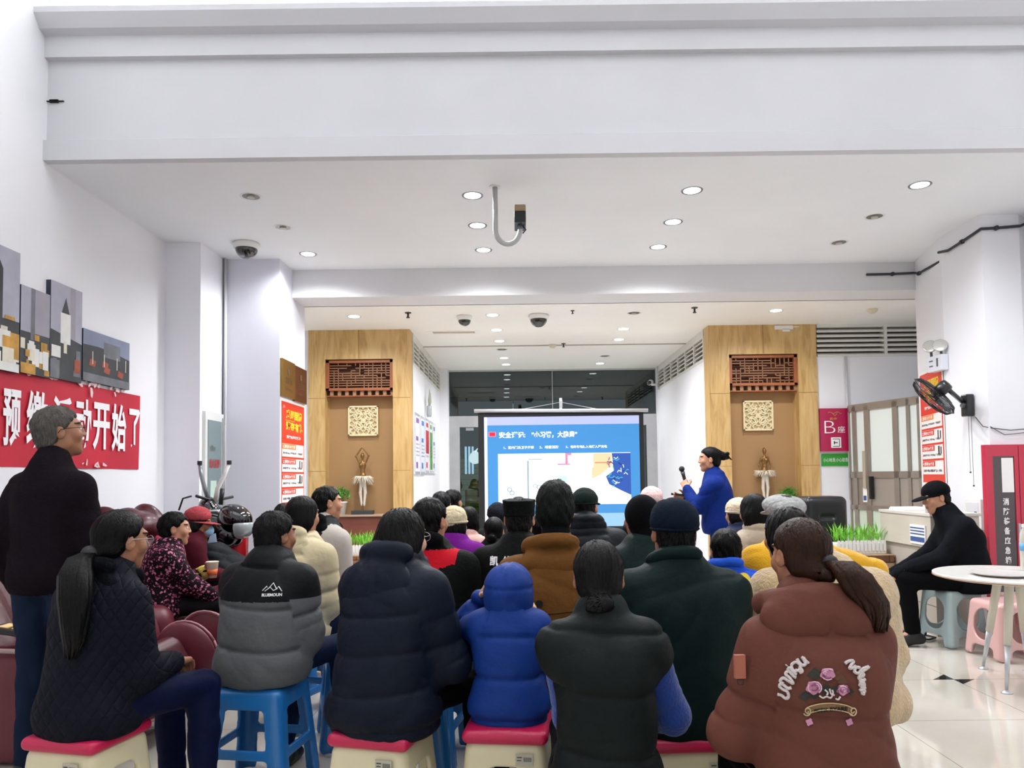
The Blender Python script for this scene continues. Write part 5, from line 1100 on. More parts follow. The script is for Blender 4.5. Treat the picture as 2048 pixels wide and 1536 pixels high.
    # trousers and shoes
    T = [(loft([(Z(z), 0, 0, rx*u, ry*u) for z, rx, ry in ((-.012, .15*seatw, .12), (.05, .165*seatw, .135), (.13, .155, .12))]), .02)]
    for hip, kn, an in P.legs: T += [(cap(hip, kn, .092*u, .066*u), .03), (cap(kn, an+(kn-an)*.08, .068*u, .056*u), .02)]
    sdf_obj('trousers', T, .016, trousers or mat('trousers_black', '#08080B', .85, spec=.15), body, disp=lambda v: folds(v, seed+11, .006*u, 13), it=2)
    for hip, kn, an in P.legs:
        d = np.array((an[0]*.3, .16*u, 0)); hl = np.array((an[0], an[1]-.045*u, .045*u)); S_ = [(cap(hl+np.array((0, 0, .01)), np.array((an[0], an[1]+.05*u, .048*u)), .038*u, .040*u), .02), (cap(np.array((an[0], an[1]+.05*u, .040*u)), np.array((an[0]*1.05, an[1]+.155*u, .034*u)), .040*u, .033*u), .02), (cap(an, an+np.array((0, 0, .03*u)), .046*u, .046*u), .02)]
        sh_ = sdf_obj('shoe', S_, .009, shoes or mat('shoe_black', '#131315', .45), body, cuts=[lambda X, Y, Z_: (.004-Z_)+0*X+0*Y], it=1)
    return P
sleeves_mat = [None]
def place(P, l): return P.o.matrix_basis @ Vector(l)
def strands(v, seed, amp, f=70, ax=2):
    th = np.arctan2(v[:, 0], v[:, 1]+.02); return amp*np.sin(th*f*.35+6*np.sin(v[:, 2]*14+seed))*np.sin(th*f*.13+seed*2+v[:, 2]*20)
def make_hair(P, style, m_):
    Sx = lambda v: strands((v-P.HC)@P.R, 1, .0016); t = .010; cuts = []; subs = []; pr = []; hl = .020; nape = -.075; earr = .027
    if style in ('short', 'thick', 'crew'): hl = .010
    if style in ('bun', 'lowbun', 'highbun', 'pony'): hl = .008
    if style in ('short', 'crew'): t = .010 if style == 'short' else .006; pr = []
    E_ = [(ell((0, -.012, .032), (.073+t, .094+t, .086+t)), .01), (ell((0, -.036, -.030), (.064+t, .060+t, .062)), .02)]
    if style == 'thick': E_ += [(ell((0, -.01, .06), (.078, .095, .085)), .02), (ell((0, -.04, -.0), (.085, .078, .08)), .02)]
    if style == 'bob': E_ += [(ell((0, -.03, -.04), (.098, .085, .10)), .03)]; nape = -.15; earr = 0; hl = .03
    if style in ('long', 'longleft'):
        E_ += [(cap((.045, -.055, -.02), (.055, -.085, -.30), .052, .042), .03), (cap((-.045, -.055, -.02), (-.060, -.085, -.32), .052, .042), .03), (cap((0, -.07, 0), (0, -.105, -.34), .055, .035), .03), (ell((.06, -.005, -.05), (.030, .05, .10)), .03), (ell((-.06, -.005, -.05), (.030, .05, .10)), .03)]; nape = -9; earr = 0; hl = .028
    if style == 'bun': E_ += [(ell((0, -.122, -.045), (.040, .034, .040)), .008), (ell((.012, -.145, -.038), (.022, .018, .026)), .006)]; nape = -.085
    if style == 'lowbun': E_ += [(ell((0, -.112, -.085), (.046, .034, .040)), .010), (ell((-.020, -.125, -.11), (.030, .022, .036)), .010), (ell((.018, -.135, -.075), (.026, .018, .02)), .006)]; nape = -.105; earr = .024
    if style == 'highbun': E_ += [(ell((0, -.135, .030), (.038, .036, .038)), .004), (ell((.02, -.170, .02), (.024, .022, .022)), .006), (ell((-.02, -.175, .055), (.02, .02, .02)), .006), (cap((0, -.18, .03), (.01, -.215, -.005), .010, .004), .006), (cap((0, -.09, .05), (0, -.15, .045), .045, .018), .02)]
    if style == 'pony': E_ += [(cap((0, -.10, -.045), (.0, -.135, -.055), .035, .022), .012)]
    hairs = [(p, k) for p, k in E_]
    # build in head space, then move
    s = SDF(.006, [p for p, k in hairs], pad=.02)
    for p, k in hairs: s.add(p, k)
    s.cut(lambda X, Y, Z: (Y*.78-Z*.62-hl-.006*np.cos(X*40)+0*X), .010)
    s.cut(lambda X, Y, Z: (nape-Z+.35*(Y+.05)*(Y > -.05)+0*X) if style not in ('long', 'longleft') else (-.36-Z+0*X+0*Y), .010)
    if earr:
        for sx in (1, -1): s.sub(ell((sx*.088, .004, -.012), (.024, earr, .036)), .006)
    v, q = s.mesh(); v = relax(v, q, 2); v = v+vnormals(v, q)*(strands(v, P.seed, .0018)+(.0035*np.sin(v[:, 0]*90+P.seed)*np.sin(v[:, 2]*75)*np.sin(v[:, 1]*80+2) if style in ('short', 'thick', 'crew') else 0))[:, None]
    lv, lq = locks(P, v, q, style); P.hair = mesh_obj('hair', P.Th(np.concatenate([v, lv])), np.concatenate([q, lq+len(v)]), m_, P.o, None, True)
def locks(P, v, q, style):
    """flat tapering locks combed over the hair surface, in head space"""
    rs = np.random.RandomState(P.seed); bv_ = BVHTree.FromPolygons([tuple(x) for x in v], [tuple(x) for x in q]); N = vnormals(v, q)
    n = int(np.clip(5200/max(1.5, P.depth), 500, 2200)); V = []; Q = []
    T = {'pony': (0, -.12, -.05), 'bun': (0, -.12, -.045), 'lowbun': (0, -.115, -.085), 'highbun': (0, -.12, .03)}.get(style)
    L = .075 if T else (.035 if style in ('short', 'thick') else .02 if style == 'crew' else .09); st = 5; messy = .35 if style in ('short', 'thick', 'crew') else .10
    for i in rs.randint(0, len(v), n):
        p = Vector(v[i]); nn = Vector(N[i]); l = L*(.7+.6*rs.rand()); w_ = .0016+.0022*rs.rand(); jit = Vector(rs.normal(size=3)*messy); C = []
        for k in range(st):
            if T: d = (Vector(T)-p).normalized()
            elif style in ('short', 'thick', 'crew'): d = (p-Vector((.01, -.055, .11))).normalized()+Vector((0, 0, -.25))
            else: d = Vector((.35*np.sign(p.x+.012)*(1 if p.z > .08 else 0), -.1, -1))
            d = d+jit; d = d-nn*d.dot(nn)
            if d.length < 1e-4: break
            d.normalize(); s_ = d.cross(nn); lift = .0010+(.0040*(k/(st-1))**2 if messy > .2 else .0010*math.sin(k)); C.append((p+nn*lift, s_*w_*(1-.8*(k/(st-1))**2)))
            if T and (Vector(T)-p).length < .03: break
            h = bv_.find_nearest(p+d*(l/st))
            if h[0] is None: break
            p, nn = h[0], h[1] if h[1].dot(nn) > 0 else -h[1]
        if len(C) < 2: continue
        b0 = len(V)
        for c, s_ in C: V.append(tuple(c-s_)); V.append(tuple(c+s_))
        Q += [(b0+2*k, b0+2*k+1, b0+2*k+3, b0+2*k+2) for k in range(len(C)-1)]
    return np.array(V), np.array(Q, dtype=np.int64)
def tail(P, pts, rs, m_, tie=True, n=26, seed=2, spread=.9):
    """a tail of hair: many tapering locks round a centre line, in head space"""
    m = MB(); q = random.Random(seed)
    for i in range(n):
        a = q.random()*6.28; rr = math.sqrt(q.random())*spread; ln = .82+.22*q.random(); L = []
        N = len(pts)
        for j, p in enumerate(pts):
            k_ = rs[j]*rr; wob = .011*math.sin(j*1.3+i*2.1)*(j/N); pp = Vector(p)+Vector((k_*math.cos(a)+wob, k_*math.sin(a)*.7, .0)); 
            if j > N*.6: pp = Vector(p)*ln+Vector(pts[int(N*.6)])*(1-ln)+Vector((k_*math.cos(a)*1.2+wob, k_*math.sin(a)*.7, 0))
            L.append(tuple(P.Th(tuple(pp))))
        # resample smoothly
        m.tube(L, [max(.0015, rs[j]*.42*(1-.75*(j/(N-1))**2)) for j in range(N)], 6)
    o = m.build('ponytail', m_, P.o, smooth=True)
    if tie: k_ = P.Th(pts[0]); t_ = MB(); t_.ball(tuple(k_), rs[0]*1.25, 8).build('hair_tie', mat('hair_tie_black', '#15131A', .6), o, smooth=True)
    return o
def make_hat(P, kind, m_, m2=None):
    Th = P.Th; s = None; cu = []
    def put(nm, prims, cuts, mt, disp=None, res=.006, subs=()):
        s = SDF(res, [p for p, k in prims], pad=.02)
        for p, k in prims: s.add(p, k)
        for c in cuts: s.cut(c, .006)
        for c in subs: s.sub(*c)
        v, q = s.mesh(); v = relax(v, q, 1)
        if disp is not None: v = v+vnormals(v, q)*disp(v)[:, None]
        return mesh_obj(nm, Th(v), q, mt, P.o, None, True)
    if kind == 'beanie':
        o = put('hat', [(ell((0, -.015, .045), (.094, .112, .10)), .01)], [lambda X, Y, Z: (-.005-.35*Y-Z)*-1*-1+0*X if False else (.012-Z+.15*Y)+0*X], m_, lambda v: .0025*np.abs(np.sin(np.arctan2(v[:, 0], v[:, 1])*11))+folds(v, 4, .003, 30))
        MBb = [(ell((0, -.015, .028), (.099, .116, .022)), .01)]; put('hat_band', MBb, [], m2 or m_, lambda v: .0015*np.sin(np.arctan2(v[:, 0], v[:, 1])*60))
    elif kind == 'cap':                                      # soft baseball style cap
        put('hat', [(ell((0, -.012, .050), (.090, .108, .088)), .01)], [lambda X, Y, Z: (.020-Z-.10*Y)+0*X], m_, lambda v: folds(v, 9, .002, 30))
        put('hat_band', [(ell((0, -.012, .030), (.0925, .1105, .016)), .01)], [], m2 or m_)
        put('visor', [(ell((0, .115, .022), (.072, .070, .010), rotm(-.12, 0, 0)), .005)], [], m_, res=.005)
    elif kind == 'newsboy':
        put('hat', [(ell((0, -.005, .068), (.112, .128, .062), rotm(.12, 0, 0)), .02), (ell((0, -.012, .035), (.090, .108, .040)), .02)], [lambda X, Y, Z: (.008-Z)+0*X+0*Y], m_, lambda v: folds(v, 5, .004, 26))
        put('visor', [(ell((0, .115, .028), (.070, .055, .011), rotm(-.2, 0, 0)), .005)], [], m2 or m_)
    elif kind == 'bucket':
        put('hat', [(ell((0, -.01, .075), (.096, .11, .075), rotm(.05, 0, 0)), .03), (ell((0, -.02, .10), (.085, .09, .055)), .03)], [lambda X, Y, Z: (.015-Z)+0*X+0*Y], m_, lambda v: folds(v, 5, .005, 26))
        put('visor', [(ell((0, .03, .018), (.105, .155, .014), rotm(-.15, 0, 0)), .01)], [], m_, lambda v: folds(v, 8, .003, 20), subs=[(ell((0, -.012, -.01), (.075, .095, .06)), .005)])
    elif kind == 'forage':                                   # flat topped uniform cap
        def fn(X, Y, Z):
            k_ = 1+.07*np.clip(Z-.03, 0, .1)/.1; g = np.sqrt((X/(.088*k_))**2+((Y+.012)/(.104*k_))**2); return np.maximum((g-1)*.088, np.maximum(.018-Z, Z-.112-.04*(Y+.0)))
        fn.bb = (A3((-.12, -.14, .01)), A3((.12, .13, .13))); put('hat', [(fn, .002)], [], m_, lambda v: folds(v, 3, .002, 30))
        put('hat_band', [(ell((0, -.012, .028), (.090, .106, .012)), .01)], [], m_); put('visor', [(ell((0, .112, .018), (.06, .055, .008), rotm(-.25, 0, 0)), .005)], [], m_)
    elif kind == 'watch':                                     # rounded navy cap seen from the back
        put('hat', [(ell((0, -.012, .055), (.093, .110, .085)), .01), (ell((0, -.012, .035), (.091, .109, .05)), .02)], [lambda X, Y, Z: (.004-Z)+0*X+0*Y], m_, lambda v: folds(v, 3, .0035, 22))
        put('hat_band', [(ell((0, -.012, .018), (.0945, .1125, .017)), .01)], [], m_); put('visor', [(ell((0, .112, .016), (.066, .06, .009), rotm(-.2, 0, 0)), .005)], [], m_)
def hood_down(P, m_, size=(.15, .062, .105), c=(0, -.075, .475), res=.011, roll=.030, name='hood', seam=True, puff=None, drop=0, wide=.088):
    u, Z, cyf = P.u, P.Z, P.cyf; cy = cyf(c[2]); prims = [(ell((c[0]*u, cy+c[1]*u, Z(c[2])), (size[0]*u, size[1]*u, size[2]*u), rotm(-.15, 0, 0)), .02)]
    pts = []
    for i in range(21):
        a = math.pi*(-.28-1.44*(1-i/20)); pts.append((wide*1.15*u*math.cos(a), cyf(.56)+wide*.95*u*math.sin(a)*1.0, Z(.545+.035*-math.sin(a))))
    for i in range(20): prims.append((cap(pts[i], pts[i+1], roll*u), .016))
    nk = cap((0, cyf(.5)+.01, Z(.40)), tuple(np.array(P.HC)+np.array((0, -.01, -.04))), .060*u, .058*u)
    def disp(v):
        D = folds(v, P.seed+5, .0045*u, 14)
        if seam: D += -.006*np.exp(-(v[:, 0]/.006)**2)*(v[:, 2] < Z(.53))
        if puff: ph = ((v[:, 2]-Z(0))/puff[0]) % 1; D += puff[1]*(np.sqrt(np.sin(np.pi*ph))-.6)
        return D
    return sdf_obj(name, prims, res, m_, P.o, subs=[(nk, .008)], disp=disp, it=2)
def decal_bvh(P, objs=None):
    V, Q, k = [], [], 0
    for o in (objs or [P.jacket]):
        V += [tuple(v.co) for v in o.data.vertices]; Q += [tuple(i+k for i in p.vertices) for p in o.data.polygons]; k = len(V)
    return BVHTree.FromPolygons(V, Q)
def decal(bvh, v2, f, m_, parent, lift=.003, name='embroidery', thick=True):
    """v2 = (x,z) in the wearer's space, projected from behind onto the back"""
    out = []
    for x, z in v2:
        h = bvh.ray_cast(Vector((x, -1.5, z)), Vector((0, 1, 0))); y = h[0].y if h[0] is not None else 0
        out.append(Vector((x, y-lift, z)))
    return mesh_obj(name, out, f, m_, parent)
def decal_text(bvh, s, x0, z0, w_, h_, m_, parent, bold=.02, fn=None, lift=.003, name='lettering'):
    v, f, ext = glyphs(s, bold); v2 = [(x0+a/ext[0]*w_, z0+b/ext[1]*h_) for a, b in v]
    if fn: v2 = [fn(*p) for p in v2]
    return decal(bvh, v2, f, m_, parent, lift, name)
def ribbon(bvh, pts, r, m_, parent, name='embroidery', lift=.003):
    L = []
    for x, z in pts:
        h = bvh.ray_cast(Vector((x, -1.5, z)), Vector((0, 1, 0))); L.append(Vector((x, (h[0].y if h[0] is not None else 0)-lift, z)))
    return MB().tube(L, r, 6).build(name, m_, parent, smooth=True)

# ---- cloth materials
def fab(name, h, rough=.8, b=.35, sc=180, **k): return mat(name, h, rough, bump=b, bscale=sc, sheen=0, spec=.07, **k)
def nyl(name, h, rough=.48): return mat(name, h, rough+.05, bump=.45, bscale=22, spec=.14, detail=6)
def quilted():
    m = mat('quilted_navy', '#13151F', .7, spec=.08); k = NT(m); tc = k.n('ShaderNodeTexCoord'); sp = k.n('ShaderNodeSeparateXYZ'); k.l(tc.outputs['Object'], sp.inputs[0])
    x, y, z = sp.outputs; xy = k.math('ADD', x, k.math('MULTIPLY', y, .8)); S = []
    for op in ('ADD', 'SUBTRACT'): S.append(k.math('ABSOLUTE', k.math('SINE', k.math('MULTIPLY', k.math(op, k.math('MULTIPLY', xy, 1.15), z), 52))))
    mn = k.math('MINIMUM', *S); pw = k.math('POWER', mn, .45); bp = k.n('ShaderNodeBump'); bp.inputs['Strength'].default_value = .6; bp.inputs['Distance'].default_value = .008; k.l(pw, bp.inputs['Height'])
    nz = k.n('ShaderNodeTexNoise'); nz.inputs['Scale'].default_value = 60; k.l(tc.outputs['Object'], nz.inputs[0]); b2 = k.n('ShaderNodeBump'); b2.inputs['Strength'].default_value = .4; b2.inputs['Distance'].default_value = .004; k.l(nz.outputs[0], b2.inputs['Height']); k.l(bp.outputs[0], b2.inputs['Normal']); k.l(b2.outputs[0], k.b.inputs['Normal']); return m
def floral():
    m = mat('floral_black_pink', '#1A1418', .7); k = NT(m); tc = k.n('ShaderNodeTexCoord'); col = None
    for sc_, th, c, off in ((38, .30, '#C97A94', 0), (44, .26, '#A8567A', 3.3), (52, .24, '#7C3450', 7.7)):
        mp = k.n('ShaderNodeMapping'); mp.inputs['Location'].default_value = (off, off, off); k.l(tc.outputs['Object'], mp.inputs[0])
        nz = k.n('ShaderNodeTexNoise'); nz.inputs['Scale'].default_value = 70; k.l(mp.outputs[0], nz.inputs[0]); ad = k.n('ShaderNodeVectorMath', operation='MULTIPLY_ADD'); k.l(nz.outputs['Color'], ad.inputs[0]); ad.inputs[1].default_value = (.02, .02, .02); k.l(mp.outputs[0], ad.inputs[2])
        vo = k.n('ShaderNodeTexVoronoi'); vo.inputs['Scale'].default_value = sc_; k.l(ad.outputs[0], vo.inputs['Vector']); g = k.math('LESS_THAN', vo.outputs['Distance'], th)
        mx = k.n('ShaderNodeMix', data_type='RGBA'); k.l(g, mx.inputs[0]); mx.inputs[7].default_value = rgb(c)
        if col is None: mx.inputs[6].default_value = rgb('#191217')
        else: k.l(col, mx.inputs[6])
        col = mx.outputs[2]
    k.l(col, k.b.inputs['Base Color']); return m
JEAN = mat('jeans_navy', '#12203A', .75, bump=.3, bscale=200, var=.3, vscale=5); BLKT = mat('trousers_black', '#08080B', .85, spec=.15)
NAVYT = mat('trousers_navy', '#0A1130', .6, bump=.2, bscale=60)
def seat_of(P, kind, label, rz=0): return stool(kind, P.root.x, P.root.y, P.yaw+rz, label)
# 1 standing man
man = person('standing grey haired man with glasses in a dark sweater by the massage chairs', 120, 810, 3.4, yaw=-8, hyaw=-42, hpitch=8, sex='m', skin='b', hair='short', hm=HG, w=.84, stand=True, lean=.0, b=.012, jmat=fab('sweater_plum_black', '#161016', .9, .5, 120), fold=.006, collar=.020, hem=-.02,
             hands=((.16, .20, .06), (-.19, .04, -.02)), legs=((.1, 0, .11, -.02), (-.1, 0, -.12, .02)), trousers=mat('trousers_dark_blue', '#152238', .7, bump=.2, bscale=60, var=.2), res=.011, seed=3, elbow=((.4, -.8, -.2), (-.4, -.8, -.2)))
def glasses(P, m_, r=.0205, rims=True):
    g = MB(); T = lambda p: Vector(tuple(P.Th(p)))
    for sx in (1, -1):
        g.tube([T((sx*.031+r*1.1*math.cos(a), .104, .006+r*.85*math.sin(a))) for a in [i*2*math.pi/20 for i in range(21)]], .0014, 5); g.tube([T((sx*.053, .103, .012)), T((sx*.080, .04, .012)), T((sx*.084, -.005, .010)), T((sx*.084, -.02, -.006))], .0017, 5)
    g.tube([T((-.010, .105, .010)), T((.010, .105, .010))], .0014, 5); return g.build('glasses', m_, P.o, smooth=True)
glasses(man, mat('glasses_black', '#101012', .3))
# 2 ponytail woman, quilted jacket
p2 = person('woman with a long black ponytail in a quilted navy jacket on the leftmost cream stool', 243, 1018, 2.88, yaw=-20, hs=.475, hyaw=-12, hpitch=-3, sex='f', skin='b', hair='pony', w=.86, lean=.09, hump=.02, b=.018, jmat=quilted(), fold=.003, collar=.022, seed=5, res=.009, trousers=NAVYT, seatw=1.14,
            legs=((.19, .36, .25, .30), (-.05, .42, -.05, .45)), hands=((.10, .30, .16), (-.02, .30, .15)))
tail(p2, [(0, -.12, -.045), (.03, -.175, -.07), (.07, -.205, -.12), (.105, -.22, -.20), (.12, -.225, -.28), (.12, -.225, -.35), (.11, -.225, -.41)], [.026, .044, .058, .060, .054, .040, .024], HB, n=110)
glasses(p2, mat('glasses_silver', '#A8A8A4', .25, metal=.8)); hood_down(p2, fab('collar_black_knit', '#0B0C12', .9, .6, 90), size=(.12, .035, .055), c=(0, -.055, .50), roll=.028, name='collar', seam=False, wide=.082)
seat_of(p2, 'cream', 'cream stool with crimson pad under the woman with the long ponytail', .12)
# 3 man in grey and black puffer
GP = nyl('puffer_grey', '#5E6062', .5); BP = nyl('puffer_black', '#101315', .55)
p3 = person('man in a grey puffer jacket with a black yoke on a blue stool', 552, 1020, 3.48, yaw=-14, hs=.48, hyaw=-22, sex='m', skin='b', hair='short', hm=HBG, w=1.04, lean=.07, b=.034, jmat=[GP, BP], puff=(.175, .010, .008, .03), fold=.004, collar=.03, seed=7, res=.0085, trousers=JEAN, seatw=1.02,
            rule=lambda c, z, arm: (((~arm) & (z > .365-.0*c[:, 0])) | (arm & (z > .372)) | (z > .50)).astype(int), legs=((.20, .38, .22, .42), (-.04, .44, -.02, .20)))
bv = decal_bvh(p3); x0, z0 = .07, p3.Z(.405)
ribbon(bv, [(x0, z0+.012), (x0+.015, z0+.03), (x0+.024, z0+.02), (x0+.038, z0+.043), (x0+.055, z0+.02), (x0+.062, z0+.028), (x0+.078, z0+.008)], .0022, WT, p3.jacket, 'logo'); ribbon(bv, [(x0+.01, z0+.01), (x0+.03, z0+.026), (x0+.045, z0+.012), (x0+.06, z0+.02)], .002, WT, p3.jacket, 'logo')
decal_text(bv, 'BLUEMOUN', x0, z0-.012, .08, .013, WT, p3.jacket, .04)
seat_of(p3, 'blue', 'tall blue stool under the man in the grey puffer jacket', .1)
# 4 long haired woman in navy puffer
NP = nyl('puffer_navy', '#0C1423', .5)
p4 = person('woman with long black hair in a dark navy puffer, on the second cream stool', 806, 1014, 2.90, yaw=-20, hs=.475, hyaw=-12, u=1.05, sex='f', skin='c', hair='long', w=.88, lean=.10, b=.030, jmat=NP, puff=(.13, .006, .010), fold=.005, collar=.03, seed=9, res=.009, trousers=BLKT, seatw=1.1,
            legs=((.18, .38, .22, .38), (-.02, .42, -.06, .1)), hands=((.12, .32, .27), (.02, .34, .27)), elbow=((.30, -.4, -.8), (-.3, -.2, -.8)), curl=(.7, .7))
hood_down(p4, NP, size=(.150, .066, .125), c=(-.02, -.075, .44), roll=.036, wide=.088); glasses(p4, MATS['glasses_silver'])
er = MB(); c_ = p4.Th((.082, -.005, -.06)); er.tube([Vector(tuple(c_))+Vector((.0, .016*math.cos(a), .016*math.sin(a)-.0)) for a in [i*2*math.pi/16 for i in range(17)]], .0018, 5).build('earring', MATS['glasses_silver'], p4.o, smooth=True)
def held_box(P, i, size, m_, label, cat, name, off=(0, .09, -.03), rot=(0, 0, 0)):
    t, Fm = P.hand[i]; l = Vector(tuple(A3(t)+Fm@A3(off)*P.u)); o = MB().box((-size[0]/2, -size[1]/2, -size[2]/2), (size[0]/2, size[1]/2, size[2]/2)).build(name, m_, bevel=.003); o.location = place(P, l); o.rotation_euler = (rot[0], rot[1], rot[2]+P.yaw); tag(o, label, cat); return o
held_box(p4, 0, (.075, .008, .15), lit('phone_screen_glow', '#E8ECF4', .5), 'lit phone held by the long haired woman in navy', 'phone', 'phone', (-.01, .07, -.045), (-.9, 0, .3))
seat_of(p4, 'cream', 'cream stool with crimson pad under the long haired woman in navy', .1)
# 5 child in blue hooded puffer
BC = nyl('puffer_royal_blue', '#163680', .5)
p5 = person('child in a bright blue puffer with the hood up, one arm raised', 1019, 1118, 2.86, yaw=-6, hs=.475, hyaw=-4, sex='f', skin='c', hair='bob', w=.88, lean=.05, b=.022, hu=.86, hat_h=.045, jmat=BC, puff=(.145, .008, .009), fold=.004, collar=.03, seed=11, res=.009, trousers=BLKT, seatw=1.15,
            hands=((.10, .30, .42), (-.17, .20, .56)), elbow=((.2, -.2, -.9), (-.42, -.1, -.9)), curl=(.5, .9), legs=((.09, .34, .1, .36), (-.09, .34, -.1, .36)))
def hood_up(P, m_, t=.036, res=.009, zc=.045, seam=True, back=.0):
    s = SDF(res, [ell((0, -.02, .02), (.076+t+.01, .1+t+.01, .1+t+.02)), cap((0, -.03, -.06), (0, -.06, -.17), .1)], pad=.02)
    s.add(ell((0, -.022, .028), (.074+t, .094+t, .088+t)), .01); s.add(cap((0, -.035, -.04), (0, -.05, -.15), .082+t*.5, .085), .03); s.sub(ell((0, .10, -.015), (.066, .085, .10)), .02)
    v, q = s.mesh(); v = relax(v, q, 2); D = folds(v, P.seed+2, .004, 18)
    if seam: D += -.006*np.exp(-(v[:, 0]/.007)**2)
    D += -.006*np.exp(-((v[:, 2]-zc)/.008)**2)*(v[:, 1] < .03)-.008*np.exp(-((v[:, 2]+.115)/.010)**2)
    v = v+vnormals(v, q)*D[:, None]; return mesh_obj('hood', P.Th(v), q, m_, P.o, None, True)
hood_up(p5, BC, .038)
held_box(p5, 1, (.03, .03, .05), mat('toy_grey', '#B8B8B4', .4), 'small grey object in the raised hand of the child in blue', 'toy', 'toy', (0, .085, -.03))
seat_of(p5, 'cream', 'cream stool with crimson pad under the child in the blue puffer', .0)
# 6 woman in black vest with blue sleeves
VB = nyl('vest_black_green', '#0F1716', .55); sleeves_mat[0] = mat('sleeve_blue', '#24428C', .75, bump=.5, bscale=120, sheen=.3)
p6 = person('woman with a low bun in a black padded vest with blue sleeves', 1196, 1080, 2.38, yaw=0, hs=.42, hyaw=-4, hpitch=-6, sex='f', skin='b', hair='lowbun', hm=HBG, w=.83, lean=.11, hump=.03, b=.016, jmat=VB, puff=(.165, .007, .008, .02), fold=.004, collar=.024, seed=13, res=.0085, sleeves=False, trousers=BLKT, seatw=1.08, hat_h=.013,
            hands=((.10, .30, .14), (-.04, .36, .16)), elbow=((.62, -.3, -.7), (.0, -.3, -.9)))
seat_of(p6, 'cream', 'cream stool with crimson pad hidden beneath the woman in the black vest')
# 7 man in dark green coat and navy cap
DGC = nyl('coat_dark_green', '#0E1F1E', .5); NC = fab('cap_navy', '#0D1826', .8, .3, 150)
p7 = person('man with a round navy cap and dark green coat beside the black vest', 1346, 990, 2.80, yaw=2, hs=.475, hyaw=0, sex='m', skin='b', hair='crew', hat=('watch', NC), hat_h=.03, w=1.10, lean=.06, b=.020, jmat=DGC, fold=.006, collar=.026, seed=17, res=.0095, trousers=BLKT, seatw=1.05, elbow=((.3, -.3, -.8), (-.3, -.3, -.8)))
hood_down(p7, DGC, size=(.115, .025, .04), c=(0, -.045, .505), roll=.022, name='collar', seam=False, wide=.078)
seat_of(p7, 'cream', 'cream stool with crimson pad under the man in the dark green coat')
# 8 woman in the brown pink jacket
RB = mat('parka_terracotta', '#653D33', .62, bump=.35, bscale=26, detail=6)
p8 = person('woman with a brown ponytail in a terracotta parka embroidered with roses', 1597, 1034, 2.12, yaw=3, hs=.46, u=.99, hu=.86, hyaw=14, hpitch=-4, hroll=4, sex='f', skin='b', hair='pony', hm=HBR, w=.86, lean=.11, hump=.02, b=.020, jmat=RB, puff=(.19, .006, .007, .09), fold=.006, collar=.02, seed=19, res=.008, trousers=BLKT, seatw=1.12,
            hands=((.03, .32, .13), (-.13, .30, .10)), elbow=((.15, -.3, -.8), (-.5, -.3, -.8)))
tail(p8, [(.015, -.125, -.015), (.03, -.165, -.02), (.045, -.195, -.055), (.068, -.205, -.095), (.098, -.205, -.130), (.115, -.205, -.17), (.118, -.205, -.215)], [.018, .032, .042, .046, .042, .032, .020], HBR, n=110, spread=1.0)
hd8 = hood_down(p8, RB, size=(.168, .078, .092), c=(.0, -.060, .515), roll=.027, wide=.106)
bv = decal_bvh(p8); Zt = p8.Z
CH = mat('chenille_white', '#E8DCD8', .9, bump=.8, bscale=260); PKR = mat('rose_pink', '#C98AA8', .8, bump=.5, bscale=200); PKD = mat('rose_plum', '#8A4A68', .8); LFD = mat('thread_leaf', '#2A2A22', .8); TAN = mat('thread_tan', '#8A6A48', .8, bump=.4, bscale=200); BKT = mat('thread_black', '#15110F', .8)
_mi = p8.o.matrix_basis.inverted(); _o = _mi @ Vector((0, 0, CAMH)); _b = decal_bvh(p8)
def px2(px, py):
    q_ = (_mi @ atY(px, py, 1.0))-_o; h = _b.ray_cast(_o, q_.normalized()); h = h[0] if h[0] is not None else _mi @ atY(px, py, p8.root.y-.14); return (h.x, h.z)
def script(pts_px, r=.0042): ribbon(bv, [px2(*p) for p in pts_px], r, CH, p8.jacket, 'chenille_lettering', .004)
def sm(pts, n=6):
    out = []; P_ = [pts[0]]+list(pts)+[pts[-1]]
    for i in range(1, len(P_)-2):
        for k_ in range(n):
            t = k_/n; a, b_, c_, d_ = P_[i-1], P_[i], P_[i+1], P_[i+2]; out.append(tuple(.5*((2*b_[j])+(-a[j]+c_[j])*t+(2*a[j]-5*b_[j]+4*c_[j]-d_[j])*t*t+(-a[j]+3*b_[j]-3*c_[j]+d_[j])*t**3) for j in (0, 1)))
    out.append(pts[-1]); return out
K = 668/1722; Lq = lambda L: sm([(1380+x*K, 940+y*K) for x, y in L])
script(Lq([(450, 1155), (470, 1160), (490, 1175), (505, 1165), (498, 1140), (475, 1128), (458, 1112), (470, 1100), (500, 1122), (520, 1120)]))          # u
script(Lq([(480, 1100), (462, 1085), (478, 1070), (505, 1085), (528, 1098), (512, 1070), (490, 1050), (505, 1035), (530, 1060), (545, 1068)]))          # n
script(Lq([(500, 1030), (512, 1018), (530, 1040), (548, 1052)])); script(Lq([(494, 1008), (497, 1004)]))                                             # i
script(Lq([(545, 1040), (525, 1025), (522, 1000), (545, 988), (565, 1005), (560, 1030), (540, 1030)])); script(Lq([(560, 1010), (575, 1035), (560, 1042)]))   # q / o
script(Lq([(548, 972), (560, 990), (578, 1005), (592, 995), (580, 970), (572, 962)])); script(Lq([(580, 965), (600, 990), (608, 985)]))                # u
script(Lq([(795, 995), (810, 985), (830, 980), (838, 988), (825, 1005), (820, 1020), (835, 1018), (850, 1008)]))                                      # r
script(Lq([(872, 1018), (850, 1015), (845, 1038), (865, 1045), (882, 1025), (915, 1012), (905, 1022), (880, 1040), (872, 1058)]))                      # d
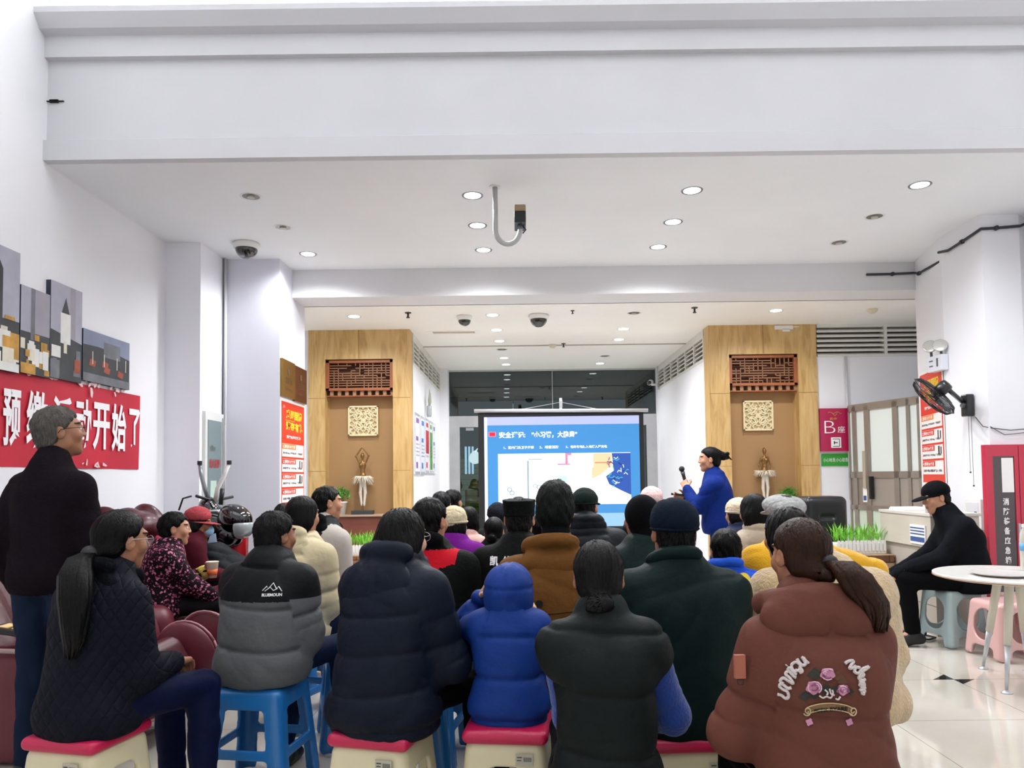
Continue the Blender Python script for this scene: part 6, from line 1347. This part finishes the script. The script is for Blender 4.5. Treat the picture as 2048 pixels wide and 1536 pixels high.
script(Lq([(862, 1068), (885, 1060), (890, 1050), (875, 1050), (868, 1072), (885, 1082), (898, 1075)]))                                              # e
script(Lq([(868, 1092), (892, 1088), (878, 1100), (872, 1108), (895, 1102), (882, 1118), (878, 1122), (900, 1118)]))                                   # m
script(Lq([(870, 1135), (885, 1128), (896, 1138), (882, 1148), (895, 1152)]))                                                                      # s
def rose(cx, cy, r_):
    q = random.Random(int(cx)); fl = MB(); base = decal(bv, [px2(1380+(cx+r_*math.cos(a)*(1+.12*math.sin(5*a)))*K, 940+(cy+r_*.85*math.sin(a)*(1+.12*math.sin(5*a)))*K) for a in [i*6.283/20 for i in range(20)]], [tuple(range(20))], PKR, p8.jacket, .004, 'rose')
    for k_ in range(7):
        a0 = q.random()*6.28; rr = r_*(.25+.7*q.random()); pts = [(1380+(cx+rr*math.cos(a0+t))*K, 940+(cy+rr*.85*math.sin(a0+t))*K) for t in (0, .4, .8, 1.2, 1.6)]
        L = [px2(*p) for p in pts]; ribbon(bv, L, .0016, PKD if k_ % 2 else mat('rose_light', '#E3B4C8', .8), base, 'petal', .006)
for a in ((640, 1050, 36), (705, 1060, 30), (590, 1165, 30), (640, 1160, 24), (760, 1060, 30), (785, 1090, 26), (745, 1130, 22), (700, 1130, 34), (825, 1140, 18)):
    decal(bv, [px2(1380+(a[0]+a[2]*math.cos(t)*(1+.25*math.sin(3*t)))*K, 940+(a[1]+a[2]*.7*math.sin(t)*(1+.25*math.cos(4*t)))*K) for t in [i*6.283/16 for i in range(16)]], [tuple(range(16))], LFD if a[0] not in (760, 785) else mat('thread_brown', '#5C3A26', .8), p8.jacket, .0025, 'leaf_embroidery')
rose(706, 1050, 38); rose(635, 1120, 40); rose(785, 1132, 32)
for L in ([(662, 1160), (680, 1172), (700, 1165), (720, 1172), (732, 1150), (728, 1130)], [(690, 1130), (705, 1145), (700, 1158)], [(770, 1165), (760, 1180), (745, 1176)], [(715, 1125), (722, 1150), (740, 1158)]): ribbon(bv, [px2(*p) for p in Lq(L)], .0022, CH, p8.jacket, 'embroidery', .005)
# ribbon scroll with its letters
arc = lambda cx, cy, a: [(1380+x*K, 940+y*K) for x, y in a]
up_ = [(598, 1222), (625, 1212), (665, 1203), (715, 1199), (765, 1203), (805, 1212), (832, 1224)]; lo_ = [(832, 1258), (805, 1246), (765, 1236), (715, 1232), (665, 1236), (625, 1246), (598, 1256)]
mm = [px2(*p) for p in arc(0, 0, up_)], [px2(*p) for p in arc(0, 0, lo_)][::-1]
decal(bv, mm[0]+mm[1], [(i, i+1, 7+i+1, 7+i) for i in range(6)], TAN, p8.jacket, .004, 'scroll')
for L in (up_, lo_[::-1]): ribbon(bv, [px2(*p) for p in Lq(L)], .0014, mat('thread_cream', '#C9B48A', .8), p8.jacket, 'scroll_edge', .0055)
for cx in (600, 835): ribbon(bv, [px2(1380+(cx+s_*math.cos(t))*K, 940+(1240+s_*1.2*math.sin(t))*K) for t, s_ in [(i*.6, 5+i*1.1) for i in range(16)]], .0016, MATS['thread_cream'], p8.jacket, 'scroll_curl', .006)
def bend(x, z, xc=px2(1380+715*K, 0)[0]): return (x, z-((x-xc)/.09)**2*.014)
lt, lb = px2(1380+622*K, 940+1230*K), px2(1380+838*K, 940+1230*K)
a_, b_ = px2(1380+615*K, 940+1229*K), px2(1380+822*K, 940+1203*K); decal_text(bv, 'PEEK BYARE', a_[0]+.008, a_[1]-.001, b_[0]-a_[0]-.016, .0105, BKT, p8.jacket, .05, bend, .0065)
for cx in (612, 818): decal(bv, [px2(1380+(cx+18*math.cos(t)*(1+.2*math.sin(4*t)))*K, 940+(1288-1+18*math.sin(t)*(1+.2*math.sin(4*t))+10)*K) for t in [i*6.283/14 for i in range(14)]], [tuple(range(14))], PKR, p8.jacket, .004, 'small_rose')
ribbon(bv, [(-.26+i*.52/40, p8.Z(.095)+.012*math.cos(i*.16)) for i in range(41)][5:36], .0016, mat('seam_dark', '#4E2A24', .8), p8.jacket, 'seam', .001)
t8, F8 = p8.hand[1]; e8 = p8.arms[1][1]; d8 = (t8-e8)/np.linalg.norm(t8-e8)
sdf_obj('cuff', [(cap(t8-d8*.10, t8-d8*.01, .062, .060), .01)], .009, mat('cuff_lilac', '#C9A9B2', .9, bump=.8, bscale=120), p8.o, disp=lambda v: folds(v, 3, .004, 30))
MB().box((-.014, -.006, -.03), (.014, .006, .03)).build('sleeve_tag', mat('tag_terracotta', '#A45E48', .6), p8.o).location = tuple(p8.arms[1][0]+np.array((-.085, -.045, -.055)))
MB().tube([(0, 0, 0), (.014, 0, 0), (.014, 0, .012), (-.002, 0, .012), (0, 0, 0)], .0015, 5).build('buckle', PB, p8.o).location = tuple(p8.arms[1][0]+np.array((-.092, -.05, -.10)))
seat_of(p8, 'cream', 'cream stool with crimson pad beneath the woman in the terracotta parka')
# 9 person in the cream fleece coat
FL = mat('fleece_cream', '#C9AE84', .95, bump=1, bscale=95, sheen=.5, var=.12, vscale=14)
p9 = person('woman with black hair in a cream fleece coat beside the terracotta parka', 1572, 1012, 2.95, yaw=2, hs=.47, hyaw=16, hx=-.10, sex='f', hair='long', w=1.22, lean=.09, b=.050, jmat=FL, fold=.010, collar=.03, seed=23, res=.011, seatw=1.1, elbow=((.25, -.3, -.8), (-.3, -.2, -.8)), hands=((.14, .28, .14), (-.08, .30, .12)))
seat_of(p9, 'blue', 'blue stool under the woman in the cream fleece coat')
# 10 yellow coat, grey newsboy cap
YC = mat('coat_mustard', '#D9A31C', .85, bump=.5, bscale=110, sheen=.3)
p10 = person('person in a mustard yellow coat and pale grey cap, before the loudspeaker', 1566, 984, 3.95, yaw=4, hyaw=8, sex='f', hair='bob', hat=('newsboy', mat('cap_pale_grey', '#A9AAA8', .95, bump=.9, bscale=70, var=.2, vscale=30)), hat_h=.028, w=1.12, lean=.07, b=.024, jmat=YC, fold=.006, seed=29, hands=((.36, .22, .20), (-.07, .3, .15)), elbow=((.9, -.3, .1), (-.5, -.3, -.7)))
seat_of(p10, 'blue', 'blue stool under the person in the mustard coat')
# 11 long haired woman in beige puffer
p11 = person('woman with long black hair in a beige puffer, left of the pale grey cap', 1506, 986, 4.75, yaw=6, hyaw=10, sex='f', hair='long', w=.98, b=.03, jmat=nyl('puffer_beige', '#A99A86', .5), puff=(.09, .008, .009), seed=31, res=.013)
seat_of(p11, 'blue', 'blue stool under the woman in the beige puffer')
# 12 cream beanie, navy coat
p12 = person('person in a navy coat and cream knitted beanie beside the standing speaker', 1474, 994, 5.6, yaw=20, hyaw=8, sex='f', hair='bob', hat=('beanie', mat('beanie_cream', '#D9C6AC', .95, bump=.8, bscale=90)), hat_h=.03, w=1.05, b=.022, jmat=nyl('coat_navy', '#18203A'), puff=(.1, .006, .01), seed=37, res=.014)
seat_of(p12, 'blue', 'blue stool under the person in the cream beanie')
# 13 boy in blue with red scarf
ch = person('boy in a royal blue hooded coat with a red collar and yellow spot', 1450, 1056, 3.75, yaw=-4, hyaw=2, sex='m', skin='a', hair='short', w=1.0, lean=.04, b=.022, hu=.88, jmat=nyl('coat_royal_blue', '#1B48B8', .6), fold=.004, collar=.02, seed=41, seatw=1.2)
hood_down(ch, nyl('hood_royal_blue', '#2054C4', .6), size=(.19, .06, .13), c=(.04, -.07, .41), roll=.03, seam=False)
hood_down(ch, fab('scarf_red', '#C8182C', .85), size=(.08, .02, .02), c=(0, -.05, .545), roll=.024, name='scarf', seam=False, wide=.078)
bvc = decal_bvh(ch, [ch.jacket, ch.o.children[-2]]); decal(bvc, [(.055+.034*math.cos(t), ch.Z(.48)+.032*math.sin(t)) for t in [i*6.283/18 for i in range(18)]], [tuple(range(18))], mat('spot_yellow', '#E8C83A', .8), ch.o, .008, 'yellow_spot')
bvc = decal_bvh(ch, [ch.jacket, ch.o.children[-3]]) if False else bvc
ribbon(bvc, [(.17, ch.Z(.42)), (.20, ch.Z(.36)), (.21, ch.Z(.30))], .012, MATS['scarf_red'], ch.o, 'red_trim', .004)
seat_of(ch, 'blue', 'blue stool under the boy in royal blue')
# 14 the speaker
SPB_ = mat('uniform_blue', '#0C2468', .7, bump=.35, bscale=60, var=.1)
sp = person('woman in a blue uniform standing and speaking into a microphone by the screen', 1418, 893, 6.9, yaw=68, hyaw=12, sex='f', skin='a', hair='highbun', w=1.08, stand=True, lean=.04, b=.024, jmat=SPB_, fold=.007, collar=.016, hem=-.03, res=.010, seed=43, hands=((.05, .34, .30), (-.06, .30, .42)), curl=(.5, 1.15), elbow=((.25, -.4, -.9), (-.4, -.2, -.9)),
            trousers=mat('uniform_trousers_blue', '#102F74', .7, bump=.2, bscale=60, var=.1), legs=((.1, 0, .11, 0), (-.1, 0, -.11, .0)), palm=((-1, 0, .2), (1, 0, 0)))
t_, F_ = sp.hand[1]; hp = A3(t_)+F_@np.array((0.01, .075, -.022)); up2 = np.array((0, .25, 1.)); up2 /= np.linalg.norm(up2)
r = empty('microphone'); r.location = place(sp, Vector(tuple(hp))); r.rotation_euler = (0, 0, sp.yaw); tag(r, 'black wireless microphone in the hand of the speaking woman', 'microphone')
MB().tube([tuple(up2*k_) for k_ in (-.10, -.05, .06, .10)], [.013, .013, .016, .020], 14).build('handle', PB, r, smooth=True); MB().ball(tuple(up2*.125), .027, 10).build('head', mat('mic_mesh', '#2A2A2E', .5, metal=.5, bump=.5, bscale=400), r, smooth=True)
held_box(sp, 0, (.012, .12, .02), PB, 'small black presentation remote in the other hand of the speaking woman', 'remote control', 'remote_control', (-.02, .09, -.02), (.1, 0, .1))
MB().box((-.02, 0, -.02), (.02, .004, .02)).build('badge', mat('badge', '#B9A9C8', .5), sp.o).location = (-.06, .135+.03, sp.Z(.40))
# 15 man in brown hooded jacket
BRJ = mat('jacket_caramel', '#6C4720', .7, bump=.4, bscale=30, detail=6)
p15 = person('man with thick dark hair in a caramel brown hooded jacket', 1110, 960, 3.35, yaw=-2, hs=.48, hyaw=-4, sex='m', skin='b', hair='thick', hm=hairmat('hair_dark_green_black', '#101512', .5), w=1.08, lean=.07, b=.022, jmat=BRJ, fold=.007, collar=.024, seed=47, res=.010, hat_h=.028, u=1.03)
hood_down(p15, BRJ, size=(.165, .06, .085), c=(.0, -.06, .475), roll=.032, wide=.10, seam=False)
bvj = decal_bvh(p15); ribbon(bvj, [(-.2+i*.01, p15.Z(.30)+.004*math.sin(i*.3)) for i in range(41)], .0018, mat('seam_brown', '#4A2C10', .8), p15.jacket, 'seam', .001)
decal(bvj, [(-.075+.016*math.cos(t), p15.Z(.335)+.014*math.sin(t)) for t in [i*6.283/12 for i in range(12)]], [tuple(range(12))], BKT, p15.jacket, .003, 'patch')
sdf_obj('shirt_collar', [(cap(tuple(np.array((0, p15.cyf(.56), p15.Z(.56)))), tuple(np.array((0, p15.cyf(.56)+.01, p15.Z(.63)))), .068, .062), .01)], .01, fab('collar_black', '#121417'), p15.o)
seat_of(p15, 'blue', 'blue stool under the man in the caramel jacket')
# 16 guard in flat cap
BLJ = fab('uniform_black', '#0D100F', .7, .3, 80)
p16 = person('man in a flat black cap and black uniform with white characters on the back', 1038, 993, 4.0, yaw=-6, hs=.47, hyaw=2, sex='m', skin='a', hair='crew', hm=HBG, hat=('forage', BLJ), hat_h=.012, w=1.1, lean=.08, b=.018, jmat=BLJ, fold=.006, collar=.02, seed=53, res=.011)
bvj = decal_bvh(p16); decal_text(bvj, '凯', -.135, p16.Z(.43), .045, .048, WT, p16.jacket, .03); decal_text(bvj, '佳', -.07, p16.Z(.43), .045, .048, WT, p16.jacket, .03)
seat_of(p16, 'blue', 'blue stool under the man in the flat black cap')
# 17 black puffer, green cap
p17 = person('person in a black puffer and dark green cap close to the screen', 1170, 975, 4.9, yaw=-4, hyaw=-18, sex='m', hair='crew', hat=('cap', fab('cap_dark_green', '#172420', .8)), hat_h=.02, w=1.12, lean=.05, b=.034, jmat=nyl('puffer_dark', '#141A1E', .5), puff=(.075, .008, .009), seed=59, res=.012)
hood_down(p17, MATS['puffer_dark'], size=(.13, .06, .11), c=(0, -.06, .53), roll=.04, puff=(.055, .006), seam=False)
seat_of(p17, 'blue', 'blue stool under the person in the dark green cap')
# 18 small heads at the front
def small(label, px, py, Y, short=None, **k):
    short = ' '.join(label.split()[:12])
    d_ = dict(yaw=-2, res=.016, seed=int(px) % 97, w=1.0, b=.02, jmat=BLJ); d_.update(k); P = person(label, px, py, Y, **d_); seat_of(P, 'blue', 'blue stool under the '+(short or label)); return P
small('person in a dark beanie by the left edge of the screen', 995, 1004, 6.3, hat=('beanie', fab('beanie_dark', '#1A1C24')), hat_h=.028)
small('girl with tied hair left of the flat black cap', 988, 1033, 5.4, sex='f', hair='bun', hu=.85, w=1.0, yaw=-8)
small('person in a slate blue top behind the caramel jacket', 1080, 1028, 5.6, jmat=fab('top_slate_blue', '#3C4A78'))
p23 = small('man in a black hooded scarf and dark green coat left of the round navy cap', 1280, 992, 3.9, skin='b', hair='crew', jmat=DGC, hyaw=22, yaw=4, w=1.08, res=.012)
small('person in a pale pink knitted beanie near the right screen edge', 1302, 972, 6.0, sex='f', hair='bob', hat=('beanie', mat('beanie_pink', '#D6B6B4', .95, bump=.8, bscale=90)), hat_h=.028)
# black balaclava-like scarf over the head of 23
sdf_obj('scarf', [(ell(tuple(p23.Th((0, -.02, .03))), (.092, .105, .105)), .02), (cap(tuple(p23.Th((0, -.05, -.03))), tuple(p23.Th((0, -.055, -.15))), .075, .075), .03)], .01, fab('scarf_black', '#0A0B0D', .9), p23.o, subs=[(ell(tuple(p23.Th((0, .10, -.02))), (.075, .085, .09)), .02)])
# 19 purple coat and neighbours
p19 = small('woman in a purple coat and cream knitted hat', 909, 1010, 4.9, sex='f', hair='bob', hat=('beanie', mat('beanie_knit_cream', '#CFC0A0', .95, bump=.8, bscale=60)), hat_h=.03, jmat=fab('coat_purple', '#6C1A7C', .85), w=1.12, yaw=-14, hyaw=-10, b=.026, res=.012)
RY = fab('yoke_red', '#B81424', .8)
p20 = small('man in a black jacket with a red yoke, right of the long haired woman', 861, 994, 3.8, jmat=[BLJ, RY], rule=lambda c, z, arm: ((z > .435) & (z < .53) & (c[:, 0] > .0) & (c[:, 0] < .17) & (z > .435+.3*np.abs(c[:, 0]-.06))).astype(int), yaw=-10, hyaw=-18, hair='short', skin='a', w=1.12, b=.028, res=.010, hat_h=.014)
hood_down(p20, fab('hood_black', '#0C0D0F', .9), size=(.12, .05, .05), c=(0, -.05, .52), roll=.036, seam=False)
small('dark haired person just left of the cream knitted hat', 882, 982, 6.3, hair='short', w=.95); small('dark haired person whose head shows against the glass door', 906, 978, 7.0, hair='short', hyaw=-25, skin='b')
small('person in a pale pink padded coat left of the screen', 938, 1012, 5.55, sex='f', hair='bob', jmat=nyl('puffer_pink', '#D9ADA4', .5), puff=(.07, .007, .009), hu=.85, yaw=-8)
# 21, 22 the pair at the left
p21 = small('woman with black hair in a cream puffer behind the grey puffer', 606, 990, 4.35, sex='f', hair='bob', jmat=nyl('puffer_cream', '#C4B694', .5), puff=(.12, .010, .010), w=1.05, b=.036, yaw=-20, hyaw=-10, res=.010, trousers=JEAN, legs=((.2, .38, .24, .4), (-.04, .42, 0, .4)))
hood_down(p21, MATS['puffer_cream'], size=(.15, .065, .095), c=(0, -.06, .48), roll=.034, seam=True)
p22 = small('man in a light grey coat and black hood looking right beside the left niche', 655, 970, 5.2, jmat=[nyl('coat_light_grey', '#B4ADA4', .55), BP], rule=lambda c, z, arm: ((c[:, 0] > .06) & (~arm) & (z > .2)).astype(int), hair='crew', yaw=-34, hyaw=-24, skin='a', b=.028, w=1.05, res=.011)
hood_down(p22, MATS['hood_black'], size=(.13, .06, .08), c=(0, -.06, .50), roll=.036, seam=False)
small('dark haired person behind the cream puffer, by the left poster', 566, 1006, 6.8, hair='short', w=.95)
# 24 floral woman in the massage chair
p24 = person('woman in a pink flowered jacket sitting in a massage chair and holding a paper cup', 350, 1022, 4.85, yaw=-62, hs=.50, hyaw=-4, sex='f', skin='a', hair='short', w=1.10, lean=.06, b=.030, jmat=floral(), fold=.006, collar=.012, seed=61, res=.009, group='people in the massage chairs',
             hands=((.10, .40, .10), (-.03, .33, .30)), curl=(.4, 1.1), palm=((0, 0, -1), (1, 0, 0)), elbow=((.6, -.4, -.7), (-.5, -.4, -.8)), legs=((.11, .44, .12, .40), (-.11, .44, -.12, .46)), trousers=mat('trousers_charcoal', '#1B191B', .75, bump=.3, bscale=80))
hood_down(p24, fab('collar_pink', '#D0506C', .8), size=(.07, .015, .012), c=(0, -.03, .545), roll=.016, name='collar', seam=False, wide=.074)
for i in (0, 1):
    t_, F_ = p24.hand[i]; e_ = p24.arms[i][1]; d_ = (t_-e_)/np.linalg.norm(t_-e_); sdf_obj('cuff', [(cap(t_-d_*.12, t_-d_*.015, .052, .046), .01)], .008, mat('cuff_white' if i == 0 else 'cuff_yellow', '#D8D4CE' if i == 0 else '#D6C264', .85, bump=.6, bscale=90), p24.o, disp=lambda v: folds(v, 3, .004, 30))
t_, F_ = p24.hand[1]; l = A3(t_)+F_@np.array((0, .075, -.045)); r = empty('paper_cup', place(p24, Vector(tuple(l)))-Vector((0, 0, .05))); tag(r, 'orange and cream paper cup in the hand of the woman in the flowered jacket', 'cup')
MB().lathe([(.027, 0), (.038, .10), (.041, .103), (.038, .105), (.035, .098)], 24).build('cup', MATS['cup_cream'], r, smooth=True); MB().lathe([(.0282, .012), (.034, .055)], 24).build('band', MATS['cup_orange'], r, smooth=True)
# 25 red cap woman
p25 = person('person in a rose red peaked cap and blue face mask in a massage chair', 398, 1014, 5.75, yaw=-64, hs=.50, hyaw=-6, sex='f', skin='b', hair='bob', hat=('bucket', mat('cap_rose', '#A8484E', .85, bump=.5, bscale=80)), hat_h=.035, w=1.05, lean=.06, b=.022, jmat=fab('jacket_maroon', '#4A1622', .85), fold=.006, collar=.02, seed=67, res=.011, group='people in the massage chairs',
             hands=((.08, .36, .12), (-.06, .34, .14)), legs=((.11, .44, .12, .44), (-.11, .44, -.12, .48)))
sdf_obj('scarf', [(cap(tuple(p25.Th((.0, -.05, -.10))), tuple(p25.Th((0, .0, -.13))), .075, .07), .02)], .01, fab('scarf_brown', '#4A3830', .9), p25.o, disp=lambda v: folds(v, 6, .006, 25))
sdf_obj('face_mask', [(ell(tuple(p25.Th((0, .072, -.055))), (.045, .045, .045)), .01)], .007, mat('mask_blue', '#8FB8D6', .8), p25.o)
nb = nyl('bag_black', '#0E1118', .6)
b_ = sdf_obj('tote_bag', [(ell((-2.40, 6.15, .62), (.30, .22, .16), rotm(0, .35, 0)), .05), (ell((-2.52, 6.1, .72), (.2, .18, .14)), .05), (cap((-2.35, 6.2, .45), (-2.45, 6.15, .05), .2, .2), .1)], .015, nb, disp=lambda v: folds(v, 6, .014, 10)); tag(b_, 'black cloth bag and coat heaped beside the red capped person', 'bag')
tag(MB().prism([(0, 0), (.07, .01), (.05, .08), (.01, .07)], 0, .004, M=Matrix.Translation((-2.45, 5.9, .86)) @ Matrix.Rotation(1.2, 4, 'X')).build('sticker_sheet', mat('sticker_blue', '#A8C4DC', .5)), 'pale blue printed card on the heaped black bag', 'card')
# 26 seated man in black at the right
BKJ = fab('jacket_black_wool', '#101217', .85, .3, 120)
p26 = person('man in black with a peaked black cap seated on the grey stool at the right', 1870, 962, 5.95, yaw=80, hs=.44, u=1.10, hu=1.0, hyaw=8, hpitch=-14, sex='m', skin='a', hair='crew', hm=HBG, hat=('cap', fab('cap_black', '#0C0D10', .8)), hat_h=.018, w=.95, lean=.16, hump=.05, b=.020, jmat=BKJ, fold=.006, collar=.024, seed=71, res=.010, group='people along the right wall', neckf=.055,
             hands=((.10, .43, .12), (-.10, .45, .14)), curl=(.8, .8), elbow=((.2, -.3, -.9), (-.2, -.3, -.9)), legs=((.10, .46, .12, .34), (-.10, .46, -.11, .42)), shoes=mat('trainer_black', '#0F1012', .6))
for t_, F_ in p26.hand: sdf_obj('glove', [(ell(tuple(A3(t_)+F_@np.array((0, .06, -.012))), (.052, .075, .036), F_), .02), (cap(t_, A3(t_)+F_@np.array((0, .05, 0)), .040, .044), .02)], .007, BKJ, p26.o, disp=lambda v: folds(v, 2, .004, 40))
MB().box((-.01, -.01, -.02), (.01, .01, .02)).build('red_tab', mat('tab_red', '#D8485A', .6), p26.o).location = (.19*p26.u, .10, p26.Z(.14))
for k_ in ('gray', 'pink'): pass
# spare blue stools seen between the rows
stool('blue', -.86, 3.95, .3, 'empty blue stool between the grey puffer and the cream puffer'); stool('blue', -.50, 3.32, .1, 'blue stool seen behind the second cream stool')
# 27 blue sleeved arm etc.
glasses(p22, mat('glasses_thin', '#1A1A1C', .3)) if False else None

for m_ in bpy.data.materials:
    if m_.name.startswith(('uniform', 'sleeve', 'sweater', 'coat', 'fleece', 'trousers', 'jeans', 'cap_', 'beanie', 'scarf', 'cuff', 'parka', 'jacket', 'floral', 'yoke')): m_.node_tree.nodes['Principled BSDF'].inputs['Specular IOR Level'].default_value = .08
